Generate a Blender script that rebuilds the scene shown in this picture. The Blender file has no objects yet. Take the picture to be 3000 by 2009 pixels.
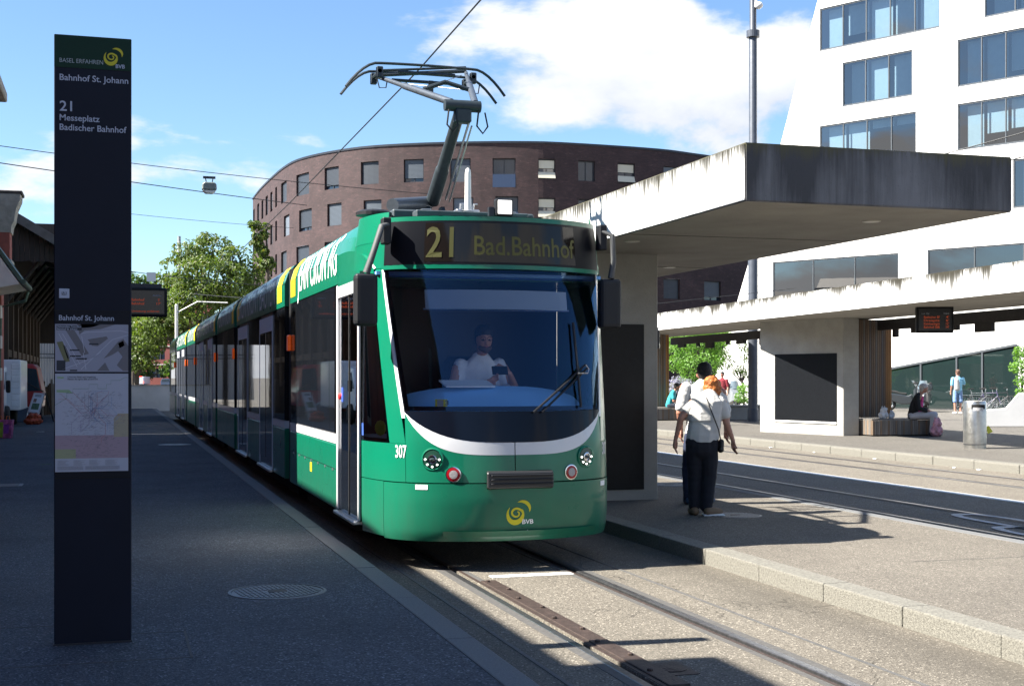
import bpy, bmesh, math, random
from mathutils import Vector, Matrix, noise
random.seed(7)
SC = bpy.context.scene
COL = SC.collection
R = math.radians
# ------------------------------------------------------------------ camera
# world: X across the street (right), Y along the tram track (away), Z up, road level z = 0
YAW = R(16.7); SN, CS = math.sin(YAW), math.cos(YAW)
FPX, CX, HY, CAMZ = 3900.0, 1500.0, 1104.0, 1.65
cam = bpy.data.cameras.new('camera'); cam_o = bpy.data.objects.new('camera', cam); COL.objects.link(cam_o)
cam_o.location = (0, 0, CAMZ); cam_o.rotation_euler = (R(90), 0, -YAW)
cam.sensor_width = 36.0; cam.lens = 36.0 * FPX / 3000.0; cam.shift_y = 99.5 / 3000.0
cam.clip_start = 0.1; cam.clip_end = 3000
SC.camera = cam_o
def at(px, py, depth):
    """world point seen at photograph pixel (px, py) at a distance `depth` along the view axis"""
    xc = (px - CX) / FPX * depth
    return Vector((xc * CS + depth * SN, -xc * SN + depth * CS, CAMZ - (py - HY) / FPX * depth))
def onz(px, py, z):
    return at(px, py, (CAMZ - z) * FPX / (py - HY))
def yon(px, X):
    """street distance Y where the column px meets the plane X"""
    k = (px - CX) / FPX
    return X * (CS - k * SN) / (SN + k * CS)
def xon(px, Y):
    k = (px - CX) / FPX
    return Y * (SN + k * CS) / (CS - k * SN)
def dep(X, Y): return X * SN + Y * CS
def zon(py, X, Y): return CAMZ - (py - HY) / FPX * dep(X, Y)
# ------------------------------------------------------------------ world, sun, exposure
EL = R(45.7)
LD = Vector((math.cos(EL), -0.09 * math.cos(EL), -math.sin(EL))).normalized()   # direction the sunlight travels
SKY_STRENGTH, SUN_STRENGTH = 0.05, 5.0
SC.view_settings.view_transform = 'Standard'; SC.view_settings.look = 'None'
SC.view_settings.exposure = 1.95; SC.view_settings.gamma = 1.0; SC.view_settings.use_curve_mapping = False
wd = bpy.data.worlds.new('World'); SC.world = wd; wd.use_nodes = True
nt = wd.node_tree; nt.nodes.clear()
def N(t, typ, **kw):
    n = t.nodes.new(typ)
    for k, v in kw.items():
        if k == 'inp':
            for kk, vv in v.items(): n.inputs[kk].default_value = vv
        else: setattr(n, k, v)
    return n
def mathn(t, op, a, b=None, c=None, clamp=False):
    n = t.nodes.new('ShaderNodeMath'); n.operation = op; n.use_clamp = clamp
    for i, v in enumerate((a, b, c)):
        if v is None: continue
        if isinstance(v, (int, float)): n.inputs[i].default_value = v
        else: t.links.new(v, n.inputs[i])
    return n.outputs[0]
def mixc(t, fac, a, b, typ='MIX'):
    n = t.nodes.new('ShaderNodeMix'); n.data_type = 'RGBA'; n.blend_type = typ; n.clamp_factor = True
    for s, v in ((0, fac), (6, a), (7, b)):
        if isinstance(v, (int, float)): n.inputs[s].default_value = v
        elif isinstance(v, (tuple, list)): n.inputs[s].default_value = (*v[:3], 1)
        else: t.links.new(v, n.inputs[s])
    return n.outputs[2]
def ramp(t, fac, p0, p1, c0=(0, 0, 0), c1=(1, 1, 1), interp='LINEAR'):
    n = t.nodes.new('ShaderNodeValToRGB'); n.color_ramp.interpolation = interp
    e = n.color_ramp.elements; e[0].position = p0; e[1].position = p1
    e[0].color = (*c0, 1); e[1].color = (*c1, 1); t.links.new(fac, n.inputs[0]); return n.outputs[0]
def noisen(t, vec, scale, detail=4, rough=0.55, dist=0.0):
    n = N(t, 'ShaderNodeTexNoise', inp={'Scale': scale, 'Detail': detail, 'Roughness': rough, 'Distortion': dist})
    if vec is not None: t.links.new(vec, n.inputs['Vector'])
    return n.outputs[0]
def mapping(t, vec, scale=(1, 1, 1), loc=(0, 0, 0), rot=(0, 0, 0)):
    n = N(t, 'ShaderNodeMapping'); n.inputs['Scale'].default_value = scale; n.inputs['Location'].default_value = loc
    n.inputs['Rotation'].default_value = rot; t.links.new(vec, n.inputs['Vector']); return n.outputs[0]
sky = N(nt, 'ShaderNodeTexSky', sky_type='NISHITA', sun_disc=False, sun_elevation=EL, sun_rotation=R(-85),
        altitude=300, air_density=1.0, dust_density=0.3, ozone_density=0.7)
tc = N(nt, 'ShaderNodeTexCoord'); gen = tc.outputs['Generated']
sep = N(nt, 'ShaderNodeSeparateXYZ'); nt.links.new(gen, sep.inputs[0]); zz = sep.outputs[2]
CLOUD_LOC = (9.7, 7.3, 6.9); CLOUD_ROT = R(-5)
cv = mapping(nt, gen, (1.0, 1.0, 2.3), CLOUD_LOC, (0, 0, CLOUD_ROT))
n1 = noisen(nt, cv, 3.1, 9, 0.56, 0.25)
n2 = noisen(nt, mapping(nt, gen, (1, 1, 2.3), (CLOUD_LOC[0] - 0.02, CLOUD_LOC[1], CLOUD_LOC[2] + 0.075), (0, 0, CLOUD_ROT)), 3.1, 6, 0.5, 0.25)
cov = mathn(nt, 'MULTIPLY_ADD', zz, -0.60, 0.130)              # more cloud towards the horizon
dens = mathn(nt, 'ADD', n1, cov)
mask = ramp(nt, dens, 0.535, 0.60, interp='EASE')
shade = mathn(nt, 'MULTIPLY', mathn(nt, 'SUBTRACT', n2, n1), 6.0, clamp=True)
ccol = mixc(nt, shade, (5.5, 5.6, 5.8), (3.4, 3.8, 4.5))
skyc = mixc(nt, 1.0, sky.outputs[0], (0.80, 0.97, 1.14), 'MULTIPLY')        # clear, slightly cyan summer air
scol = mixc(nt, mask, skyc, ccol)
bg = N(nt, 'ShaderNodeBackground', inp={'Strength': SKY_STRENGTH}); nt.links.new(scol, bg.inputs[0])
wo = N(nt, 'ShaderNodeOutputWorld'); nt.links.new(bg.outputs[0], wo.inputs[0])
sun = bpy.data.lights.new('sun', 'SUN'); sun.energy = SUN_STRENGTH; sun.angle = R(0.53); sun.color = (1.0, 0.945, 0.85)
sun_o = bpy.data.objects.new('sun', sun); COL.objects.link(sun_o); sun_o.location = (-30, 5, 40)
sun_o.rotation_euler = LD.to_track_quat('-Z', 'Y').to_euler()
SC.cycles.max_bounces = 8; SC.cycles.transparent_max_bounces = 16; SC.cycles.caustics_refractive = False
# ------------------------------------------------------------------ materials
MATS = {}
def newmat(name):
    m = bpy.data.materials.new(name); m.use_nodes = True; t = m.node_tree
    b = t.nodes['Principled BSDF']; return m, t, b
def M(name, col, rough=0.6, metal=0.0, var=0.0, scale=4.0, bump=0.0, bscale=60.0, coat=0.0, spec=0.5, emit=None, estr=0.0, rvar=0.0):
    """principled colour with uneven tone, roughness and relief"""
    if name in MATS: return MATS[name]
    m, t, b = newmat(name)
    b.inputs['Base Color'].default_value = (*col, 1); b.inputs['Roughness'].default_value = rough
    b.inputs['Metallic'].default_value = metal; b.inputs['Coat Weight'].default_value = coat
    b.inputs['Coat Roughness'].default_value = 0.04; b.inputs['Specular IOR Level'].default_value = spec
    pos = N(t, 'ShaderNodeNewGeometry').outputs['Position']
    if var > 0:
        nz = noisen(t, pos, scale, 6, 0.6)
        f = ramp(t, nz, 0.3, 0.7)
        t.links.new(mixc(t, f, tuple(c * (1 - var) for c in col), tuple(min(1, c * (1 + var * 0.7)) for c in col)), b.inputs['Base Color'])
    if rvar > 0:
        t.links.new(mathn(t, 'MULTIPLY_ADD', noisen(t, pos, scale * 1.7, 5), rvar * 2, rough - rvar), b.inputs['Roughness'])
    if bump > 0:
        bn = N(t, 'ShaderNodeBump', inp={'Strength': bump, 'Distance': 0.01})
        t.links.new(noisen(t, pos, bscale, 4), bn.inputs['Height']); t.links.new(bn.outputs[0], b.inputs['Normal'])
    if emit:
        b.inputs['Emission Color'].default_value = (*emit, 1); b.inputs['Emission Strength'].default_value = estr
    MATS[name] = m; return m
def asphalt(name, base, light, dark, stain=0.25, speck=140.0, track=None):
    m, t, b = newmat(name)
    pos = N(t, 'ShaderNodeNewGeometry').outputs['Position']
    v = N(t, 'ShaderNodeTexVoronoi', feature='F1', inp={'Scale': speck}); t.links.new(pos, v.inputs['Vector'])
    sp = N(t, 'ShaderNodeSeparateColor'); t.links.new(v.outputs['Color'], sp.inputs[0])
    c = mixc(t, ramp(t, sp.outputs[0], 0.45, 1.0), base, light)
    c = mixc(t, ramp(t, sp.outputs[1], 0.62, 1.0), c, dark)
    c = mixc(t, ramp(t, sp.outputs[2], 0.955, 0.985), c, tuple(min(1, x * 1.8) for x in light))
    big = noisen(t, pos, 0.7, 6, 0.65)
    c = mixc(t, mathn(t, 'MULTIPLY', ramp(t, big, 0.42, 0.72), stain), c, tuple(x * 0.55 for x in base))
    med = noisen(t, mapping(t, pos, (3.0, 0.6, 1)), 1.6, 7, 0.7)
    c = mixc(t, mathn(t, 'MULTIPLY', ramp(t, med, 0.5, 0.75), stain * 0.9), c, tuple(x * 1.35 for x in base))
    spot = noisen(t, pos, 9, 3, 0.5)
    c = mixc(t, mathn(t, 'MULTIPLY', ramp(t, spot, 0.70, 0.76), 0.5), c, tuple(x * 0.4 for x in base))
    ce = N(t, 'ShaderNodeTexVoronoi', feature='DISTANCE_TO_EDGE', inp={'Scale': 0.42})
    dv = N(t, 'ShaderNodeVectorMath', operation='ADD'); t.links.new(pos, dv.inputs[0])
    nc = N(t, 'ShaderNodeTexNoise', inp={'Scale': 2.2, 'Detail': 6}); t.links.new(pos, nc.inputs['Vector']); t.links.new(nc.outputs['Color'], dv.inputs[1])
    t.links.new(dv.outputs[0], ce.inputs['Vector'])
    ck = mathn(t, 'MULTIPLY', mathn(t, 'LESS_THAN', ce.outputs['Distance'], 0.0035), ramp(t, noisen(t, pos, 0.35, 3), 0.52, 0.6))
    c = mixc(t, mathn(t, 'MULTIPLY', ck, 0.75), c, tuple(x * 0.25 for x in base))
    gm = N(t, 'ShaderNodeTexVoronoi', inp={'Scale': 4.5}); t.links.new(pos, gm.inputs['Vector'])
    gs = N(t, 'ShaderNodeSeparateColor'); t.links.new(gm.outputs['Color'], gs.inputs[0])
    gum = mathn(t, 'MULTIPLY', mathn(t, 'LESS_THAN', gm.outputs['Distance'], 0.085), mathn(t, 'GREATER_THAN', gs.outputs[0], 0.72))
    c = mixc(t, mathn(t, 'MULTIPLY', gum, 0.55), c, mixc(t, mathn(t, 'GREATER_THAN', gs.outputs[1], 0.5), tuple(x * 0.4 for x in base), tuple(x * 1.8 for x in base)))
    if track:
        sx = N(t, 'ShaderNodeSeparateXYZ'); t.links.new(pos, sx.inputs[0])
        wob = mathn(t, 'MULTIPLY_ADD', noisen(t, mapping(t, pos, (1, 0.15, 1)), 4, 4), 0.5, -0.25)
        for xc, wdt, amt in track:
            dd = mathn(t, 'ABSOLUTE', mathn(t, 'SUBTRACT', mathn(t, 'ADD', sx.outputs[0], wob), xc))
            f = mathn(t, 'MULTIPLY', mathn(t, 'SUBTRACT', 1.0, mathn(t, 'DIVIDE', dd, wdt), clamp=True), amt)
            c = mixc(t, f, c, tuple(x * 0.45 for x in base))
    t.links.new(c, b.inputs['Base Color']); b.inputs['Roughness'].default_value = 0.85; b.inputs['Specular IOR Level'].default_value = 0.3
    bn = N(t, 'ShaderNodeBump', inp={'Strength': 0.55, 'Distance': 0.006})
    t.links.new(mathn(t, 'ADD', v.outputs['Distance'], noisen(t, pos, 260, 2)), bn.inputs['Height']); t.links.new(bn.outputs[0], b.inputs['Normal'])
    MATS[name] = m; return m
def concrete(name, base, ztop=None, zlen=0.5, streak=0.8, boards=True, dark=(0.025, 0.026, 0.024), moss=(0.09, 0.085, 0.045), wash=0.35, thr=0.5, mossk=1.7, mossa=0.35, freq=9.0, soft=0.2, fine=0.5):
    """board-marked concrete; ztop: rain streaks and lichen run down from that height"""
    m, t, b = newmat(name)
    pos = N(t, 'ShaderNodeNewGeometry').outputs['Position']
    c = mixc(t, ramp(t, noisen(t, pos, 1.3, 7, 0.65), 0.3, 0.72), tuple(x * 0.8 for x in base), tuple(min(1, x * 1.12) for x in base))
    c = mixc(t, mathn(t, 'MULTIPLY', ramp(t, noisen(t, pos, 14, 5, 0.6), 0.58, 0.75), 0.25), c, tuple(x * 0.6 for x in base))
    pits = N(t, 'ShaderNodeTexVoronoi', inp={'Scale': 22.0}); t.links.new(pos, pits.inputs['Vector'])
    c = mixc(t, mathn(t, 'MULTIPLY', mathn(t, 'LESS_THAN', pits.outputs['Distance'], 0.09), 0.55), c, tuple(x * 0.3 for x in base))
    if ztop is not None:
        sx = N(t, 'ShaderNodeSeparateXYZ'); t.links.new(pos, sx.inputs[0])
        d = mathn(t, 'DIVIDE', mathn(t, 'SUBTRACT', ztop, sx.outputs[2]), zlen)       # 0 at the top edge, 1 at the bottom
        col1 = noisen(t, mapping(t, pos, (freq, freq, 0.5)), 1.0, 6, 0.62)
        col2 = noisen(t, mapping(t, pos, (26, 26, 1.1)), 1.0, 5, 0.68)
        big = noisen(t, mapping(t, pos, (1.6, 1.6, 0.15)), 1.0, 3, 0.5)
        run = mathn(t, 'ADD', mathn(t, 'MULTIPLY', col1, 0.75), mathn(t, 'MULTIPLY', big, 0.75))
        run = mathn(t, 'ADD', run, mathn(t, 'MULTIPLY', mathn(t, 'SUBTRACT', col2, 0.5), fine))
        f1 = ramp(t, mathn(t, 'SUBTRACT', run, mathn(t, 'MULTIPLY', d, wash)), thr, thr + soft)
        c = mixc(t, mathn(t, 'MULTIPLY', f1, streak), c, dark)
        edge = mathn(t, 'SUBTRACT', mathn(t, 'ADD', mathn(t, 'MULTIPLY', mathn(t, 'MULTIPLY_ADD', col2, 2.6, -0.95), mossa * 1.3), mathn(t, 'MULTIPLY', mathn(t, 'MULTIPLY_ADD', big, 2.4, -0.85), mossa * 1.1)), mathn(t, 'MULTIPLY', d, mossk))
        c = mixc(t, ramp(t, edge, -0.02, 0.42), c, moss)
    t.links.new(c, b.inputs['Base Color']); b.inputs['Roughness'].default_value = 0.78; b.inputs['Specular IOR Level'].default_value = 0.35
    bn = N(t, 'ShaderNodeBump', inp={'Strength': 0.35, 'Distance': 0.01})
    t.links.new(noisen(t, pos, 45, 5, 0.65), bn.inputs['Height']); t.links.new(bn.outputs[0], b.inputs['Normal'])
    MATS[name] = m; return m
def brickmat(name, c1, c2, mortar, obj_uv=True, bw=0.25, bh=0.077):
    m, t, b = newmat(name)
    uv = N(t, 'ShaderNodeUVMap').outputs[0]
    br = N(t, 'ShaderNodeTexBrick', inp={'Scale': 1.0, 'Mortar Size': 0.008, 'Bias': 0.0, 'Brick Width': bw, 'Row Height': bh})
    br.inputs['Color1'].default_value = (*c1, 1); br.inputs['Color2'].default_value = (*c2, 1); br.inputs['Mortar'].default_value = (*mortar, 1)
    t.links.new(uv, br.inputs['Vector'])
    n = noisen(t, uv, 0.5, 6, 0.7)
    c = mixc(t, ramp(t, n, 0.35, 0.7), br.outputs[0], tuple(x * 0.55 for x in c1))
    sp = noisen(t, mapping(t, uv, (1.1, 3.6, 1)), 1.2, 4, 0.85)
    c = mixc(t, mathn(t, 'MULTIPLY', ramp(t, sp, 0.55, 0.72), 0.55), c, tuple(min(1, x * 1.7 + 0.02) for x in c2))
    sp2 = noisen(t, mapping(t, uv, (1.2, 4.0, 1), (7, 3, 0)), 1.2, 4, 0.85)
    c = mixc(t, mathn(t, 'MULTIPLY', ramp(t, sp2, 0.55, 0.7), 0.7), c, tuple(x * 0.3 for x in c1))
    t.links.new(c, b.inputs['Base Color']); b.inputs['Roughness'].default_value = 0.8
    MATS[name] = m; return m
def glassmat(name, tint=(0.8, 0.9, 0.95), refl=0.1, dark=None, rough=0.0, gloss=(1, 1, 1)):
    """thin sheet: see-through with mirror reflection; dark: opaque tinted glass"""
    if name in MATS: return MATS[name]
    m, t, b = newmat(name)
    if dark is not None:
        b.inputs['Base Color'].default_value = (*dark, 1); b.inputs['Roughness'].default_value = 0.025 + rough
        b.inputs['Specular IOR Level'].default_value = 0.7; b.inputs['IOR'].default_value = 1.52
        pos = N(t, 'ShaderNodeNewGeometry').outputs['Position']
        bn = N(t, 'ShaderNodeBump', inp={'Strength': 0.03, 'Distance': 0.02}); t.links.new(noisen(t, pos, 1.1, 2), bn.inputs['Height'])
        t.links.new(bn.outputs[0], b.inputs['Normal'])
        MATS[name] = m; return m
    t.nodes.remove(b); out = t.nodes['Material Output']
    tr = N(t, 'ShaderNodeBsdfTransparent'); tr.inputs[0].default_value = (*tint, 1)
    gl = N(t, 'ShaderNodeBsdfGlossy'); gl.inputs['Roughness'].default_value = rough; gl.inputs[0].default_value = (*gloss, 1)
    fr = N(t, 'ShaderNodeFresnel', inp={'IOR': 1.5})
    pos = N(t, 'ShaderNodeNewGeometry').outputs['Position']
    bn = N(t, 'ShaderNodeBump', inp={'Strength': 0.02, 'Distance': 0.02}); t.links.new(noisen(t, pos, 0.9, 2), bn.inputs['Height'])
    t.links.new(bn.outputs[0], gl.inputs['Normal'])
    f = mathn(t, 'ADD', fr.outputs[0], refl, clamp=True)
    mx = N(t, 'ShaderNodeMixShader'); t.links.new(f, mx.inputs[0]); t.links.new(tr.outputs[0], mx.inputs[1]); t.links.new(gl.outputs[0], mx.inputs[2])
    t.links.new(mx.outputs[0], out.inputs[0]); MATS[name] = m; return m
def woodmat(name, c1, c2, scale=3.0):
    m, t, b = newmat(name)
    pos = N(t, 'ShaderNodeNewGeometry').outputs['Position']
    oi = N(t, 'ShaderNodeObjectInfo').outputs['Random']
    g = noisen(t, mapping(t, pos, (scale * 6, scale * 6, scale * 0.5)), 1.5, 6, 0.65, 0.4)
    c = mixc(t, ramp(t, g, 0.3, 0.7), c1, c2)
    c = mixc(t, mathn(t, 'MULTIPLY', oi, 0.55), c, tuple(x * 0.45 for x in c1))
    t.links.new(c, b.inputs['Base Color']); b.inputs['Roughness'].default_value = 0.75
    MATS[name] = m; return m
def leafmat(name, c1, c2, c3=None):
    m, t, b = newmat(name)
    pos = N(t, 'ShaderNodeNewGeometry').outputs['Position']
    c = mixc(t, ramp(t, noisen(t, pos, 2.2, 3), 0.35, 0.65), c1, c2)
    wn = N(t, 'ShaderNodeTexWhiteNoise', noise_dimensions='3D'); t.links.new(mapping(t, pos, (3, 3, 3)), wn.inputs[0])
    c = mixc(t, mathn(t, 'MULTIPLY', noisen(t, pos, 19, 2), 0.6), c, tuple(x * 1.9 for x in c2))
    if c3: c = mixc(t, ramp(t, noisen(t, pos, 3.4, 3), 0.6, 0.7), c, c3)
    t.links.new(c, b.inputs['Base Color']); b.inputs['Roughness'].default_value = 0.5
    out = t.nodes['Material Output']
    tl = N(t, 'ShaderNodeBsdfTranslucent'); t.links.new(mixc(t, 1.0, c, (1.6, 1.7, 0.7), 'MULTIPLY'), tl.inputs[0])
    mx = N(t, 'ShaderNodeMixShader', inp={0: 0.4}); t.links.new(b.outputs[0], mx.inputs[1]); t.links.new(tl.outputs[0], mx.inputs[2])
    t.links.new(mx.outputs[0], out.inputs[0]); MATS[name] = m; return m
# ------------------------------------------------------------------ geometry helpers
class G:
    """collects vertices and faces, then links ONE mesh object"""
    def __init__(s): s.v = []; s.f = []; s.m = []
    def add(s, vs, fs, mi=0):
        o = len(s.v); s.v += [tuple(p) for p in vs]; s.f += [tuple(i + o for i in f) for f in fs]; s.m += [mi] * len(fs); return s
    def box(s, c, d, rz=0.0, mi=0, rx=0.0, ry=0.0):
        x, y, z = (d[0] / 2, d[1] / 2, d[2] / 2)
        vs = [Vector((i * x, j * y, k * z)) for i in (-1, 1) for j in (-1, 1) for k in (-1, 1)]
        mt = Matrix.Translation(Vector(c)) @ Matrix.Rotation(rz, 4, 'Z') @ Matrix.Rotation(ry, 4, 'Y') @ Matrix.Rotation(rx, 4, 'X')
        return s.add([mt @ v for v in vs], [(0, 1, 3, 2), (4, 6, 7, 5), (0, 4, 5, 1), (2, 3, 7, 6), (0, 2, 6, 4), (1, 5, 7, 3)], mi)
    def bb(s, a, b, mi=0):
        return s.box([(a[i] + b[i]) / 2 for i in range(3)], [abs(b[i] - a[i]) for i in range(3)], mi=mi)
    def quad(s, a, b, c, d, mi=0): return s.add([a, b, c, d], [(0, 1, 2, 3)], mi)
    def poly(s, pts, mi=0): return s.add(pts, [tuple(range(len(pts)))], mi)
    def prism(s, pts, ext, mi=0):
        n = len(pts); e = Vector(ext)
        vs = [Vector(p) for p in pts] + [Vector(p) + e for p in pts]
        return s.add(vs, [tuple(range(n)), tuple(range(2 * n - 1, n - 1, -1))] + [(i, i + n, (i + 1) % n + n, (i + 1) % n) for i in range(n)], mi)
    def tube(s, pts, r, n=8, caps=True, mi=0, flat=None):
        pts = [Vector(p) for p in pts]; k = len(pts); rs = r if isinstance(r, (list, tuple)) else [r] * k
        o = len(s.v); up = None; rings = []
        for i, p in enumerate(pts):
            d = (pts[min(i + 1, k - 1)] - pts[max(i - 1, 0)]).normalized()
            if up is None: up = Vector((0, 0, 1)) if abs(d.z) < 0.9 else Vector((1, 0, 0))
            a = d.cross(up).normalized(); up = a.cross(d).normalized()
            fl = flat if flat else 1.0
            s.v += [tuple(p + (a * math.cos(2 * math.pi * j / n) + up * math.sin(2 * math.pi * j / n) * fl) * rs[i]) for j in range(n)]
        for i in range(k - 1):
            for j in range(n):
                a0 = o + i * n + j; a1 = o + i * n + (j + 1) % n
                s.f.append((a0, a1, a1 + n, a0 + n)); s.m.append(mi)
        if caps:
            s.f.append(tuple(o + j for j in range(n - 1, -1, -1))); s.m.append(mi)
            s.f.append(tuple(o + (k - 1) * n + j for j in range(n))); s.m.append(mi)
        return s
    def lathe(s, prof, c=(0, 0, 0), n=24, mi=0, rot=None):
        o = len(s.v); c = Vector(c)
        for r, z in prof:
            for j in range(n):
                p = Vector((r * math.cos(2 * math.pi * j / n), r * math.sin(2 * math.pi * j / n), z))
                if rot: p = rot @ p
                s.v.append(tuple(c + p))
        for i in range(len(prof) - 1):
            for j in range(n):
                a0 = o + i * n + j; a1 = o + i * n + (j + 1) % n
                s.f.append((a0, a1, a1 + n, a0 + n)); s.m.append(mi)
        s.f.append(tuple(o + j for j in range(n - 1, -1, -1))); s.m.append(mi)
        s.f.append(tuple(o + (len(prof) - 1) * n + j for j in range(n))); s.m.append(mi)
        return s
    def grid(s, fn, us, vs, mi=0, flip=False):
        o = len(s.v); nu, nv = len(us), len(vs)
        for v in vs:
            for u in us: s.v.append(tuple(fn(u, v)))
        for j in range(nv - 1):
            for i in range(nu - 1):
                a = o + j * nu + i; f = (a, a + 1, a + 1 + nu, a + nu)
                s.f.append(f[::-1] if flip else f); s.m.append(mi)
        return s
    def sphere(s, c, r, n=12, mi=0):
        c = Vector(c); r = Vector(r) if isinstance(r, (tuple, list, Vector)) else Vector((r, r, r)); m = n // 2
        prof = []
        o = len(s.v)
        for i in range(m + 1):
            th = math.pi * (i + 0.001) / (m + 0.002)
            for j in range(n):
                ph = 2 * math.pi * j / n
                s.v.append((c.x + r.x * math.sin(th) * math.cos(ph), c.y + r.y * math.sin(th) * math.sin(ph), c.z + r.z * math.cos(th)))
        for i in range(m):
            for j in range(n):
                a0 = o + i * n + j; a1 = o + i * n + (j + 1) % n
                s.f.append((a0, a0 + n, a1 + n, a1)); s.m.append(mi)
        return s
    def build(s, name, mat, parent=None, smooth=False, bevel=0.0, loc=None, solid=0.0, seg=1, recalc=True):
        me = bpy.data.meshes.new(name); me.from_pydata(s.v, [], s.f)
        mats = mat if isinstance(mat, (list, tuple)) else [mat]
        for x in mats: me.materials.append(x)
        if len(mats) > 1: me.polygons.foreach_set('material_index', s.m)
        bm = bmesh.new(); bm.from_mesh(me)
        if recalc: bmesh.ops.recalc_face_normals(bm, faces=bm.faces)
        if bevel > 0:
            es = [e for e in bm.edges if len(e.link_faces) == 2 and e.calc_face_angle(0) > 0.6]
            bmesh.ops.bevel(bm, geom=es, offset=bevel, segments=seg, affect='EDGES', profile=0.6, clamp_overlap=True)
        bm.to_mesh(me); bm.free()
        if smooth:
            me.polygons.foreach_set('use_smooth', [True] * len(me.polygons))
            try: me.set_sharp_from_angle(angle=R(38))
            except Exception: pass
        o = bpy.data.objects.new(name, me); COL.objects.link(o)
        if parent is not None: o.parent = parent
        if loc is not None: o.location = loc
        return o
def tag(o, label=None, cat=None, group=None, kind=None):
    if label: o['label'] = label
    if cat: o['category'] = cat
    if group: o['group'] = group
    if kind: o['kind'] = kind
    return o
def empty(name, loc, label, cat, group=None, rz=0.0):
    o = bpy.data.objects.new(name, None); COL.objects.link(o); o.location = loc; o.rotation_euler.z = rz
    o.empty_display_size = 0.2
    return tag(o, label, cat, group)
def copy_tree(o, parent=None):
    c = o.copy(); COL.objects.link(c)
    if parent is not None: c.parent = parent
    for ch in list(o.children): copy_tree(ch, c)
    return c
# a scratch scene where letters and bodies are evaluated before they are turned into plain meshes
TMP = bpy.data.scenes.new('scratch')
def evaluated_mesh(o):
    TMP.collection.objects.link(o); vl = TMP.view_layers[0]; vl.update(); dg = vl.depsgraph; dg.update()
    return bpy.data.meshes.new_from_object(o.evaluated_get(dg), depsgraph=dg)
_tx = {}
def text_geo(s, bold=0.0):
    """flat letter outlines, scaled to x 0..1 over the full width and z 0..1 over the cap height"""
    if (s, bold) in _tx: return _tx[(s, bold)]
    cu = bpy.data.curves.new('t', 'FONT'); cu.body = s; cu.size = 1.0; cu.offset = bold; cu.resolution_u = 3
    o = bpy.data.objects.new('t', cu); me = evaluated_mesh(o)
    vs = [tuple(v.co) for v in me.vertices]; fs = [tuple(p.vertices) for p in me.polygons]
    bpy.data.objects.remove(o); bpy.data.curves.remove(cu); bpy.data.meshes.remove(me)
    x0 = min(v[0] for v in vs); x1 = max(v[0] for v in vs)
    cap = 0.70
    _tx[(s, bold)] = ([((v[0] - x0) / (x1 - x0), v[1] / cap) for v in vs], fs); return _tx[(s, bold)]
def text(name, s, fn, w, h, mat, parent, bold=0.0, cuts=()):
    """fn maps flat (u, v) in metres to a point on the surface that carries the letters; cuts: heights where letters bend"""
    vs, fs = text_geo(s, bold)
    if cuts:
        bm = bmesh.new(); bv = [bm.verts.new((u, v, 0)) for u, v in vs]
        for f in fs:
            try: bm.faces.new([bv[i] for i in f])
            except ValueError: pass
        for c in cuts: bmesh.ops.bisect_plane(bm, geom=bm.verts[:] + bm.edges[:] + bm.faces[:], plane_co=(0, c / h, 0), plane_no=(0, 1, 0))
        bm.verts.index_update(); vs = [(v.co.x, v.co.y) for v in bm.verts]; fs = [tuple(v.index for v in f.verts) for f in bm.faces]; bm.free()
    return G().add([fn(u * w, v * h) for u, v in vs], fs).build(name, mat, parent, recalc=False)
def ribbon(pts, ths):
    """flat ribbon round a 2-D centre line with a changing width"""
    n = len(pts); L = []; Rr = []
    for i in range(n):
        a = Vector(pts[max(i - 1, 0)]); b = Vector(pts[min(i + 1, n - 1)]); d = (b - a).normalized(); nn = Vector((-d.y, d.x))
        L.append(Vector(pts[i]) + nn * ths[i] / 2); Rr.append(Vector(pts[i]) - nn * ths[i] / 2)
    return [tuple(p) for p in L + Rr], [(i, i + 1, n + i + 1, n + i) for i in range(n - 1)]
def swirl_logo():
    """yellow spiral drop with an outer crescent, unit box about 1 x 1"""
    vs, fs = [], []
    # drop: between an outer circle and an inner, shifted circle, then a thin spiral curling into its middle
    K = 40; cx, cz = -0.16, -0.12
    p, th = [], []
    for i in range(K + 1):
        f = i / K; ang = R(128) + f * R(262)
        w = 0.27 * math.sin(f * math.pi) ** 0.75 * (0.6 + 0.4 * f) if f < 0.93 else 0.10
        ro = 0.40 - 0.01 * f
        p.append((cx + (ro - w / 2) * math.cos(ang), cz + (ro - w / 2) * 1.1 * math.sin(ang))); th.append(max(w, 0.004))
    for i in range(1, 31):
        f = i / 30; ang = R(390) + f * R(400); r = 0.34 - 0.27 * f ** 0.62
        p.append((cx + 0.06 * min(1, f * 2) + r * math.cos(ang), cz + 0.08 * min(1, f * 2) + r * math.sin(ang))); th.append(0.10 - 0.045 * f)
    a, b = ribbon(p, th); vs += a; fs += b
    p, th = [], []
    for i in range(25):
        f = i / 24; ang = R(118) - f * R(140)
        p.append((0.10 + 0.38 * math.cos(ang), 0.12 + 0.34 * math.sin(ang))); th.append(max(0.004, 0.15 * math.sin(f * math.pi) ** 0.8))
    o = len(vs); a, b = ribbon(p, th); vs += a; fs += [tuple(i + o for i in q) for q in b]
    return vs, fs
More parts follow.
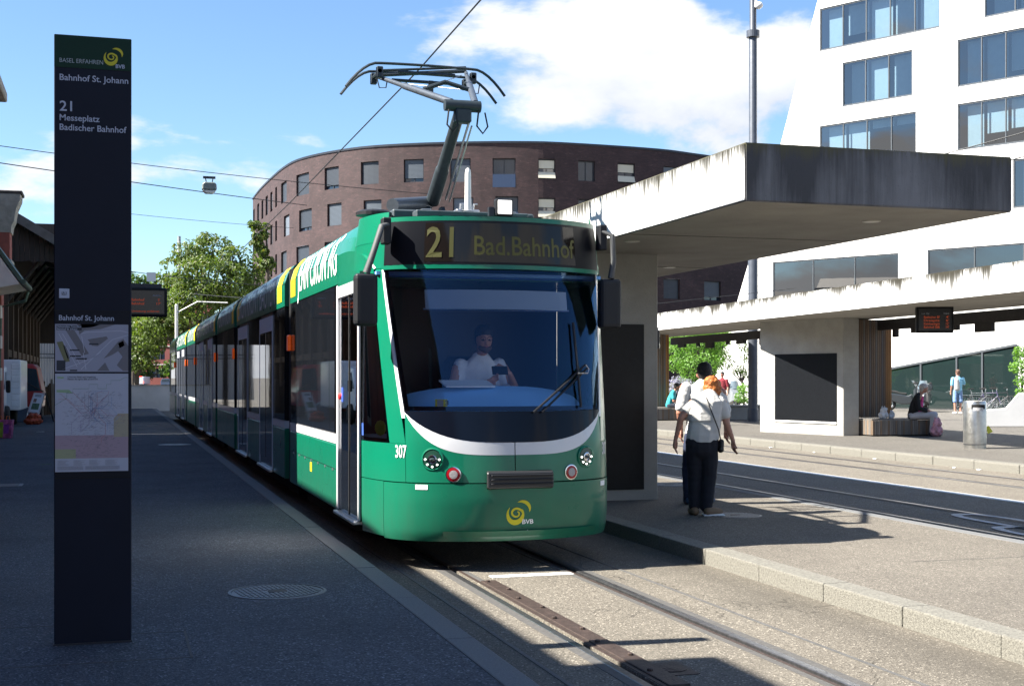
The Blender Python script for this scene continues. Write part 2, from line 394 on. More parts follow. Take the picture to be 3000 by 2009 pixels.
# ------------------------------------------------------------------ shared materials
m_road = asphalt('road_asphalt', (0.128, 0.114, 0.093), (0.235, 0.212, 0.175), (0.052, 0.047, 0.040), 0.4, 110.0, track=[(2.1, 0.5, 0.5), (4.75, 0.55, 0.55)])
m_pave = asphalt('platform_asphalt', (0.066, 0.073, 0.085), (0.145, 0.155, 0.172), (0.030, 0.034, 0.040), 0.6, 100.0)  # bluish base puts the cool shade into the platform's own colour
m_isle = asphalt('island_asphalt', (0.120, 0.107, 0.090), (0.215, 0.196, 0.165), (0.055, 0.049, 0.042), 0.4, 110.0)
m_far = asphalt('far_asphalt', (0.095, 0.088, 0.078), (0.15, 0.14, 0.125), (0.055, 0.052, 0.046), 0.3, 60.0)
m_granite = M('granite', (0.165, 0.158, 0.135), 0.8, var=0.45, scale=55, bump=0.8, bscale=90)
m_granite_d = M('granite_grey', (0.13, 0.133, 0.135), 0.75, var=0.25, scale=60, bump=0.4, bscale=150)
m_white = M('white_paint', (0.78, 0.78, 0.75), 0.6, var=0.12, scale=14, bump=0.2)
m_steel = M('rail_steel', (0.24, 0.24, 0.25), 0.32, 0.9, var=0.3, scale=25, rvar=0.1)
m_rust = M('rusty_steel', (0.055, 0.038, 0.032), 0.62, 0.35, var=0.4, scale=18, bump=0.4, bscale=70)
m_bitumen = M('bitumen_joint', (0.075, 0.072, 0.068), 0.8, var=0.3, scale=30)
m_black = M('black_void', (0.01, 0.01, 0.01), 0.9)
m_dkmetal = M('dark_metal', (0.035, 0.04, 0.05), 0.45, 0.5, var=0.2, scale=12)
m_castiron = M('cast_iron', (0.16, 0.16, 0.165), 0.45, 0.75, var=0.3, scale=40, bump=0.3)
m_blackpanel = M('black_panel', (0.006, 0.007, 0.009), 0.4, var=0.3, scale=20, spec=0.2)
# ------------------------------------------------------------------ ground
ground = G().bb((-1500, -600, -0.5), (1500, 1800, -0.07)).build('ground', m_far); tag(ground, kind='structure')
Y0, Y1 = 1.5, 75.0
road = G()
for a, b in ((2.02, 2.765), (2.805, 3.735), (3.775, 5.0)):
    road.bb((a, Y0, -0.3), (b, Y1, 0.0))
road.bb((8.1, -6, -0.3), (14.8, 160, 0.0))
road = road.build('road', m_road); tag(road, kind='structure')
# rails of the near track (grooved, set in the road) and the two further tracks
def rail_track(name, rails, y0, y1, near):
    base = G()
    for xr, sd in rails:
        if near: base.bb((min(xr - 0.042 * sd, xr), y0, -0.28), (max(xr - 0.042 * sd, xr), y1, -0.045))
        else: base.bb((xr - 0.11, y0, 0.0), (xr + 0.11, y1, 0.003))
    t = base.build(name, m_bitumen if not near else m_black); tag(t, kind='structure')
    for xr, sd in rails:           # sd: +1 when the head lies on the +X side of the running edge
        x = lambda d: xr + sd * d
        g = G()
        if near:
            prof = [(-0.042, -0.04), (-0.042, 0.004), (-0.066, 0.004), (-0.066, 0.0005), (-0.135, 0.0005), (-0.135, -0.02)]
            g2 = [(0.0, -0.05), (0.002, 0.0), (0.008, 0.005), (0.055, 0.005), (0.06, 0.001)]
            head = G().prism([(x(d), y0, z) for d, z in g2] + [(x(0.06), y0, -0.05)], (0, y1 - y0, 0)).build('rail', m_steel, t)
            G().bb((x(-0.042), y0, -0.05), (x(-0.068), y1, 0.004)).build('rail_lip', m_rust, t)
            G().bb((x(0.0605), y0, -0.02), (x(0.125), y1, 0.0025)).build('joint_seal', m_bitumen, t)
            G().bb((x(-0.0685), y0, -0.02), (x(-0.12), y1, 0.0025)).build('joint_seal', m_bitumen, t)
        else:
            G().bb((x(0.0), y0, 0.0), (x(0.056), y1, 0.008)).build('rail', m_steel, t)
            G().bb((x(-0.045), y0, 0.0), (x(-0.075), y1, 0.006)).build('rail_lip', m_rust, t)
    return t
track1 = rail_track('tram_track', [(2.77, -1), (3.77, 1)], Y0, Y1, True)
track2 = rail_track('tram_track', [(8.93, -1), (9.93, 1)], -4, 90, False)
track3 = rail_track('tram_track', [(13.0, -1), (14.0, 1)], -4, 90, False)
for xs in (2.345, 4.165):
    G().bb((xs - 0.014, Y0, -0.01), (xs + 0.014, Y1, 0.004)).build('joint_strip', M('joint_grey', (0.085, 0.083, 0.08), 0.7, var=0.3, scale=20), track1)
# rusty check plate bolted inside the left rail
pl = G().bb((2.842, 6.55, -0.01), (2.965, 10.35, 0.012)).build('check_plate', m_rust, track1, bevel=0.004)
for i in range(9):
    G().lathe([(0.018, 0), (0.018, 0.012), (0.012, 0.016)], (2.875 + 0.05 * (i % 2), 6.9 + i * 0.42, 0.011), 8).build('bolt', m_rust, pl)
G().bb((2.99, 10.52, 0.0), (3.70, 10.64, 0.004)).build('stop_line', m_white, road)
G().bb((11.40, -4, 0.0), (11.56, 110, 0.004)).build('lane_line', m_white, road)
# oval outlines painted between the rails of the second track
for (yc, xc) in ((11.2, 9.35), (12.5, 9.75)):
    g = G(); n = 40; out = []
    for j in range(n):
        a = 2 * math.pi * j / n
        out.append((xc + 0.30 * math.copysign(abs(math.cos(a)) ** 0.7, math.cos(a)), yc + 1.3 * math.copysign(abs(math.sin(a)) ** 0.7, math.sin(a))))
    vs = [(x, y, 0.0095) for x, y in out] + [(xc + (x - xc) * 0.66, yc + (y - yc) * 0.88, 0.0095) for x, y in out]
    g.add(vs, [(j, (j + 1) % n, n + (j + 1) % n, n + j) for j in range(n)]); g.build('painted_mark', M('worn_paint', (0.42, 0.42, 0.42), 0.7, var=0.3, scale=20), road)
# ------------------------------------------------------------------ pavements with kerb stones
def pavement(name, x0, x1, y0, y1, z, mat):
    o = G().bb((x0, y0, -0.3), (x1, y1, z)).build(name, mat); return tag(o, kind='structure')
def kerb(par, x0, x1, y0, y1, zt, L, mat, ch, jit=0.0):
    """row of kerb stones; ch: worn edge; stones share one mesh"""
    proto = None; y = y0; i = 0
    while y < y1:
        if proto is None:
            proto = G().bb((x0, 0.003, -0.25), (x1, L - 0.003, zt)).build('kerb_stone', mat, par, bevel=ch, seg=2); o = proto
        else:
            o = proto.copy(); COL.objects.link(o)
        o.location = (random.uniform(-jit, jit), y, random.uniform(-jit, jit)); y += L; i += 1
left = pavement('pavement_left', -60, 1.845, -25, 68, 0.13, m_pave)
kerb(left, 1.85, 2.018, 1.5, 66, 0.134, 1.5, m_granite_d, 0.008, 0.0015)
isle = pavement('pavement_island', 5.225, 7.945, -4, 46, 0.13, m_isle)
kerb(isle, 5.0, 5.22, 0.55, 46, 0.137, 1.02, m_granite, 0.012, 0.0025)
kerb(isle, 7.95, 8.1, -4, 46, 0.134, 1.5, m_granite_d, 0.01, 0.002)
plaza = pavement('pavement_plaza', 15.065, 90, -10, 95, 0.155, m_far)
kerb(plaza, 14.8, 15.06, 8, 60, 0.16, 1.25, m_granite, 0.03, 0.004)
# dust and patches along the joints: seam lines cut in the paving
for a, b, c, d in ((-3.5, 7.42, 0.42, 7.435), (0.405, 7.42, 0.42, 8.2), (0.10, 8.19, 0.42, 8.205), (-3.5, 8.6, -0.33, 8.612), (6.3, 9.55, 8.0, 9.56)):
    G().bb((a, b, 0.1), (c, d, 0.1315)).build('paving_seam', m_bitumen, left if c < 2 else isle)
# litter and specks
def manhole(loc, r, label, rz=0.0):
    e = empty('manhole_cover', loc, label, 'manhole cover', 'round iron manhole covers', rz)
    G().lathe([(r, -0.02), (r, 0.004), (r * 0.94, 0.006), (r * 0.94, -0.01)], n=40).build('frame', m_castiron, e)
    lid = G().lathe([(r * 0.925, -0.02), (r * 0.925, 0.001), (r * 0.9, 0.002)], n=40).build('lid', m_castiron, e)
    g = G(); k = 9
    for i in range(-k, k + 1):
        x = i * r * 0.88 / k; h = math.sqrt(max(0, (r * 0.86) ** 2 - x * x))
        segs = 5
        for q in range(segs):
            a = -h + 2 * h * (q + 0.06) / segs; b = -h + 2 * h * (q + 0.94) / segs
            if abs(x) < r * 0.25 and abs((a + b) / 2) < r * 0.2: continue
            if b - a > 0.01: g.bb((x - r * 0.032, a, 0.0), (x + r * 0.032, b, 0.007))
    g.build('tread_rib', m_castiron, lid)
    G().lathe([(r * 0.2, 0.0), (r * 0.2, 0.006), (r * 0.1, 0.008)], n=20).build('lifting_eye', m_rust, lid)
    return e
p = onz(813, 1732, 0.13); manhole((p.x, p.y, 0.1305), 0.345, 'large round ribbed manhole cover on the shaded pavement near the dark sign', 0.15)
p = onz(2154, 1509, 0.13); manhole((p.x, p.y, 0.1305), 0.29, 'round manhole cover on the island beside the walking couple')
p = onz(1962, 1419, 0.13); manhole((p.x, p.y, 0.1305), 0.34, 'round manhole cover on the island behind the concrete pillar')
p = onz(512, 1302, 0.13); manhole((p.x, p.y, 0.1305), 0.36, 'far round manhole cover on the shaded pavement along the tram')
# square drain cover at the left edge of the view, road gully between the rails
e = empty('drain_cover', onz(18, 1421, 0.1305), 'square grey drain cover at the left edge of the pavement', 'drain')
G().bb((-0.22, -0.22, -0.02), (0.22, 0.22, 0.004)).build('frame', m_castiron, e)
for i in range(6): G().bb((-0.17, -0.17 + i * 0.06, 0.004), (0.17, -0.135 + i * 0.06, 0.008)).build('slat', m_castiron, e)
e = empty('drain_cover', (3.02, 6.95, 0.0), 'small rusty drain cover between the near rails', 'drain')
G().bb((-0.11, -0.16, -0.02), (0.11, 0.16, 0.004)).build('frame', m_rust, e)
for i in range(4): G().lathe([(0.095 - i * 0.024, 0.0), (0.095 - i * 0.024, 0.008 + i * 0.001), (0.083 - i * 0.024, 0.008 + i * 0.001)], (0, 0, 0), 20).build('ring', m_rust, e)
# ------------------------------------------------------------------ wall with window openings
def opening_wall(P, Nf, s_list, z_list, wins, depth, left_edge=None):
    """quads over the (s, z) grid except where a window is; reveals run back by `depth`; returns G and uv"""
    ss = sorted(set([round(x, 4) for x in s_list] + [round(w[i], 4) for w in wins for i in (0, 1)]))
    zs = sorted(set([round(x, 4) for x in z_list] + [round(w[i], 4) for w in wins for i in (2, 3)]))
    g = G(); uv = []
    for i in range(len(ss) - 1):
        for j in range(len(zs) - 1):
            a, b, c, d = ss[i], ss[i + 1], zs[j], zs[j + 1]; mx, mz = (a + b) / 2, (c + d) / 2
            if any(w[0] < mx < w[1] and w[2] < mz < w[3] for w in wins): continue
            a0 = a1 = a
            if left_edge:
                a0, a1 = max(a, left_edge(c)), max(a, left_edge(d)); b0, b1 = max(b, left_edge(c)), max(b, left_edge(d))
                if i == 0: a0, a1 = left_edge(c), left_edge(d)
                if b0 <= a0 and b1 <= a1: continue
            else: b0 = b1 = b
            g.quad(P(a0, c), P(b0, c), P(b1, d), P(a1, d)); uv += [(a0, c), (b0, c), (b1, d), (a1, d)]
    for w in wins:
        k = max(1, int(len([s for s in ss if w[0] < s < w[1]]) + 1))
        cs = [(w[0], w[2]), (w[1], w[2]), (w[1], w[3]), (w[0], w[3])]
        for q in range(4):
            (a, c), (b, d) = cs[q], cs[(q + 1) % 4]
            p0, p1 = P(a, c), P(b, d); n0, n1 = Nf(a), Nf(b)
            g.quad(p0, p1, p1 - n1 * depth, p0 - n0 * depth); uv += [(a, c), (b, d), (b, d + depth), (a, c + depth)]
    return g, uv
def build_uv(g, uv, name, mat, parent=None):
    o = g.build(name, mat, parent, recalc=False); me = o.data; l = me.uv_layers.new(name='UVMap')
    l.data.foreach_set('uv', [x for q in uv for x in q]); return o
# ------------------------------------------------------------------ curved brick apartment block
BR = [(741, 127.5), (769, 119.5), (833, 108.3), (897, 103.4), (1025, 99.6), (1153, 97.9), (1346, 96.9), (1538, 96.7), (1666, 97.3), (1922, 99.8), (2050, 102.3), (2300, 108.0)]
pts = [at(px, HY, d) for px, d in BR]; pts = [Vector((p.x, p.y)) for p in pts]
def cat(p0, p1, p2, p3, t):
    return 0.5 * ((2 * p1) + (-p0 + p2) * t + (2 * p0 - 5 * p1 + 4 * p2 - p3) * t * t + (-p0 + 3 * p1 - 3 * p2 + p3) * t ** 3)
crv = []
for i in range(len(pts) - 1):
    p0, p1, p2, p3 = pts[max(i - 1, 0)], pts[i], pts[i + 1], pts[min(i + 2, len(pts) - 1)]
    for q in range(12): crv.append(cat(p0, p1, p2, p3, q / 12))
crv.append(pts[-1])
cs_ = [0.0]
for i in range(1, len(crv)): cs_.append(cs_[-1] + (crv[i] - crv[i - 1]).length)
def on_curve(s):
    s = min(max(s, 0), cs_[-1] - 1e-4); lo, hi = 0, len(cs_) - 1
    while hi - lo > 1:
        m = (lo + hi) // 2
        if cs_[m] <= s: lo = m
        else: hi = m
    f = (s - cs_[lo]) / (cs_[hi] - cs_[lo]); p = crv[lo].lerp(crv[hi], f); d = (crv[hi] - crv[lo]).normalized(); return p, d
def s_of_px(px):
    best = None
    for i in range(len(crv)):
        p = crv[i]; xc = p.x * CS - p.y * SN; zc = p.x * SN + p.y * CS; q = CX + FPX * xc / zc
        if best is None or abs(q - px) < best[0]: best = (abs(q - px), cs_[i], i)
    # refine linearly between neighbours
    lo = max(0, cs_[best[2]] - 4); hi = cs_[best[2]] + 4
    for _ in range(30):
        m = (lo + hi) / 2; p, d = on_curve(m); xc = p.x * CS - p.y * SN; zc = p.x * SN + p.y * CS
        if CX + FPX * xc / zc < px: lo = m
        else: hi = m
    return (lo + hi) / 2
BZ = 18.6
Pb = lambda s, z: Vector((*on_curve(s)[0], z))
def Nb(s):
    d = on_curve(s)[1]; return Vector((d.y, -d.x, 0))
def bw(px0, px1, zt, h=1.68, style='blind'): return (s_of_px(px0), s_of_px(px1), zt - h, zt, style)
c7 = lambda x: 700 + x * 0.4464
rows = [17.55, 14.72, 11.9, 9.1, 6.3]
wins = []
cols = [(93, 103, 'n'), (120, 133, 'n'), (148, 160, 'n'), (175, 190, 'n'), (206, 220, 'n'), (238, 250, 'n'), (277, 313, 'b'), (377, 460, 'b'), (562, 655, 'b'), (800, 917, 'b'), (1082, 1212, 'b'), (1387, 1520, 'b'), (1665, 1815, 'balc')]
right_cols = [(1577, 1627, 'half'), (1694, 1743, 'open'), (1810, 1860, 'half'), (1944, 1992, 'b'), (2063, 2112, 'b'), (2190, 2240, 'b')]
for r, zt in enumerate(rows):
    for i, (a, b, stl) in enumerate(cols):
        sh = 0 if r % 2 == 0 else (8 if stl != 'n' else 0)
        wins.append(bw(c7(a) + sh, c7(b) + sh, zt + random.uniform(-0.05, 0.05), 1.68 if stl != 'balc' else 2.1, {'n': 'blind', 'b': 'blind', 'balc': 'balcony'}[stl]))
    for a, b, stl in right_cols: wins.append(bw(a, b, zt - 0.05, 1.5, stl if stl != 'b' else 'blind'))
e_br = empty('apartment_block', (*on_curve(cs_[-1] * 0.5)[0], 0), 'curved dark red brick apartment block behind the tram', 'building')
m_brick = brickmat('brick_wall', (0.042, 0.022, 0.023), (0.070, 0.034, 0.034), (0.032, 0.029, 0.030))
def inv(o, root):
    """keep world coordinates of a child that was modelled in world space"""
    o.parent = root; o.matrix_parent_inverse = Matrix.Translation(-Vector(root.location)); return o
g, uv = opening_wall(Pb, Nb, [cs_[-1] * i / 60 for i in range(61)], [0, 3, BZ], wins, 0.28)
w_br = inv(build_uv(g, uv, 'wall', m_brick), e_br)
g = G()
for i in range(60):
    a, b = cs_[-1] * i / 60, cs_[-1] * (i + 1) / 60
    for off, z0, z1 in ((0.06, BZ, BZ + 0.16),):
        p0, p1 = Pb(a, z0) + Nb(a) * off, Pb(b, z0) + Nb(b) * off; q0, q1 = Pb(a, z0) - Nb(a) * 0.5, Pb(b, z0) - Nb(b) * 0.5
        u = Vector((0, 0, z1 - z0)); g.quad(p0, p1, p1 + u, p0 + u); g.quad(p0 + u, p1 + u, q1 + u, q0 + u); g.quad(p0, p1, q1, q0)
inv(g.build('roof_edge', m_dkmetal), e_br)
back = [Pb(cs_[-1] * i / 20, BZ - 0.1) for i in range(21)]
bk = [back[-1] + Vector((8, 25, 0)), back[0] + Vector((6, 30, 0))]
inv(G().poly(back + bk).build('roof', m_dkmetal), e_br)
inv(G().quad(*[Vector((p.x, p.y, z)) for p, z in ((back[0], 0), (bk[1], 0), (bk[1], BZ), (back[0], BZ))]).build('wall', m_brick), e_br)
m_frame = M('window_frame', (0.02, 0.025, 0.035), 0.5)
def blindmat(name, c):
    m, t, b = newmat(name); pos = N(t, 'ShaderNodeNewGeometry').outputs['Position']
    sx = N(t, 'ShaderNodeSeparateXYZ'); t.links.new(pos, sx.inputs[0])
    w = mathn(t, 'FRACT', mathn(t, 'MULTIPLY', sx.outputs[2], 11.0))
    t.links.new(mixc(t, ramp(t, w, 0.25, 0.6), tuple(x * 0.35 for x in c), c), b.inputs['Base Color']); b.inputs['Roughness'].default_value = 0.5
    MATS[name] = m; return m
m_blinds = [blindmat('blind_grey', (0.075, 0.095, 0.12)), blindmat('blind_pale', (0.15, 0.18, 0.22)), blindmat('blind_dark', (0.035, 0.045, 0.06))]
m_win = glassmat('window_dark', dark=(0.012, 0.02, 0.035))
m_cream = M('cream_blind', (0.55, 0.52, 0.42), 0.8)
for w in wins:
    s0, s1, z0, z1, stl = w; n = Nb((s0 + s1) / 2); k = max(1, int((s1 - s0) / 1.2))
    q = lambda s, z, o: Pb(s, z) - Nb(s) * o
    def sheet(a, b, c, d, o):
        g = G(); m = 3
        for i in range(m):
            x0, x1 = a + (b - a) * i / m, a + (b - a) * (i + 1) / m; g.quad(q(x0, c, o), q(x1, c, o), q(x1, d, o), q(x0, d, o))
        return g
    f = G(); t_ = 0.07
    for a, b, c, d in ((s0, s1, z0, z0 + t_), (s0, s1, z1 - t_, z1), (s0, s0 + t_, z0, z1), (s1 - t_, s1, z0, z1), ((s0 + s1) / 2 - 0.03, (s0 + s1) / 2 + 0.03, z0, z1)):
        f.prism([q(a, c, 0.20), q(b, c, 0.20), q(b, d, 0.20), q(a, d, 0.20)], -n * 0.06)
    fo = inv(f.build('window', m_frame), e_br)
    pn = sheet(s0, s1, z0, z1, 0.25).build('pane', m_win, fo)
    if stl == 'blind':
        zz0 = z0 + random.choice([0.04, 0.04, 0.3, 0.0])
        sheet(s0 + 0.06, s1 - 0.06, zz0, z1 - 0.05, 0.15).build('blind', random.choice(m_blinds), fo)
    elif stl == 'half':
        sheet(s0 + 0.05, s1 - 0.05, z0 + (z1 - z0) * 0.55, z1 - 0.1, 0.15).build('blind', m_cream, fo)
        g = G().prism([q(s0, z0 + 0.1, -0.05), q(s1, z0 + 0.1, -0.05), q(s1, z0 + 0.55, 0.1), q(s0, z0 + 0.55, 0.1)], n * 0.02); g.build('awning', m_cream, fo)
    elif stl == 'balcony':
        g = G().prism([q(s0, z0, 0.02), q(s1, z0, 0.02), q(s1, z0 + 0.95, 0.02), q(s0, z0 + 0.95, 0.02)], n * 0.03); g.build('balustrade', M('blue_glass', (0.03, 0.05, 0.10), 0.2), fo)
# ------------------------------------------------------------------ white building on the right
FD = Vector((0.703 * CS - 0.711 * SN, -0.703 * SN - 0.711 * CS, 0)).normalized()      # along the facade, to the right and nearer
FA = at(2700, HY, 62.0); FA = Vector((FA.x, FA.y, 0))
FN = Vector((FD.y, -FD.x, 0)); FN = FN if FN.x < 0 else -FN
def s_fac(px):
    k = (px - CX) / FPX
    ax, az = FA.x * CS - FA.y * SN, FA.x * SN + FA.y * CS; dx, dz = FD.x * CS - FD.y * SN, FD.x * SN + FD.y * CS
    return (k * az - ax) / (dx - k * dz)
Pf = lambda s, z: FA + FD * s + Vector((0, 0, z))
def z_fac(px, py):
    p = Pf(s_fac(px), 0); return CAMZ - (py - HY) / FPX * (p.x * SN + p.y * CS)
def fw(px0, px1, yt, yb, n):
    return (s_fac(px0), s_fac(px1), z_fac(px0, yb), z_fac(px0, yt), n)
fwins = [fw(2401.7, 2753, 27, 151.4, 5), fw(2468, 2672.5, 185, 313.6, 3), fw(2401.7, 2683.6, 370.5, 500, 4), fw(2883.7, 3160, -80, 53.4, 3), fw(2805.4, 3170, 117.8, 256.2, 5),
         fw(2805.4, 3170, 305.6, 442, 5), fw(2968, 3200, 468, 611, 3), fw(2264, 2632, 768, 884, 3), fw(2717, 3150, 732, 850, 3),
         fw(2500, 2780, -150, -30, 4), fw(2300, 2560, 560, 680, 3)]
e_w = empty('office_building', tuple(FA), 'large white plastered office building with slanted side at the right', 'building')
def ledge(z):
    za, zb = z_fac(2386.7, 35.6), z_fac(2169, 880); sa, sb = s_fac(2386.7), s_fac(2169)
    return sa + (sb - sa) * (z - za) / (zb - za)
m_wwall = M('white_render', (0.74, 0.73, 0.70), 0.85, var=0.06, scale=1.5, bump=0.2, bscale=40)
m_wstain = concrete('white_stained', (0.66, 0.65, 0.62), 30, 6.0, 0.45, thr=0.62)
ZT = 27.0
sl = [ledge(z) for z in (0.0, ZT)]
g, uv = opening_wall(Pf, lambda s: FN, [min(sl) - 0.01, 18.0] , [0.1, ZT] + [z_fac(2400, y) for y in (35, 880)], fwins, 0.12, ledge)
inv(build_uv(g, uv, 'wall', m_wwall), e_w)
# slanted flank
g = G(); zs = [0.1, 4, 8, 12, 16, 20, ZT]
def fl(z, o):
    q = Pf(ledge(z), z); zc = q.x * SN + q.y * CS; xc = q.x * CS - q.y * SN; d2 = zc + o; x2 = (xc / zc - 0.004 * o / 9) * d2
    return Vector((x2 * CS + d2 * SN, -x2 * SN + d2 * CS, z))
for i in range(len(zs) - 1): g.quad(fl(zs[i], 0), fl(zs[i + 1], 0), fl(zs[i + 1], 9), fl(zs[i], 9))
inv(g.build('wall', m_wstain), e_w)
inv(G().quad(fl(ZT, 0), Pf(18, ZT), Pf(18, ZT) - FN * 12, fl(ZT, 9)).build('roof', m_wwall), e_w)
m_wglass = glassmat('office_glass', (0.62, 0.74, 0.80), 0.10)
m_roller = M('roller_blind', (0.36, 0.40, 0.42), 0.8, var=0.05)
m_dkroom = M('room_dark', (0.02, 0.03, 0.045), 0.9)
m_greyframe = M('grey_frame', (0.09, 0.10, 0.11), 0.4, 0.4)
def curtain(G_, s0, s1, z0, z1, off): return G_.prism([Pf(s0, z0) - FN * off, Pf(s1, z0) - FN * off, Pf(s1, z1) - FN * off, Pf(s0, z1) - FN * off], -FN * 0.02)
for wi, (s0, s1, z0, z1, n) in enumerate(fwins):
    f = G(); t_ = 0.06
    cut = [s0 + (s1 - s0) * i / n for i in range(n + 1)]
    for a, b, c, d in [(s0, s1, z0, z0 + 0.09), (s0, s1, z1 - 0.07, z1)] + [(x - 0.025, x + 0.025, z0 + 0.09, z1 - 0.07) for x in [s0 + 0.026] + cut[1:-1] + [s1 - 0.026]]:
        f.prism([Pf(a, c) - FN * 0.04, Pf(b, c) - FN * 0.04, Pf(b, d) - FN * 0.04, Pf(a, d) - FN * 0.04], -FN * 0.07)
    fo = inv(f.build('window', m_greyframe), e_w)
    for i in range(n):
        g = G().quad(*[Pf(a, c) - FN * 0.075 for a, c in ((cut[i], z0), (cut[i + 1], z0), (cut[i + 1], z1), (cut[i], z1))]); g.build('pane', m_wglass, fo)
        if wi not in (7, 8):
            drop = z0 + (0.0 if random.random() < 0.72 else random.uniform(0.25, 0.8)) + 0.1
            if wi == 2 and i >= 2: drop = z0 + 1.75
            curtain(G(), cut[i] + (0.28 if i == 0 else 0.1), cut[i + 1] - random.choice([0.06, 0.06, 0.25]), drop, z1 - 0.08, 0.42).build('blind', m_roller, fo)
    g = G(); D = 3.2
    c4 = [(s0 - 0.3, z0 - 0.3), (s1 + 0.3, z0 - 0.3), (s1 + 0.3, z1 + 0.2), (s0 - 0.3, z1 + 0.2)]
    bk_ = [Pf(a, c) - FN * D for a, c in c4]; fr_ = [Pf(a, c) - FN * 0.13 for a, c in c4]
    g.quad(*bk_)
    for q in range(4): g.quad(fr_[q], fr_[(q + 1) % 4], bk_[(q + 1) % 4], bk_[q])
    g.build('room', M('room_blue', (0.03, 0.065, 0.12), 0.9) if wi not in (7,) else m_dkroom, fo)
# slanted shop front at the foot of the white building
sg = [(s_fac(2530), z_fac(2530, 1098)), (s_fac(2982), z_fac(2982, 1013)), (s_fac(2982), 0.2), (s_fac(2530), 0.2)]
g = G().prism([Pf(a, c) + FN * 0.05 for a, c in sg], -FN * 0.04); sh = inv(g.build('shop_window', glassmat('shop_glass', dark=(0.012, 0.022, 0.022))), e_w)
for px in (2700, 2805, 2880):
    s = s_fac(px); zt = sg[0][1] + (sg[1][1] - sg[0][1]) * (s - sg[0][0]) / (sg[1][0] - sg[0][0])
    G().prism([Pf(s - 0.04, 0.2) + FN * 0.055, Pf(s + 0.04, 0.2) + FN * 0.055, Pf(s + 0.04, zt) + FN * 0.055, Pf(s - 0.04, zt) + FN * 0.055], FN * 0.05).build('mullion', m_greyframe, sh)
G().prism([Pf(a, c) + FN * 0.055 for a, c in (sg[0], sg[1], (sg[1][0], sg[1][1] + 0.1), (sg[0][0], sg[0][1] + 0.1))], FN * 0.06).build('lintel', m_greyframe, sh)
# ------------------------------------------------------------------ island tram shelter (near canopy)
CZ0, CZ1 = 3.17, 3.68
m_conc1 = concrete('canopy_fascia_shaded', (0.20, 0.20, 0.205), CZ1, CZ1 - CZ0, 0.8, thr=0.47, wash=0.16, dark=(0.026, 0.026, 0.028), freq=4.5, soft=0.32, fine=0.32)  # fascia: shade put into the darker base, with rain streaks on top
m_conc2 = concrete('canopy_side_lit', (0.66, 0.665, 0.66), CZ1, CZ1 - CZ0, 0.85, thr=0.62, wash=0.34, dark=(0.06, 0.057, 0.048), moss=(0.030, 0.027, 0.018), mossk=1.05, mossa=0.45)  # flanks of the same slab, base raised so the sun bleaches them
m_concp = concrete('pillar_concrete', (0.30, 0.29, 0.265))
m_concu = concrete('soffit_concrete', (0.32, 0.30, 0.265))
sh1 = empty('tram_shelter', (6.6, 15.35, 0.13), 'near tram shelter with thick stained concrete roof on the island', 'shelter')
def slab(x0, x1, y0, y1, z0, z1, mats, root, rz=0.0, piv=None):
    """roof slab whose fascia, flanks, top and soffit have their own surface"""
    g = G()
    c = [Vector((x0, y0, 0)), Vector((x1, y0, 0)), Vector((x1, y1, 0)), Vector((x0, y1, 0))]
    if rz: c = [Vector(piv) + Matrix.Rotation(rz, 3, 'Z') @ (p - Vector(piv)) for p in c]
    lo = [p + Vector((0, 0, z0)) for p in c]; hi = [p + Vector((0, 0, z1)) for p in c]
    g.quad(lo[0], lo[1], hi[1], hi[0], 0); g.quad(lo[1], lo[2], hi[2], hi[1], 1); g.quad(lo[2], lo[3], hi[3], hi[2], 0); g.quad(lo[3], lo[0], hi[0], hi[3], 1)
    g.quad(*hi, 1); g.quad(*lo[::-1], 2)
    o = g.build('roof', mats, None); me = o.data
    bm = bmesh.new(); bm.from_mesh(me); bmesh.ops.remove_doubles(bm, verts=bm.verts, dist=1e-5)
    bmesh.ops.bevel(bm, geom=list(bm.edges), offset=0.012, segments=2, affect='EDGES'); bm.to_mesh(me); bm.free()
    return inv(o, root)
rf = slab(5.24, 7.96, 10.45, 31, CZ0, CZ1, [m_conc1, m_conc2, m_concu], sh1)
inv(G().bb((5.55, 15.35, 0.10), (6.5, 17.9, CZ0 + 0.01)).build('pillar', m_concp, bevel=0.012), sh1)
inv(G().bb((5.66, 15.335, 0.26), (6.31, 15.36, 2.30)).build('notice_panel', m_blackpanel), sh1)
for px, py in ((2553, 648), (1852, 707), (1961, 783)):
    p = onz(px, py, CZ0); lp = inv(G().lathe([(0.09, -0.006), (0.09, 0.01)], (p.x, p.y, CZ0), 24).build('ceiling_lamp', M('lamp_ring', (0.5, 0.48, 0.42), 0.5)), sh1)
    G().lathe([(0.075, -0.009), (0.075, 0.0)], (p.x, p.y, CZ0), 24).build('lens', M('lamp_lens', (0.6, 0.58, 0.52), 0.3), lp)
for y in (13.2, 17.0): inv(G().bb((5.28, y, CZ0 - 0.004), (7.92, y + 0.012, CZ0 + 0.01)).build('soffit_joint', m_bitumen), sh1)
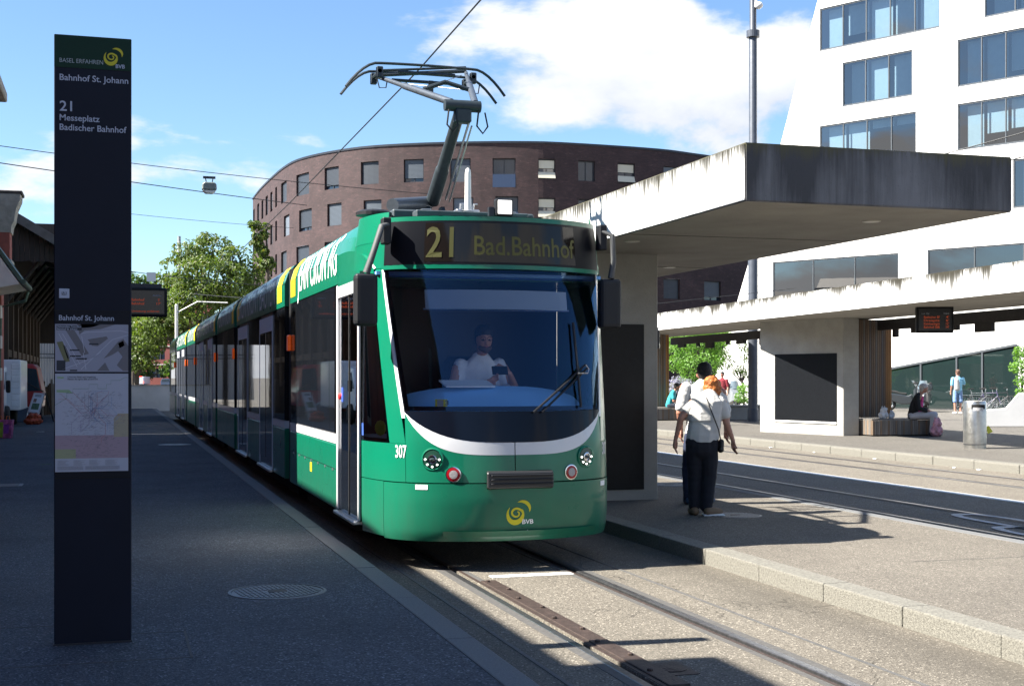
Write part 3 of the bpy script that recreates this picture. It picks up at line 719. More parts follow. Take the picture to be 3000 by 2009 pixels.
# ------------------------------------------------------------------ second shelter, across the tracks
sh2 = empty('tram_shelter', (17.8, 30.5, 0.155), 'long tram shelter across the tracks with moss stained white concrete roof', 'shelter')
RZ2 = R(-4.18); PV = (15.26, 19.7, 0)
def loc2(x, y, z=0.0): return Vector(PV) + Matrix.Rotation(RZ2, 3, 'Z') @ Vector((x, y, 0)) + Vector((0, 0, z))
C2A, C2B = 3.15, 3.69
m_conc3 = concrete('canopy2_side', (0.66, 0.665, 0.66), C2B, C2B - C2A, 0.9, thr=0.62, wash=0.34, dark=(0.06, 0.057, 0.048), moss=(0.030, 0.027, 0.018), mossk=1.15, mossa=0.46)
slab(PV[0], PV[0] + 2.9, PV[1] - 8, PV[1] + 27, C2A, C2B, [m_conc3, m_conc3, m_concu], sh2, RZ2, PV)
def box2(x0, x1, y0, y1, z0, z1, name, mat, bevel=0.0):
    g = G(); c = [loc2(x0, y0, z0), loc2(x1, y0, z0), loc2(x1, y1, z0), loc2(x0, y1, z0)]
    g.prism(c, (0, 0, z1 - z0)); return inv(g.build(name, mat, bevel=bevel), sh2)
PA, PC, PD = Vector((16.94, 32.9, 0)), Vector((17.76, 29.94, 0)), Vector((18.24, 29.98, 0))
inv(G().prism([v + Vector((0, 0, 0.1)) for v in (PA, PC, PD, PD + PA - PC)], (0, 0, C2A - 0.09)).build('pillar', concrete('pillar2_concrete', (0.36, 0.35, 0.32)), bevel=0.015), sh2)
def on_face(px):
    lo, hi = 0.0, 1.0
    for _ in range(30):
        m = (lo + hi) / 2; q = PA.lerp(PC, m)
        if CX + FPX * (q.x * CS - q.y * SN) / dep(q.x, q.y) < px: lo = m
        else: hi = m
    return PA.lerp(PC, lo)
fnn = Vector(((PC - PA).y, -(PC - PA).x, 0)).normalized(); fnn = fnn if fnn.x < 0 else -fnn
q0, q1 = on_face(2271), on_face(2452)
z0_, z1_ = zon(1229, q0.x, q0.y), zon(1038, q0.x, q0.y)
inv(G().prism([q0 + fnn * 0.012 + Vector((0, 0, z0_)), q1 + fnn * 0.012 + Vector((0, 0, z0_)), q1 + fnn * 0.012 + Vector((0, 0, z1_)), q0 + fnn * 0.012 + Vector((0, 0, z1_))], -fnn * 0.03).build('notice_panel', m_blackpanel), sh2)
inv(G().prism([q0 + fnn * 0.03 + Vector((0, 0, z0_ - 0.05)), q1 + fnn * 0.03 + Vector((0, 0, z0_ - 0.05)), q1 + fnn * 0.03 + Vector((0, 0, z0_ - 0.003)), q0 + fnn * 0.03 + Vector((0, 0, z0_ - 0.003))], -fnn * 0.05).build('panel_sill', m_white), sh2)
# dark timber edge beam with hanging battens on the far side
m_tim_d = M('dark_timber', (0.025, 0.022, 0.022), 0.8, var=0.3, scale=10)
box2(2.95, 3.15, -8, 27, 2.86, 3.12, 'edge_beam', m_tim_d)
for i in range(24):
    y = -7 + i * 1.42
    box2(3.0, 3.1, y, y + 0.16 + 0.5 * (i % 2), 2.74 - 0.08 * (i % 3 == 0), 2.865, 'batten', m_tim_d)
# vertical timber slats beside the pillars, and slatted benches
m_slat = [woodmat('slat_brown', (0.18, 0.125, 0.085), (0.27, 0.19, 0.125)), woodmat('slat_orange', (0.36, 0.17, 0.06), (0.46, 0.24, 0.09)), woodmat('slat_grey', (0.16, 0.145, 0.13), (0.24, 0.215, 0.19))]
def slat_screen(x0, x1, y, z0, z1, n, root, edge_orange=2):
    inv(G().bb((x0, y + 0.02, z0), (x1, y + 0.5, z1)).build('backing', m_black), root)
    w = (x1 - x0) / n
    for i in range(n):
        mt = m_slat[1] if (i < edge_orange or (i >= n - edge_orange - 1)) else m_slat[0 if i % 3 else 2]
        inv(G().bb((x0 + i * w + 0.008, y - 0.012, z0), (x0 + (i + 1) * w - 0.008, y + 0.02, z1)).build('slat', mt), root)
slat_screen(18.22, 19.42, 30.35, 0.60, 3.13, 20, sh2)
ya = 43.2
slat_screen(17.55, 18.72, ya, 0.60, 3.13, 18, sh2, 1)
def slat_bench(x0, x1, y0, y1, label):
    b = empty('bench', ((x0 + x1) / 2, (y0 + y1) / 2, 0.155), label, 'bench', 'slatted timber benches in the far shelter')
    inv(G().bb((x0 + 0.03, y0 + 0.03, 0.155), (x1 - 0.03, y1, 0.52)).build('base', m_black), b)
    n = int((x1 - x0) / 0.055)
    for i in range(n): inv(G().bb((x0 + i * 0.055 + 0.005, y0, 0.19), (x0 + i * 0.055 + 0.05, y0 + 0.03, 0.555)).build('slat', m_slat[2 if i % 4 else 0]), b)
    k = int((y1 - y0) / 0.055)
    for i in range(k): inv(G().bb((x0 - 0.0, y0 + i * 0.055 + 0.04, 0.56), (x1, y0 + i * 0.055 + 0.085, 0.59)).build('seat_slat', m_slat[2]), b)
    for i in range(k): inv(G().bb((x0, y0 + i * 0.055 + 0.04, 0.19), (x0 + 0.028, y0 + i * 0.055 + 0.085, 0.555)).build('slat', m_slat[2 if i % 3 else 0]), b)
    return b
slat_bench(18.30, 20.15, 29.45, 30.3, 'slatted timber bench that the grey haired woman sits on')
slat_bench(17.2, 19.2, 42.3, 43.1, 'far slatted timber bench where a person in a turquoise shirt sits')
# concrete block seat between the shelters, white planter wall at the right edge
b = empty('concrete_bench', tuple(onz(2180, 1229, 0.155)), 'pale concrete block seat behind the walking couple', 'bench')
c0, c1 = onz(2120, 1228, 0.155), onz(2240, 1231, 0.155)
G().prism([(-0.75, -0.3, 0), (0.75, -0.3, 0), (0.75, 0.3, 0), (-0.75, 0.3, 0)], (0, 0, 0.46)).build('block', m_concp, b, bevel=0.02)
G().bb((-0.8, -0.34, 0.46), (0.8, 0.34, 0.52)).build('seat', m_concp, b, bevel=0.01)
e = empty('planter_wall', tuple(onz(2960, 1250, 0.155)), 'low white concrete planter wall with sloping end at the right edge', 'wall')
dz = 5928 / (1250 - 1104); k_ = dz / FPX
G().prism([Vector((-0.85 * CS, 0.85 * SN, 0)), Vector((2.2 * CS, -2.2 * SN, 0)), Vector((2.2 * CS, -2.2 * SN, 1.02)), Vector((0.25 * CS, -0.25 * SN, 1.02)), Vector((-0.15 * CS, 0.15 * SN, 0.55)), Vector((-0.85 * CS, 0.85 * SN, 0.5))], (0.45 * SN + 0.2, 0.45 * CS, 0)).build('wall', m_wwall, e, bevel=0.02)
# ------------------------------------------------------------------ left side: station, annex, brick end, shed
m_red = M('red_brick_paint', (0.24, 0.065, 0.05), 0.85, var=0.22, scale=6, bump=0.3, bscale=30)
m_sand = M('sandstone', (0.30, 0.28, 0.25), 0.85, var=0.3, scale=5, bump=0.3, bscale=25)
m_slate = M('roof_slate', (0.06, 0.05, 0.048), 0.7, var=0.3, scale=6)
m_salmon = M('salmon_plaster', (0.34, 0.15, 0.11), 0.85, var=0.15, scale=4)
m_soffit = M('soffit_white', (0.55, 0.55, 0.52), 0.7, var=0.15, scale=3)
m_gutter = M('gutter_green', (0.05, 0.085, 0.065), 0.5, 0.3, var=0.3, scale=14)
m_shut = M('shutter', (0.45, 0.45, 0.42), 0.6)
st = empty('station_building', (-6, 26, 0.13), 'red brick station building whose eaves show at the left edge', 'building')
XW = -3.2
def stat(y0, y1, eave, over, ridge=2.6, back=-13.0, XW=-3.2):
    inv(G().bb((back, y0, 0.1), (XW, y1, eave - 0.25)).build('wall', m_red), st)
    inv(G().bb((back - 0.4, y0 - 0.12, eave - 0.25), (XW + over, y1 + 0.12, eave)).build('cornice', m_sand, bevel=0.03), st)
    xm = (back + XW) / 2
    inv(G().prism([(XW + over - 0.05, y0, eave + 0.002), (xm, y0, eave + ridge), (back, y0, eave + 0.002)], (0, y1 - y0, 0)).build('roof', m_slate), st)
stat(18.85, 37.2, 9.1, 0.55, 3.0)
stat(16.75, 18.7, 7.4, 0.55, 1.2)
stat(7.8, 16.6, 5.66, 0.22, 0.9)
stat(41.4, 62.0, 8.6, 0.3, 1.0, -13.0, -5.5)  # unseen rear wing, added to keep the far end of the pavement shaded
stat(-12.0, 7.65, 6.6, 0.22, 1.5)
m_stw = glassmat('station_glass', dark=(0.02, 0.03, 0.04))
for (ya, yb, rowz) in ((18.2, 37.2, (1.0, 4.9)), (7.0, 15.9, (1.0,)), (-4, 6.8, (1.0,))):
    y = ya + 1.0
    while y + 1.6 < yb:
        for z in rowz:
            f = inv(G().bb((XW - 0.03, y, z), (XW + 0.06, y + 1.25, z + 2.2)).build('window', m_sand), st)
            G().bb((XW + 0.03, y + 0.13, z + 0.13), (XW + 0.075, y + 1.12, z + 2.05)).build('pane', m_stw, f)
        y += 2.9
# brick end block with cornice, seen at the left edge
eb = empty('brick_block', (-4.5, 42, 0.13), 'red brick block with grey stone cornice at the left edge', 'building')
yb = 41.2
inv(G().bb((-9, 40.3, 0.1), (-3.02, yb, 4.5)).build('wall', m_red), eb)
inv(G().bb((-9, 40.3, 4.502), (-2.80, yb, 5.75)).build('wall', m_red), eb)
inv(G().bb((-9.05, 40.28, 4.75), (-2.74, yb + 0.06, 5.0)).build('string_course', m_sand, bevel=0.03), eb)
cp = [(-2.79, 5.752), (-2.77, 5.76), (-2.75, 5.95), (-2.68, 6.1), (-2.66, 6.28), (-2.62, 6.45), (-2.52, 6.7), (-2.51, 6.85), (-9, 6.85), (-9, 5.752)]
inv(G().prism([(x, 40.3, z) for x, z in cp], (0, yb - 40.24, 0)).build('cornice', m_sand), eb)
inv(G().bb((-9, 40.3, 6.852), (-2.46, yb + 0.1, 6.95)).build('coping', m_slate, bevel=0.02), eb)
# low annex with a steep roof, its eaves overhanging the platform
an = empty('annex', (-4, 38.5, 0.13), 'low salmon plastered annex with green gutter at the left edge', 'building')
inv(G().bb((-8, 37.4, 0.1), (-3.12, 40.2, 4.6)).build('wall', m_salmon), an)
e0 = Vector((-2.32, 37.3, 4.12)); up_ = Vector((-1.35, 0, 1.95))
inv(G().prism([e0, e0 + up_ * 2.2, e0 + up_ * 2.2 + Vector((-0.02, 0, 0.16)), e0 + Vector((0.02, 0, 0.14))], (0, 3.0, 0)).build('roof', m_gutter), an)
inv(G().prism([e0 + Vector((-0.02, 0.02, -0.02)), e0 + Vector((-1.0, 0.02, -0.22)), e0 + up_ * 0.75 + Vector((-0.03, 0.02, -0.03))], (0, 2.94, 0)).build('soffit', m_soffit), an)
inv(G().tube([e0 + Vector((0.06, 0, 0.04)), e0 + Vector((0.06, 3.0, 0.04))], 0.07, 10).build('gutter', m_gutter), an)
inv(G().tube([e0 + Vector((0.02, 2.8, -0.05)), e0 + Vector((-0.05, 2.8, -0.32)), e0 + Vector((-0.7, 2.8, -0.5)), e0 + Vector((-0.78, 2.8, -3.9))], 0.045, 8).build('downpipe', m_gutter), an)
inv(G().tube([e0 + Vector((-0.5, 0.3, 0.55)), e0 + Vector((-0.42, 0.3, 0.2)), e0 + Vector((-0.8, 0.3, -0.1)), e0 + Vector((-1.0, 0.3, -0.25))], 0.045, 8).build('downpipe', m_gutter), an)
for z in (1.55, 2.45, 3.3): inv(G().bb((-3.13, 39.6, z), (-2.98, 40.12, z + 0.35)).build('shutter', m_shut), an)
# old timber goods shed
m_wood_d = woodmat('shed_boards', (0.018, 0.014, 0.013), (0.038, 0.030, 0.026), 2.0)
m_wood_b = woodmat('shed_posts', (0.045, 0.030, 0.020), (0.075, 0.05, 0.032), 2.0)
sd_ = empty('goods_shed', (-2, 58, 0.13), 'old open timber goods shed behind the dark sign', 'shed')
ys, ye = 48.0, 69.5
zr = lambda x: 7.03 - 0.60 * (x + 3.23)
xb = [-4.3 + 0.16 * i for i in range(27)]
for i in range(len(xb) - 1):
    x0, x1 = xb[i] + 0.006, xb[i + 1] - 0.006
    if x1 > -0.1: break
    inv(G().prism([(x0, ys, 5.55 + random.uniform(0, 0.05)), (x1, ys, 5.55 + random.uniform(0, 0.05)), (x1, ys, zr(x1) - 0.05), (x0, ys, zr(x0) - 0.05)], (0, 0.04 + random.uniform(0, 0.02), 0)).build('board', m_wood_d), sd_)
inv(G().prism([(-5.1, ys - 0.5, zr(-5.1)), (0.1, ys - 0.5, zr(0.1)), (0.1, ys - 0.5, zr(0.1) + 0.2), (-5.1, ys - 0.5, zr(-5.1) + 0.2)], (0, ye - ys + 1, 0)).build('roof', m_slate), sd_)
inv(G().prism([(-5.1, ys - 0.56, zr(-5.1) - 0.12), (0.12, ys - 0.56, zr(0.12) - 0.12), (0.12, ys - 0.56, zr(0.12) + 0.22), (-5.1, ys - 0.56, zr(-5.1) + 0.22)], (0, 0.055, 0)).build('verge_board', M('verge', (0.10, 0.095, 0.09), 0.8, var=0.3)), sd_)
inv(G().bb((-3.75, ys + 0.1, 0.1), (-3.62, ye, 7.0)).build('wall', m_wood_d), sd_)
inv(G().bb((-7.5, ye, 3.3), (0.2, ye + 0.2, 9.2)).build('wall', m_wood_d), sd_)
for i in range(9):
    y = ys + 0.3 + i * 2.55
    inv(G().bb((-3.61, y, 0.1), (-3.40, y + 0.24, 5.6)).build('post', m_wood_b, bevel=0.01), sd_)
    inv(G().tube([(-3.5, y + 0.12, 4.2), (-2.3, y + 0.12, 5.75), (0.0, y + 0.12, 4.95)], 0.09, 6).build('brace', m_wood_d), sd_)
    if i < 8: inv(G().bb((-3.60, y + 0.3, 2.35), (-3.45, y + 2.5, 2.6)).build('rail', m_wood_b), sd_)
for y in (ys + 0.3, ys + 10, ye - 0.4): inv(G().bb((-0.5, y, 0.1), (-0.28, y + 0.22, 5.0)).build('post', m_wood_b), sd_)
# picket fence and gate posts behind the vans
fe = empty('wooden_fence', (-1.8, 52.0, 0.13), 'worn upright plank fence under the goods shed', 'fence')
for i in range(12):
    p = at(106 + i * 4.6, 1150, 52.0 + 0.2 * i); h = 1.1 + random.uniform(0, 0.45)
    inv(G().box((p.x, p.y, 0.13 + h / 2), (0.085, 0.03, h), rz=random.uniform(-0.3, 0.3), ry=random.uniform(-0.03, 0.03)).build('plank', random.choice(m_slat[2:] + [m_wood_b])), fe)
for z in (0.5, 1.0):
    a, b_ = at(104, 1150, 52.1), at(160, 1150, 54.5); inv(G().tube([(a.x, a.y + 0.05, z + 0.13), (b_.x, b_.y + 0.05, z + 0.13)], 0.03, 6).build('rail', m_wood_b), fe)
# pale corrugated hall seen through the shed
ch = empty('corrugated_hall', tuple(onz(140, 1175, 0.13)), 'pale corrugated hall beyond the goods shed', 'building')
a, b_ = at(100, HY, 86), at(330, HY, 92)
n = 60
g = G()
for i in range(n):
    p0 = a.lerp(b_, i / n); p1 = a.lerp(b_, (i + 1) / n); off = Vector((0, 0.12 * (i % 2), 0)); of2 = Vector((0, 0.12 * ((i + 1) % 2), 0))
    g.quad((p0.x, p0.y + off.y, 0.1), (p1.x, p1.y + of2.y, 0.1), (p1.x, p1.y + of2.y, 4.8), (p0.x, p0.y + off.y, 4.8))
inv(g.build('wall', M('corrugated', (0.30, 0.32, 0.35), 0.5, 0.3)), ch)
for z in (2.9, 3.15): inv(G().tube([a + Vector((0, -0.4, z - a.z)), b_ + Vector((0, -0.4, z - b_.z))], 0.03, 6).build('rail', m_dkmetal), ch)
# ------------------------------------------------------------------ far end of the street: low white wall, red offices, vans
wl = empty('retaining_wall', tuple(onz(430, 1200, 0.13)), 'low pale wall closing the far end of the shaded pavement', 'wall')
a, b_ = at(300, HY, 63.5), at(760, HY, 66.5); a.z = b_.z = 0
dn = (b_ - a).normalized(); nn = Vector((-dn.y, dn.x, 0))
inv(G().prism([a, b_, b_ + nn * 0.3, a + nn * 0.3], (0, 0, 1.22)).build('wall', M('wall_white', (0.40, 0.42, 0.44), 0.85, var=0.12, scale=1.5)), wl)
inv(G().prism([a - nn * 0.03 + Vector((0, 0, 1.222)), b_ - nn * 0.03 + Vector((0, 0, 1.222)), b_ + nn * 0.33 + Vector((0, 0, 1.222)), a + nn * 0.33 + Vector((0, 0, 1.222))], (0, 0, 0.05)).build('coping', m_sand), wl)
ro = empty('red_office_block', tuple(at(450, HY, 262)), 'far red office block with strip windows behind the trees', 'building')
ra, rb = at(300, HY, 262), at(620, HY, 258); ra.z = rb.z = 0
rl = (rb - ra).length; rd = (rb - ra).normalized(); rn = Vector((rd.y, -rd.x, 0))
Pr = lambda s, z: ra + rd * s + Vector((0, 0, z))
rw = []
pxs = lambda px: (px - 300) / 320 * rl
for r_ in range(4):
    for p0, p1 in ((355, 415), (431, 484), (500, 550), (565, 612)): rw.append((pxs(p0), pxs(p1), 1.5 + r_ * 3.55, 3.35 + r_ * 3.55))
g, uv = opening_wall(Pr, lambda s: rn, [0, rl], [0, 16], rw, 0.3)
inv(build_uv(g, uv, 'wall', M('red_panel', (0.16, 0.04, 0.035), 0.8, var=0.1, scale=0.5)), ro)
for w in rw:
    f = inv(G().prism([Pr(w[0], w[2]) - rn * 0.2, Pr(w[1], w[2]) - rn * 0.2, Pr(w[1], w[3]) - rn * 0.2, Pr(w[0], w[3]) - rn * 0.2], -rn * 0.05).build('window', m_win), ro)
    for q in range(1, 4):
        s = w[0] + (w[1] - w[0]) * q / 4; G().prism([Pr(s - 0.06, w[2]) - rn * 0.19, Pr(s + 0.06, w[2]) - rn * 0.19, Pr(s + 0.06, w[3]) - rn * 0.19, Pr(s - 0.06, w[3]) - rn * 0.19], rn * 0.08).build('mullion', m_greyframe, f)
inv(G().prism([Pr(0, 16), Pr(rl, 16), Pr(rl, 16) - rn * 14, Pr(0, 16) - rn * 14], (0, 0, 0.4)).build('roof', m_slate), ro)
for r_ in (0, 1, 2): inv(G().prism([Pr(0, 4.0 + r_ * 3.55) + rn * 0.02, Pr(rl, 4.0 + r_ * 3.55) + rn * 0.02, Pr(rl, 4.15 + r_ * 3.55) + rn * 0.02, Pr(0, 4.15 + r_ * 3.55) + rn * 0.02], rn * 0.15).build('sill_band', m_soffit), ro)
# ------------------------------------------------------------------ the tram
TX, TY = 3.27, 11.0
def paint(name, col, rough=0.3):
    m, t, b = newmat(name)
    pos = N(t, 'ShaderNodeNewGeometry').outputs['Position']
    c = mixc(t, mathn(t, 'MULTIPLY', ramp(t, noisen(t, pos, 2.2, 6, 0.65), 0.35, 0.75), 0.22), col, tuple(x * 0.7 + 0.012 for x in col))
    sx = N(t, 'ShaderNodeSeparateXYZ'); t.links.new(pos, sx.inputs[0])
    dirt = mathn(t, 'MULTIPLY', mathn(t, 'SUBTRACT', 0.95, sx.outputs[2], clamp=True), noisen(t, mapping(t, pos, (6, 6, 1.2)), 1.5, 6, 0.7))
    c = mixc(t, mathn(t, 'MULTIPLY', dirt, 0.9), c, (0.05, 0.05, 0.045))
    t.links.new(c, b.inputs['Base Color']); b.inputs['Roughness'].default_value = rough
    t.links.new(mathn(t, 'MULTIPLY_ADD', noisen(t, pos, 5, 5), 0.16, rough - 0.08), b.inputs['Roughness'])
    b.inputs['Coat Weight'].default_value = 0.35; b.inputs['Coat Roughness'].default_value = 0.06; b.inputs['Specular IOR Level'].default_value = 0.3
    bn = N(t, 'ShaderNodeBump', inp={'Strength': 0.04, 'Distance': 0.02}); t.links.new(noisen(t, pos, 2.5, 2), bn.inputs['Height']); t.links.new(bn.outputs[0], b.inputs['Normal'])
    t.links.new(bn.outputs[0], b.inputs['Coat Normal'])
    MATS[name] = m; return m
m_green = paint('tram_green', (0.0012, 0.150, 0.082))
m_twhite = paint('tram_white', (0.62, 0.63, 0.65))
m_tglass = glassmat('tram_window', dark=(0.008, 0.010, 0.014))
m_tblack = M('tram_black', (0.006, 0.007, 0.010), 0.35, spec=0.2)
m_rubber = M('rubber', (0.014, 0.014, 0.015), 0.75)
m_plastic = M('black_plastic', (0.014, 0.015, 0.018), 0.5, spec=0.3, bump=0.15, bscale=300)
m_roofgrey = M('roof_equipment', (0.045, 0.06, 0.07), 0.55, var=0.3, scale=9)
m_alu = M('aluminium', (0.55, 0.56, 0.57), 0.35, 0.9, var=0.15, scale=20)
m_yellow = M('logo_yellow', (0.56, 0.50, 0.01), 0.5)
m_letter = M('letter_white', (0.80, 0.80, 0.80), 0.5)
m_orange = M('orange_lens', (0.75, 0.13, 0.015), 0.25, emit=(1.0, 0.12, 0.01), estr=0.05, var=0.25, scale=50)
m_wind = glassmat('windshield_glass', (0.93, 0.96, 1.0), 0.015, gloss=(0.36, 0.62, 1.0))
m_cabg = glassmat('cab_glass', (0.66, 0.70, 0.72), 0.03)
tram = empty('tram', (TX, TY, 0), 'long green and white articulated tram standing at the platform', 'tram')
# plan of the nose: half curve from the centre line to the flank, by arc length
ctl = [(0, -0.20), (0.3, -0.177), (0.6, -0.095), (0.8, 0.015), (0.9, 0.115), (0.98, 0.235), (1.04, 0.38), (1.085, 0.55), (1.12, 0.75), (1.14, 0.95), (1.15, 1.15), (1.15, 2.4)]
dense = []
for i in range(len(ctl) - 1):
    p0, p1, p2, p3 = [Vector(ctl[min(max(j, 0), len(ctl) - 1)]) for j in (i - 1, i, i + 1, i + 2)]
    if i == 0: p0 = Vector((-0.3, -0.177))
    for q in range(10): dense.append(cat(p0, p1, p2, p3, q / 10))
dense.append(Vector(ctl[-1]))
al = [0.0]
for i in range(1, len(dense)): al.append(al[-1] + (dense[i] - dense[i - 1]).length)
def plan(a):
    s = 1 if a >= 0 else -1; a = min(abs(a), al[-1] - 1e-5); i = 0
    while al[i + 1] < a: i += 1
    p = dense[i].lerp(dense[i + 1], (a - al[i]) / (al[i + 1] - al[i])); return s * p.x, p.y
def a_of_y(y):
    for i in range(len(dense)):
        if dense[i].y >= y: return al[i]
    return al[-1]
def a_of_x(x):
    for i in range(len(dense)):
        if dense[i].x >= x: return al[i]
    return al[-1]
def lerp_tab(tab, z):
    if z <= tab[0][0]: return tab[0][1]
    for (z0, v0), (z1, v1) in zip(tab, tab[1:]):
        if z <= z1: return v0 + (v1 - v0) * (z - z0) / (z1 - z0)
    return tab[-1][1]
REC = [(0.24, 0.06), (0.29, 0.025), (0.34, 0.012), (0.44, 0.0), (0.60, -0.01), (0.78, -0.005), (1.1, 0.015), (1.36, 0.06), (2.0, 0.20), (2.6, 0.34), (3.05, 0.36), (3.2, 0.42)]
WID = [(0.24, 0.985), (0.32, 0.995), (0.44, 1.0), (0.6, 1.0), (2.55, 1.0), (2.84, 0.985), (3.1, 0.95)]
def nose(a, z, off=0.0):
    x, y = plan(a); wt = min(1.0, max(0.0, 1 - y / 1.15)); p = Vector((x * lerp_tab(WID, z), y + lerp_tab(REC, z) * wt, z))
    if off:
        x2, y2 = plan(a + 0.01); x1, y1 = plan(a - 0.01); d = Vector((x2 - x1, y2 - y1)).normalized(); p += Vector((d.y, -d.x, 0)) * off
    return p
def rng(a, b, n): return [a + (b - a) * i / n for i in range(n + 1)]
def patch(name, a0, a1, z0, z1, mat, na=16, nz=6, off=0.0, parent=tram, thick=0.0):
    """piece of the nose between two edges; each limit may depend on the other coordinate (af(z) or zf(a))"""
    fa0 = a0 if callable(a0) else (lambda z: a0); fa1 = a1 if callable(a1) else (lambda z: a1)
    fz0 = z0 if callable(z0) else (lambda a: z0); fz1 = z1 if callable(z1) else (lambda a: z1)
    def fn(u, v, o=off):
        if callable(a0) or callable(a1):
            z = fz0(0) + (fz1(0) - fz0(0)) * v; a = fa0(z) + (fa1(z) - fa0(z)) * u
        else:
            a = fa0(0) + (fa1(0) - fa0(0)) * u; z = fz0(a) + (fz1(a) - fz0(a)) * v
        return nose(a, z, o)
    g = G().grid(fn, rng(0, 1, na), rng(0, 1, nz))
    if thick:
        us, vs = rng(0, 1, na), rng(0, 1, nz)
        g.grid(lambda u, v: fn(u, v, off - thick), us, vs, flip=True)
        for ua in (0.0, 1.0): g.grid(lambda u, v: fn(ua, v, off - thick * u), [0, 1], vs)
        for va in (0.0, 1.0): g.grid(lambda u, v: fn(u, va, off - thick * v), us, [0, 1])
        bm_ = True
    return g.build(name, mat, parent, smooth=True)
A9 = a_of_x(0.875); AG = a_of_x(0.985); ADR = a_of_y(0.83); AEND = a_of_y(1.12)
ag = lambda z: A9 + (AG - A9) * (z - 1.36) / 1.24              # windshield side edge
zl = lambda a: 0.99 + 0.355 * (min(abs(a), A9) / A9) ** 4.3     # white U stripe, lower and upper edge
zu = lambda a: 1.095 + 0.255 * (min(abs(a), A9) / A9) ** 3.2
ZG = 0.755
T = 0.012
patch('bumper', -a_of_y(0.33), a_of_y(0.33), 0.26, ZG - 0.006, m_green, 44, 10, 0.004, thick=0.02)
patch('front_panel', -A9, -0.004, ZG + 0.004, zl, m_green, 20, 6, thick=T)
patch('front_panel', 0.004, A9, ZG + 0.004, zl, m_green, 20, 6, thick=T)
patch('front_stripe', -A9, -0.004, zl, zu, m_twhite, 24, 2, 0.001, thick=T)
patch('front_stripe', 0.004, A9, zl, zu, m_twhite, 24, 2, 0.001, thick=T)
patch('windshield_apron', -A9, A9, zu, 1.36, M('apron_glass', (0.004, 0.006, 0.012), 0.12, spec=0.18), 30, 4, 0.002, thick=T)
ws = patch('windshield', lambda z: -ag(z), ag, 1.366, 2.585, m_wind, 30, 14, 0.002)
patch('windshield_edge', lambda z: -ag(z) - 0.002, lambda z: -ag(z) + 0.05, 1.366, 2.585, m_tblack, 2, 10, -0.004)
patch('windshield_edge', lambda z: ag(z) - 0.05, lambda z: ag(z) + 0.002, 1.366, 2.585, m_tblack, 2, 10, -0.004)
patch('windshield_edge', lambda z: -ag(z), ag, 1.362, 1.40, m_tblack, 24, 1, -0.005)
for sgn in (-1, 1):
    w0, w1 = (lambda z: sgn * (ag(z) + 0.003)), (lambda z: sgn * (ag(z) + 0.042))
    patch('pillar_stripe', w0, w1, 1.30, 2.60, m_twhite, 2, 12, 0.003, thick=T)
    # green pillar between windshield and cab window, widening at its foot
    pf = lambda z: a_of_x(0.985) + (a_of_x(1.058) - a_of_x(0.985)) * min(1, max(0, (z - 1.05) / 1.4))
    patch('cab_pillar', lambda z: sgn * (ag(z) + 0.044), lambda z: sgn * pf(z), 1.085, 2.60, m_green, 4, 14, thick=T)
    patch('cab_window', lambda z: sgn * (pf(z) + 0.004), (lambda z: sgn * (ADR - 0.03)), 1.09, 2.50, m_cabg, 8, 10, 0.001)
    for zz0, zz1 in ((1.085, 1.12), (2.47, 2.52)): patch('cab_window_seal', lambda z: sgn * (pf(z)), (lambda z: sgn * (ADR - 0.02)), zz0, zz1, m_tblack, 8, 2, -0.006)
    patch('cab_window_seal', lambda z: sgn * (ADR - 0.06), lambda z: sgn * (ADR - 0.02), 1.085, 2.52, m_tblack, 2, 6, -0.006)
    patch('cab_window_seal', lambda z: sgn * (pf(z)), lambda z: sgn * (pf(z) + 0.04), 1.085, 2.52, m_tblack, 2, 8, -0.006)
    patch('cab_panel', lambda z: sgn * (A9 + 0.005), lambda z: sgn * (ADR - 0.02), ZG + 0.003, 1.083, m_green, 14, 4, thick=T)
    patch('corner_skirt', lambda z: sgn * (a_of_y(0.33) + 0.012), lambda z: sgn * (ADR - 0.02), 0.275, ZG - 0.004, m_green, 8, 6, thick=T)
    patch('cab_header', lambda z: sgn * (ag(2.6)), lambda z: sgn * AEND, 2.605, 2.84, m_green, 10, 3, thick=T)
    patch('cab_header', lambda z: sgn * (a_of_x(1.04)), lambda z: sgn * AEND, 2.52, 2.603, m_green, 6, 1, thick=T)
    patch('cab_shoulder', lambda z: sgn * (AG), lambda z: sgn * AEND, 2.843, 3.10, m_green, 10, 4, thick=T)
# destination box over the windshield
AB = a_of_x(0.99)
box = patch('display_box', lambda z: -AB, lambda z: AB, 2.588, 3.045, m_green, 30, 8, 0.022, thick=0.05)
patch('display_glass', lambda z: -AB + 0.035, lambda z: AB - 0.035, 2.625, 3.005, m_tblack, 24, 6, 0.0245, parent=box)
m_scr = M('screen_face', (0.012, 0.02, 0.026), 0.25, spec=0.6)
patch('display_screen', lambda z: -0.56 - 0.14, lambda z: 0.72, 2.645, 2.985, M('display_cover', (0.012, 0.010, 0.009), 0.06, spec=0.3), 20, 4, 0.0255, parent=box)
m_led = M('led_yellow', (0.055, 0.055, 0.008), 0.6, emit=(0.7, 0.66, 0.08), estr=0.006)
def nose_txt(s, a0, z0, w, h, mat, parent, off, bold=0.0, name='lettering'):
    return text(name, s, lambda u, v: nose(a0 + u, z0 + v, off), w, h, mat, parent, bold)
nose_txt('21', -0.685, 2.69, 0.235, 0.26, m_led, box, 0.028, 0.012)
nose_txt('Bad.Bahnhof', -0.27, 2.71, 0.98, 0.165, m_led, box, 0.028, 0.010)
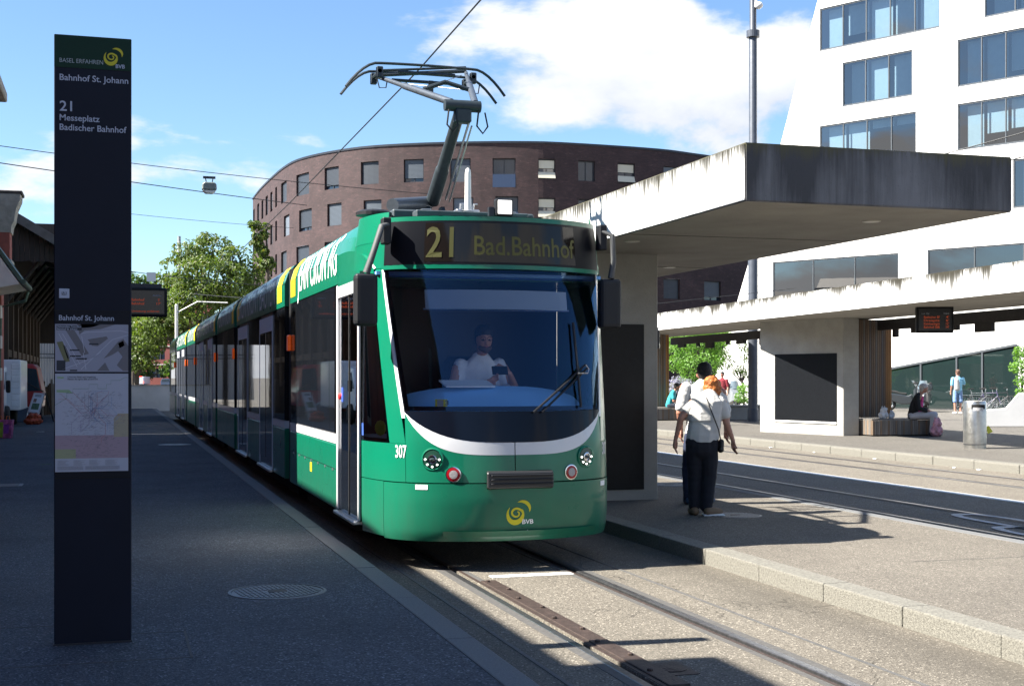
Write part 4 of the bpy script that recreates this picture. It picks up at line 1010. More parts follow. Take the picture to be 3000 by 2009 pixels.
# roof cap over the cab
g = G(); us = rng(-1, 1, 20)
def cap(u, v):
    p = nose(u * AB, 3.05, 0.024 if v < 0.5 else 0); y2 = 1.3
    return Vector((p.x, p.y + (y2 - p.y) * v, 3.048 + 0.055 * math.sin(v * 1.4) * (1 - 0.3 * abs(u))))
g.grid(cap, us, rng(0, 1, 8)); g.build('cab_roof', m_green, tram, smooth=True)
# number, labels, crest and logo
nose_txt('307', -1.07, 0.965, 0.125, 0.105, M('number_grey', (0.55, 0.57, 0.60), 0.4), tram, 0.004, 0.02)
nose_txt('307', 0.99, 0.965, 0.125, 0.105, MATS['number_grey'], tram, 0.004, 0.02)
lv, lf = swirl_logo()
def logo_on(fn, s, mat, parent): return G().add([fn(x * s, y * s) for x, y in lv], lf).build('logo', mat, parent, recalc=False)
logo_on(lambda u, v: nose(0.03 + u, 0.505 + v, 0.0075), 0.20, m_yellow, tram)
nose_txt('BVB', 0.06, 0.405, 0.10, 0.038, m_letter, tram, 0.0075, 0.02)
for a0, z0 in ((-0.86, 0.70), (0.92, 0.69)):
    G().grid(lambda u, v: nose(a0 + u, z0 + v, 0.0065), rng(0, 0.11, 4), [0, 0.042]).build('label', m_letter, tram)
G().poly([nose(0.085, 0.325, 0.0085), nose(0.135, 0.325, 0.0085), nose(0.11, 0.355, 0.0085)]).build('jack_mark', m_letter, tram)
G().grid(lambda u, v: nose(-0.615 + u, 0.30 + v * 0.05 , 0.006 + 0.02 * v), rng(0, 1.45, 20), [0, 1]).build('bumper_lip', m_green, tram, smooth=True)
# coupler cover
cc = G().grid(lambda u, v: nose(-0.245 + 0.56 * u, 0.70 + 0.155 * v, 0.05), rng(0, 1, 8), [0, 1])
cpl = G().prism([nose(-0.25, z, 0.0) for z in (0.70, 0.86)] + [nose(-0.25, 0.845, 0.055), nose(-0.25, 0.715, 0.055)], (0.585, -0.0, 0)).build('coupler_cover', M('coupler_black', (0.022, 0.022, 0.024), 0.4, bump=0.1), tram, bevel=0.008)
for z in (0.742, 0.778, 0.814): G().bb((-0.225, nose(-0.25, 0.78, 0.055).y - 0.022, z), (0.32, nose(-0.25, 0.78, 0.055).y + 0.004, z + 0.014)).build('rib', m_plastic, cpl, bevel=0.003)
# lamps
def frame_at(a, z):
    p = nose(a, z); x2, y2 = plan(a + 0.02); x1, y1 = plan(a - 0.02); d = Vector((x2 - x1, y2 - y1, 0)).normalized(); n = Vector((d.y, -d.x, 0)); return p, d, n
m_chrome = M('chrome', (0.7, 0.7, 0.72), 0.15, 1.0)
m_lens = glassmat('lens_dark', dark=(0.03, 0.04, 0.04))
m_ledw = M('led_white', (0.9, 0.9, 0.9), 0.3, emit=(1.0, 1.0, 0.95), estr=1.2)
for sg_ in (-1, 1):
    p, d, n = frame_at(sg_ * 0.705, 0.955)
    rot = Matrix((d, Vector((0, 0, 1)), n)).transposed()
    hl = G().lathe([(0.098, -0.02), (0.098, 0.008), (0.088, 0.012), (0.082, 0.004)], p, 28, rot=rot).build('headlight', m_green, tram, smooth=True)
    G().lathe([(0.080, 0.0), (0.078, 0.008), (0.04, 0.012)], p, 28, rot=rot).build('reflector', M('lamp_dark', (0.015, 0.05, 0.035), 0.2), hl)
    G().lathe([(0.040, 0.008), (0.040, 0.02), (0.033, 0.022), (0.031, 0.014)], p, 20, rot=rot).build('rim', m_chrome, hl, smooth=True)
    G().sphere(p + n * 0.012, (0.029, 0.029, 0.016), 12).build('lens', m_lens, hl, smooth=True)
    for k in range(5):
        an_ = R(180 + 45 * k) ; q = p + d * math.cos(an_) * 0.061 + Vector((0, 0, math.sin(an_) * 0.061)) + n * 0.012
        G().lathe([(0.008, 0), (0.008, 0.006), (0.005, 0.009)], q, 10, rot=rot).build('lamp', m_ledw, hl)
    p, d, n = frame_at(sg_ * 0.53, 0.83)
    rot = Matrix((d, Vector((0, 0, 1)), n)).transposed()
    tl = G().lathe([(0.066, -0.01), (0.066, 0.01), (0.058, 0.012)], p, 24, rot=rot).build('tail_light', m_chrome, tram, smooth=True)
    G().lathe([(0.057, 0), (0.057, 0.015), (0.04, 0.018)], p, 24, rot=rot).build('red_ring', M('red_lens', (0.30, 0.006, 0.01), 0.2), tl)
    G().lathe([(0.036, 0), (0.036, 0.020), (0.02, 0.021)], p, 20, rot=rot).build('lens', M('grey_lens', (0.35, 0.33, 0.33), 0.3, var=0.3, scale=160), tl)
rl_ = G().bb((-0.075, 0.13, 3.05), (0.085, 0.22, 3.205)).build('roof_lamp', m_plastic, tram, bevel=0.02, seg=2)
G().bb((-0.058, 0.124, 3.068), (0.068, 0.135, 3.188)).build('lens', M('lamp_face', (0.85, 0.85, 0.82), 0.2, emit=(1, 1, 1), estr=0.25, var=0.2, scale=200), rl_, bevel=0.004)
G().bb((-0.13, 0.16, 3.04), (-0.085, 0.21, 3.13)).build('bracket', m_dkmetal, rl_)
# mirrors
def mirror(arm, ctr, w, h, dpt):
    mr = G().box(ctr, (w, dpt, h)).build('mirror', m_plastic, tram, bevel=0.045, seg=3)
    G().tube(arm, [0.03] * (len(arm) - 1) + [0.036], 10, flat=0.8).build('mirror_arm', M('arm_grey', (0.055, 0.058, 0.06), 0.6, bump=0.2, bscale=200), mr, smooth=True)
    c = Vector(ctr); G().bb((c.x - w * 0.4, c.y + dpt / 2 - 0.002, c.z - h * 0.42), (c.x + w * 0.4, c.y + dpt / 2 + 0.006, c.z + h * 0.42)).build('mirror_glass', m_chrome, mr)
mirror([(-0.985, 0.36, 2.97), (-1.05, 0.30, 2.95), (-1.13, 0.26, 2.72), (-1.19, 0.27, 2.54)], (-1.195, 0.29, 2.31), 0.20, 0.45, 0.14)
mirror([(0.985, 0.36, 2.97), (1.07, 0.30, 2.93), (1.07, 0.27, 2.70), (1.045, 0.27, 2.54)], (1.04, 0.30, 2.31), 0.20, 0.45, 0.14)
for s_ in (-1, 1): G().bb((s_ * 0.96, 0.33, 2.80), (s_ * 1.035, 0.45, 3.03)).build('mirror_mount', m_plastic, tram, bevel=0.01)
# wipers
def onws(px, py, off=0.03):
    # point of the windshield seen at a photograph pixel
    best = None
    for i in range(-60, 61):
        a = AG * i / 60
        for j in range(40):
            z = 1.2 + 1.45 * j / 39; p = nose(a, z, off); X, Y = TX + p.x, TY + p.y; zc = dep(X, Y)
            e_ = (CX + FPX * (X * CS - Y * SN) / zc - px) ** 2 + (HY - FPX * (p.z - CAMZ) / zc - py) ** 2
            if best is None or e_ < best[0]: best = (e_, p)
    return best[1]
pv, pj = onws(1562, 1203, 0.03), onws(1716, 1063, 0.045)
wp = G().tube([pv, pv.lerp(pj, 0.5) + Vector((0, -0.012, 0)), pj], 0.010, 6).build('wiper', m_plastic, tram)
pv2 = onws(1588, 1203, 0.03); G().tube([pv2, pj + Vector((0.02, 0, -0.03))], 0.009, 6).build('wiper_arm', m_plastic, wp)
bt, bb_ = onws(1677, 950, 0.03), onws(1700, 1196, 0.03)
G().tube([bt, bt.lerp(bb_, 0.5) + Vector((0, -0.01, 0)), bb_], 0.012, 6).build('blade', m_plastic, wp)
G().tube([onws(1716, 1063, 0.05), onws(1726, 1075, 0.05), onws(1722, 1090, 0.05), onws(1695, 1092, 0.05)], 0.005, 5).build('hose', m_alu, wp)
# yellow course number card inside the windshield
pc = onws(1272, 1172, -0.010); pd = onws(1316, 1200, -0.010)
cd = G().bb((pc.x, pc.y - 0.002, pd.z), (pd.x, pc.y + 0.004, pc.z)).build('course_card', M('card_yellow', (0.75, 0.66, 0.02), 0.6), tram)
G().bb((pc.x + 0.015, pc.y - 0.006, pd.z + 0.004), (pc.x + 0.07, pc.y - 0.0022, pc.z - 0.004)).build('card_cover', M('card_grey', (0.30, 0.32, 0.36), 0.5), cd)
text('lettering', '3', lambda u, v: Vector((pc.x + 0.085 + u, pc.y - 0.0035, pd.z + 0.025 + v)), 0.032, 0.04, m_black, cd, 0.02)
# cab interior
m_blue = M('cab_blue', (0.22, 0.48, 0.92), 0.6); m_bluel = M('dash_blue', (0.30, 0.60, 0.95), 0.55)
G().bb((-1.10, 2.10, 0.4), (1.10, 2.14, 2.55)).build('cab_partition', M('cab_wall', (0.20, 0.46, 0.92), 0.6), tram)
G().bb((-1.0, 0.35, 0.36), (1.0, 2.1, 0.42)).build('cab_floor', m_tblack, tram)
G().bb((-1.05, 0.55, 2.55), (1.05, 2.1, 2.58)).build('cab_ceiling', m_blue, tram)
def dashf(u, v):
    x = -0.80 + 1.62 * u; y = 0.05 + 0.17 * abs(2 * u - 1) ** 2 + 0.50 * v; return Vector((x, y, 1.27 + 0.31 * math.sin(v * 1.3) * (1 - 0.30 * abs(2 * u - 1) ** 3)))
dg_ = G().grid(dashf, rng(0, 1, 20), rng(0, 1, 8)); dash = dg_.build('dashboard', m_bluel, tram, smooth=True)
G().box((-0.24, 0.50, 1.59), (0.46, 0.22, 0.012), rz=0.10, rx=R(14)).build('paper', m_letter, dash)
G().box((0.05, 1.50, 1.45), (0.52, 0.10, 0.80)).build('driver_seat', m_tblack, tram, bevel=0.05)
G().box((0.0, 1.40, 0.98), (0.52, 0.5, 0.12)).build('driver_seat', m_tblack, tram, bevel=0.04)
sh_ = patch('sun_shade', lambda z: -0.74, lambda z: 0.70, 2.24, 2.41, M('shade_cloth', (0.32, 0.36, 0.40), 0.8), 10, 2, -0.10)
G().tube([nose(-0.76, 2.24, -0.1), nose(0.72, 2.24, -0.1)], 0.008, 6).build('shade_bar', m_alu, sh_)
# hi-vis jacket visible through the cab side window
G().sphere((-1.0, 0.62, 1.20), (0.05, 0.10, 0.07), 10).build('jacket', M('hi_vis', (0.45, 0.75, 0.02), 0.7, bump=0.6, bscale=30), tram, smooth=True)
# ------------------------------------------------------------------ car sections
HW = 1.15
ROOF = [(1.15, 2.56), (1.15, 2.84), (1.105, 2.98), (1.02, 3.09), (0.90, 3.165), (0.80, 3.18), (0.78, 3.10)]
def y_at(px): return yon(px, TX - HW) - TY
def section(y0, y1, wins_, doors_, name='car_section', front=False):
    L_ = y1 - y0; ym = (y0 + y1) / 2
    low = G().bb((-HW, y0, 0.34), (HW, y1, 0.985)).build(name, m_green, tram, bevel=0.012)
    sub = lambda g, n, mt, **k: g.build(n, mt, low, **k)
    lo = y0 + (0 if not front else 0.0)
    sub(G().bb((-HW - 0.002, y0 + 0.004, 0.99), (HW + 0.002, y1 - 0.004, 1.085)), 'side_stripe', m_twhite)
    sub(G().bb((-HW + 0.02, y0 + 0.02, 1.088), (HW - 0.02, y1 - 0.02, 2.555)), 'window_band', m_tblack)
    g = G(); prof = [(-x, z) for x, z in ROOF] + [(x, z) for x, z in ROOF[::-1]]
    g.prism([(x, y0 + 0.004, z) for x, z in prof], (0, L_ - 0.008, 0)); sub(g, 'roof', m_green, smooth=True)
    for s_ in (-1, 1):
        sub(G().bb((s_ * (HW + 0.0015), y0 + 0.01, 2.842), (s_ * (HW - 0.02), y1 - 0.01, 2.850)), 'panel_gap', m_tblack)
        sub(G().bb((s_ * (HW + 0.0015), y0 + 0.05, 0.735), (s_ * (HW - 0.02), y1 - 0.05, 0.741)), 'panel_gap', m_tblack)
        for a, b in wins_:
            if s_ > 0 and b - a < 0.3: continue
            sub(G().bb((s_ * (HW - 0.02), a + 0.006, 1.092), (s_ * (HW - 0.001), b - 0.006, 2.55)), 'window', m_tglass, bevel=0.002)
    for a, b in doors_:
        for s_ in ((-1, 1) if not front else (-1,)):
            xo = s_ * (HW + 0.004)
            sub(G().bb((s_ * (HW - 0.03), a, 0.37), (xo, b, 2.50)), 'door', M('door_blue', (0.02, 0.028, 0.05), 0.25, coat=0.4))
            k = 2 if b - a > 0.8 else 1
            for i in range(k):
                aa = a + (b - a) * i / k; bb2 = a + (b - a) * (i + 1) / k
                sub(G().bb((xo, aa + 0.06, 0.50), (xo + s_ * 0.004, bb2 - 0.06, 2.28)), 'door_pane', m_tglass)
            m_dw = m_twhite if front else M('door_frame', (0.52, 0.55, 0.62), 0.4)
            for aa, bb2, c, d in ((a, a + 0.045, 0.38, 2.5), (b - 0.045, b, 0.38, 2.5), (a + 0.045, b - 0.045, 2.29, 2.5)):
                sub(G().bb((xo, aa, c), (xo + s_ * 0.007, bb2, d)), 'door_frame', m_dw)
            sub(G().bb((xo, a + 0.02, 0.335), (xo + s_ * 0.05, b - 0.02, 0.375)), 'door_sill', m_alu, bevel=0.008)
    # under-floor gear in the dark
    G().bb((-0.95, y0 + 0.15, 0.12), (0.95, y1 - 0.15, 0.335)).build('underframe', m_black, low)
    return low
def bellows(y0, y1):
    g = G(); n = 9
    for i in range(n):
        a = y0 + (y1 - y0) * i / n; b = y0 + (y1 - y0) * (i + 1) / n; w = HW - (0.05 if i % 2 else 0.09)
        g.bb((-w, a, 0.32), (w, b, 3.02 - (0.0 if i % 2 else 0.04)))
    return g.build('bellows', m_rubber, tram)
yd0, yd1 = 0.84, y_at(990)
# section with the cab
sA0, sA1 = yd1 + 0.02, y_at(850)
A = section(sA0, sA1, [(y_at(980) , y_at(964)), (y_at(964), y_at(912)), (y_at(912), y_at(869)), (y_at(869), y_at(852))], [], front=True)
# front door between cab and first window, set in its own short body piece
fd = G().bb((-HW + 0.05, yd0 + 0.03, 0.35), (-HW + 0.012, yd1 - 0.02, 0.95)).build('front_door', m_tglass, tram)
G().quad((-HW + 0.012, yd0 + 0.03, 0.95), (-HW + 0.012, yd1 - 0.02, 0.95), (-HW + 0.012, yd1 - 0.02, 2.53), (-HW + 0.012, yd0 + 0.03, 2.53)).build('door_glass', glassmat('door_tint', (0.16, 0.17, 0.19), 0.03), fd)
for aa, bb2, c, d in ((yd0, yd0 + 0.06, 0.36, 2.53), (yd1 - 0.02, yd1 + 0.06, 0.36, 2.545), (yd0 + 0.06, yd1 - 0.02, 2.42, 2.53)):
    G().bb((-HW + 0.01, aa, c), (-HW - 0.006, bb2, d)).build('door_frame', m_twhite, fd)
G().bb((-HW - 0.05, yd0 + 0.05, 0.315), (-HW + 0.05, yd1, 0.352)).build('door_sill', m_alu, fd, bevel=0.01)
ym = (yd0 + yd1) / 2
G().bb((-HW + 0.011, ym - 0.012, 0.36), (-HW + 0.005, ym + 0.012, 2.42)).build('door_seal', m_rubber, fd)
rot = Matrix(((0, 0, -1), (1, 0, 0), (0, 1, 0)))
G().lathe([(0.03, 0), (0.03, 0.02), (0.02, 0.026)], (-HW + 0.012, yd1 - 0.11, 1.46), 16, rot=rot).build('door_button', M('button_red', (0.6, 0.03, 0.03), 0.4), fd)
G().bb((-HW + 0.012, yd1 - 0.25, 1.41), (-HW + 0.006, yd1 - 0.17, 1.55)).build('sticker', M('sticker_blue', (0.04, 0.10, 0.40), 0.5), fd)
st_ = nose(-ADR + 0.10, 1.15, 0.004)
G().grid(lambda u, v: nose(-ADR + 0.05 + u, 1.13 + v, 0.006), [0, 0.05], [0, 0.11]).build('camera_sticker', MATS['sticker_blue'], tram)
G().bb((HW - 0.02, yd0, 0.36), (HW, yd1 + 0.03, 2.56)).build('side_wall', m_green, tram)
g = G(); prof = [(-x, z) for x, z in ROOF] + [(x, z) for x, z in ROOF[::-1]]
n_ = 8
def fair(i, f):
    # roof shoulder swelling forward over the door into the cab roof
    x, z = prof[i]; y = sA0 - (sA0 - 0.62) * f; k = math.sqrt(max(0, 1 - (f * 0.985) ** 3.0))
    return Vector((x * (1 - 0.10 * (1 - k)), y, 2.54 + (z - 2.54) * k if z > 2.54 else z))
g = G(); fs = rng(0, 1, 14)
for j in range(len(fs) - 1):
    for i in range(len(prof) - 1): g.quad(fair(i, fs[j]), fair(i + 1, fs[j]), fair(i + 1, fs[j + 1]), fair(i, fs[j + 1]))
g.build('roof_fairing', m_green, tram, smooth=True)
G().bb((-HW + 0.002, yd0 - 0.02, 2.535), (HW - 0.002, sA0, 2.60)).build('door_header', m_green, tram)
# following sections (alternately long with doors and short on a bogie)
bnd = [(829.5, 689), (676, 632), (621, 570), (564.5, 540.5), (536, 509)]
prev = sA1
Ls = [6.9, 4.1, 6.9, 4.1, 6.9]
y = sA1 + 0.55; bellows(sA1 + 0.01, y - 0.01)
SEC = []
for i, L_ in enumerate(Ls):
    y0, y1 = y, y + L_
    if i % 2 == 0:
        d = [(y0 + 0.95, y0 + 2.35), (y0 + 4.0, y0 + 5.4)] if i else [(y_at(800), y_at(762)), (y_at(726), y_at(699))]
        w = [(y0 + 0.02, d[0][0]), (d[0][1], d[1][0]), (d[1][1], y1 - 0.02)]
    else:
        d = []; w = [(y0 + 0.02 + (L_ - 0.04) * q / 3, y0 + 0.02 + (L_ - 0.04) * (q + 1) / 3) for q in range(3)]
    SEC.append((section(y0, y1, w, d), y0, y1)); bellows(y1 + 0.01, y1 + 0.49); y = y1 + 0.5
SEC.append((section(y, y + 4.6, [(y + 0.05, y + 1.6), (y + 1.6, y + 3.2)], []), y, y + 4.6))
G().prism([(-HW, y + 4.6, 0.34), (-HW, y + 4.6, 3.0), (-0.9, y + 5.4, 2.9), (-0.9, y + 5.5, 0.4)], (0.04, 0, 0)).build('rear_cab', m_green, tram)
G().prism([(-HW + 0.04, y + 4.6, 0.34), (HW, y + 4.6, 0.34), (0.9, y + 5.5, 0.4), (-0.86, y + 5.5, 0.4)], (0, 0, 2.6)).build('rear_cab', m_green, tram)
# corner gutter posts at the joints and orange reflectors
for yy in [sA1 - 0.12] + [s[1] - 0.1 for s in SEC[1:]]:
    ol = G().bb((-HW - 0.04, yy, 1.975), (-HW - 0.002, yy + 0.16, 2.17)).build('side_indicator', m_orange, tram, bevel=0.01)
    G().bb((-HW - 0.044, yy + 0.065, 1.98), (-HW - 0.041, yy + 0.095, 2.165)).build('lens_bar', M('lens_grey', (0.4, 0.38, 0.36), 0.3), ol)
# lettering along the roof panel
def side_txt(s, y_far, y_near, z0, h, mat, par, bold=0.0, name='lettering'):
    # text reads towards the nose; follows the roof panel up to the shoulder
    def fn(u, v):
        z = z0 + v
        xs = -lerp_tab([(2.5, 1.15), (2.84, 1.15), (2.98, 1.105), (3.09, 1.02), (3.165, 0.90)], z) - 0.006
        return Vector((xs, y_far - u, z))
    return text(name, s, fn, y_far - y_near, h, mat, par, bold, [q - z0 for q in (2.84, 2.91, 2.98, 3.035, 3.09)])
side_txt('JEAN CRON AG', y_at(873), y_at(987), 2.66, 0.42, m_letter, A, 0.0)
ya_, yb_ = y_at(853), y_at(866)
def ylogo(y_far, y_near, par):
    zs_ = [2.63, 2.84, 2.98, 3.09]
    g = G().grid(lambda u, v: Vector((-lerp_tab([(2.5, 1.15), (2.84, 1.15), (2.98, 1.105), (3.09, 1.02)], v) - 0.005, y_far - u, v)), [0, y_far - y_near], zs_); return g.build('yellow_badge', M('badge_yellow', (0.80, 0.55, 0.01), 0.5), par)
ylogo(ya_, yb_, A)
B_, b0, b1 = SEC[0]
ylogo(y_at(813), y_at(826), B_)
m_letter_shade = M('letter_shaded', (0.55, 0.57, 0.60), 0.5)  # white lettering in a darker copy, shade of the rear panels included
side_txt('CRON KRÖNT BAUTEN', y_at(697), y_at(806), 2.64, 0.42, m_letter_shade, B_, 0.0)
ylogo(b1 - 0.1, b1 - 0.55, B_)
for i_, (s_, a_, b_) in enumerate(SEC[1:5]):
    side_txt('JEAN CRON AG' if i_ % 2 else 'CRON KRÖNT', b_ - 0.5, a_ + 0.6, 2.66, 0.36, m_letter_shade, s_, 0.0)
    ylogo(a_ + 0.5, a_ + 0.12, s_)
# hinge bolts on the lower panel and a yellow mark
for i in range(7):
    yy = sA0 + 0.25 + i * (sA1 - sA0 - 0.4) / 6.5
    G().bb((-HW - 0.008, yy, 0.715), (-HW, yy + 0.06, 0.735)).build('hinge', m_alu, A)
G().bb((-HW - 0.003, y_at(914), 0.60), (-HW, y_at(909), 0.70)).build('mark', MATS['badge_yellow'], A)
# ------------------------------------------------------------------ roof equipment and pantograph
eq = G().bb((-0.74, 1.35, 3.10), (0.66, 3.9, 3.235)).build('equipment_box', m_roofgrey, tram, bevel=0.015)
G().bb((-0.55, 1.18, 3.10), (0.55, 1.4, 3.215)).build('equipment_lid', m_roofgrey, eq, bevel=0.01)
for x in (-0.42, 0.0, 0.42):
    G().bb((x - 0.045, 1.335, 3.15), (x + 0.045, 1.35, 3.232)).build('hinge', m_alu, eq)
    G().bb((x - 0.045, 1.31, 3.2355), (x + 0.045, 1.43, 3.242)).build('hinge', m_alu, eq)
for i, (s_, a_, b_) in enumerate(SEC[:5]):
    G().bb((-0.72, a_ + 0.4, 3.1), (0.72, b_ - 0.4, 3.26)).build('equipment_box', m_roofgrey, s_, bevel=0.02)
G().lathe([(0.05, 0), (0.045, 0.05), (0.034, 0.06), (0.030, 0.42), (0.026, 0.46), (0.012, 0.48)], (0.10, 1.75, 3.235), 14).build('antenna', M('antenna_white', (0.75, 0.74, 0.70), 0.5), tram, smooth=True)
G().bb((0.0, 1.68, 3.235), (0.2, 1.86, 3.265)).build('antenna_foot', m_dkmetal, tram)
G().tube([(0.25, 1.5, 3.26), (0.35, 1.4, 3.28), (0.40, 1.32, 3.25), (0.34, 1.2, 3.15)], 0.006, 5).build('cable', m_alu, tram)
G().lathe([(0.17, 0), (0.17, 0.03), (0.13, 0.05)], (-0.92, 1.35, 3.16), 20).build('vent_cap', m_plastic, tram)
pg = bpy.data.objects.new('pantograph', None); COL.objects.link(pg); pg.parent = tram
def PG(px, py, x=None, Yw=None):
    """local point at a pixel: on the plane X = TX + x, or at street distance Yw"""
    if Yw is None:
        Yw = yon(px, TX + x)
    X = xon(px, Yw); return Vector((X - TX, Yw - TY, zon(py, X, Yw)))
m_pgd = M('panto_dark', (0.030, 0.042, 0.050), 0.5, 0.3, var=0.2, scale=20); m_pgl = M('panto_grey', (0.085, 0.10, 0.12), 0.45, 0.5, var=0.2, scale=20)
sub = lambda g, n, mt, **k: g.build(n, mt, pg, **k)
base = PG(1268, 590, 0.0); knee = PG(1352, 311, 0.0); head = PG(1240, 215, 0.0)
HYw = head.y + TY
sub(G().tube([base, base.lerp(knee, 0.35), base.lerp(knee, 0.36), knee], [0.075, 0.072, 0.062, 0.055], 16), 'lower_arm', m_pgd, smooth=True)
sub(G().tube([base + Vector((0.13, -0.05, 0.02)), knee + Vector((0.09, 0.06, -0.15))], 0.012, 8), 'control_rod', m_alu)
sub(G().tube([base + Vector((0.17, -0.05, 0.0)), knee + Vector((0.12, 0.06, -0.18))], 0.009, 8), 'control_rod', m_alu)
sub(G().tube([knee + Vector((-0.17, 0, 0)), knee + Vector((0.19, 0, 0))], 0.058, 16), 'knee_tube', m_pgd, smooth=True)
sub(G().bb(knee - Vector((0.07, 0.06, 0.17)), knee + Vector((0.09, 0.06, -0.03))), 'knee_joint', m_pgd, bevel=0.015)
hl_, hr_ = PG(1108, 226, None, HYw), PG(1365, 214, None, HYw)
sub(G().tube([knee + Vector((-0.10, 0, 0.03)), (knee + Vector((-0.10, 0, 0.03))).lerp(hl_, 0.62), (knee + Vector((-0.10, 0, 0.03))).lerp(hl_, 0.64), hl_], [0.037, 0.035, 0.025, 0.022], 10), 'upper_arm', m_pgl, smooth=True)
sub(G().tube([knee + Vector((0.14, 0, 0.03)), (knee + Vector((0.14, 0, 0.03))).lerp(hr_, 0.62), (knee + Vector((0.14, 0, 0.03))).lerp(hr_, 0.64), hr_], [0.037, 0.035, 0.025, 0.022], 10), 'upper_arm', m_pgl, smooth=True)
m1 = (knee + Vector((-0.10, 0, 0.03))).lerp(hl_, 0.42); m2 = (knee + Vector((0.14, 0, 0.03))).lerp(hr_, 0.40)
sub(G().tube([m1 + Vector((0.05, 0, 0.02)), m1.lerp(m2, 0.5) + Vector((0, 0, 0.09)), m2], 0.024, 8), 'cross_tube', m_pgd, smooth=True)
sub(G().tube([m1, hr_ - Vector((0.05, 0, 0.03))], 0.005, 5), 'stay_wire', m_alu)
sub(G().tube([hl_ - Vector((-0.12, 0, 0.05)), m2], 0.005, 5), 'stay_wire', m_alu)
# collector head: two curved carbon strips with drooping horns, and cross tubes
def strip(Yw, px0, px1, ztop, hor):
    x0, x1 = -0.62, 0.62; pts_ = []
    for i in range(29):
        f = -1 + 2 * i / 28; x = 0.885 * f
        dr = 0.0 if abs(x) < 0.55 else -0.26 * ((abs(x) - 0.55) / 0.335) ** 1.7
        pts_.append(Vector((x, Yw, ztop + dr + 0.02 * (1 - f * f))))
    return pts_
zt = head.z + 0.01
for dy, dz in ((-0.17, 0.015), (0.17, 0.0)):
    ps = strip(head.y + dy, 0, 0, zt + dz, 0)
    sub(G().tube(ps, 0.019, 8, flat=0.8), 'contact_strip', m_pgd, smooth=True)
    sub(G().tube([ps[9] + Vector((0, 0, -0.085)), ps[19] + Vector((0, 0, -0.085))], 0.018, 8), 'collector_tube', m_pgd)
for x in (-0.52, 0.52):
    sub(G().tube([(x, head.y - 0.20, zt - 0.06), (x, head.y + 0.20, zt - 0.06)], 0.022, 8), 'head_carrier', m_pgd)
    for dy in (-0.17, 0.17):
        sub(G().bb((x - 0.035, head.y + dy - 0.03, zt - 0.13), (x + 0.035, head.y + dy + 0.03, zt - 0.01)), 'spring_box', m_pgd, bevel=0.008)
    sub(G().tube([(x, head.y, zt - 0.08), (x + 0.03, head.y, zt - 0.2), (x + 0.10, head.y - 0.02, zt - 0.2), (x + 0.12, head.y, zt - 0.1)], 0.007, 5), 'cable', m_rubber)
sub(G().tube([hl_ + Vector((0, 0, 0.02)), hr_ + Vector((0, 0, 0.02))], 0.022, 8), 'head_tube', m_pgd)
sub(G().tube([hl_ + Vector((0, 0, 0.07)), hr_ + Vector((0, 0, 0.06))], 0.014, 8), 'head_tube', m_pgd)
sub(G().bb((0.06, head.y - 0.02, zt - 0.27), (0.11, head.y + 0.02, zt - 0.09)), 'head_link', m_pgd)
for sx_ in (-0.14, 0.16):
    sub(G().tube([knee + Vector((sx_, -0.05, -0.05)), knee + Vector((sx_ - 0.02, -0.06, -0.2)), knee + Vector((sx_ + 0.04, -0.06, -0.27)), knee + Vector((sx_ + 0.09, -0.06, -0.2)), knee + Vector((sx_ + 0.07, -0.03, -0.06))], 0.009, 6), 'cable', m_rubber, smooth=True)
bs = Vector((0, base.y, 3.24))
sub(G().tube([(-0.62, base.y + 0.15, 3.34), (0.5, base.y + 0.15, 3.34)], 0.065, 14), 'spring_drum', m_roofgrey, smooth=True)
sub(G().tube([base + Vector((-0.05, 0.1, -0.02)), base + Vector((-0.55, -0.55, -0.13))], [0.085, 0.07], 14), 'drive_tube', m_pgl, smooth=True)
for x in (-0.08, 0.08, 0.33): sub(G().prism([(x, base.y - 0.22, 3.235), (x, base.y + 0.22, 3.235), (x, base.y + 0.06, 3.46), (x, base.y - 0.06, 3.46)], (0.035, 0, 0)), 'base_bracket', m_pgd)
sub(G().bb((0.26, base.y + 0.0, 3.33), (0.52, base.y + 0.3, 3.45)), 'junction_box', m_alu, bevel=0.01)
for x in (0.32, 0.40, 0.47): sub(G().tube([(x, base.y + 0.1, 3.45), (x + 0.01, base.y + 0.1, 3.52), (x + 0.05, base.y + 0.1, 3.52)], 0.01, 6), 'connector', m_alu)
for s_, x in ((-1, -0.66), (1, 0.56)): sub(G().bb((x - 0.05, base.y + 0.05, 3.235), (x + 0.05, base.y + 0.27, 3.40)), 'drum_end', m_pgd, bevel=0.01)
# ------------------------------------------------------------------ stop sign column
m_navy = M('sign_navy', (0.0065, 0.010, 0.022), 0.5, var=0.12, scale=3, bump=0.05, bscale=120, spec=0.2)
m_navy2 = M('sign_frame', (0.006, 0.008, 0.015), 0.45, spec=0.2)
m_sgreen = M('sign_green', (0.003, 0.030, 0.016), 0.45, spec=0.2)
m_slet = M('sign_letter', (0.42, 0.46, 0.56), 0.5)
SX0, SX1, SY = -0.317, 0.104, 7.95
SZ0, SZ1 = 0.13, 3.588
sign = empty('stop_sign', ((SX0 + SX1) / 2, SY, SZ0), 'tall dark navy stop column with green head and maps', 'sign')
sX = lambda px: SX0 + (px - 159.0) / 225.7 * (SX1 - SX0) - sign.location.x
sZ = lambda py: 1.65 + (1104 - py) * 7.585 / 3900 - SZ0
hw = (SX1 - SX0) / 2
G().bb((-hw, 0.0, 0.0), (hw, 0.11, SZ1 - SZ0)).build('column', m_navy, sign, bevel=0.004)
G().bb((-hw + 0.002, -0.003, sZ(203)), (hw - 0.002, 0.0, SZ1 - SZ0 - 0.003)).build('head_panel', m_sgreen, sign)
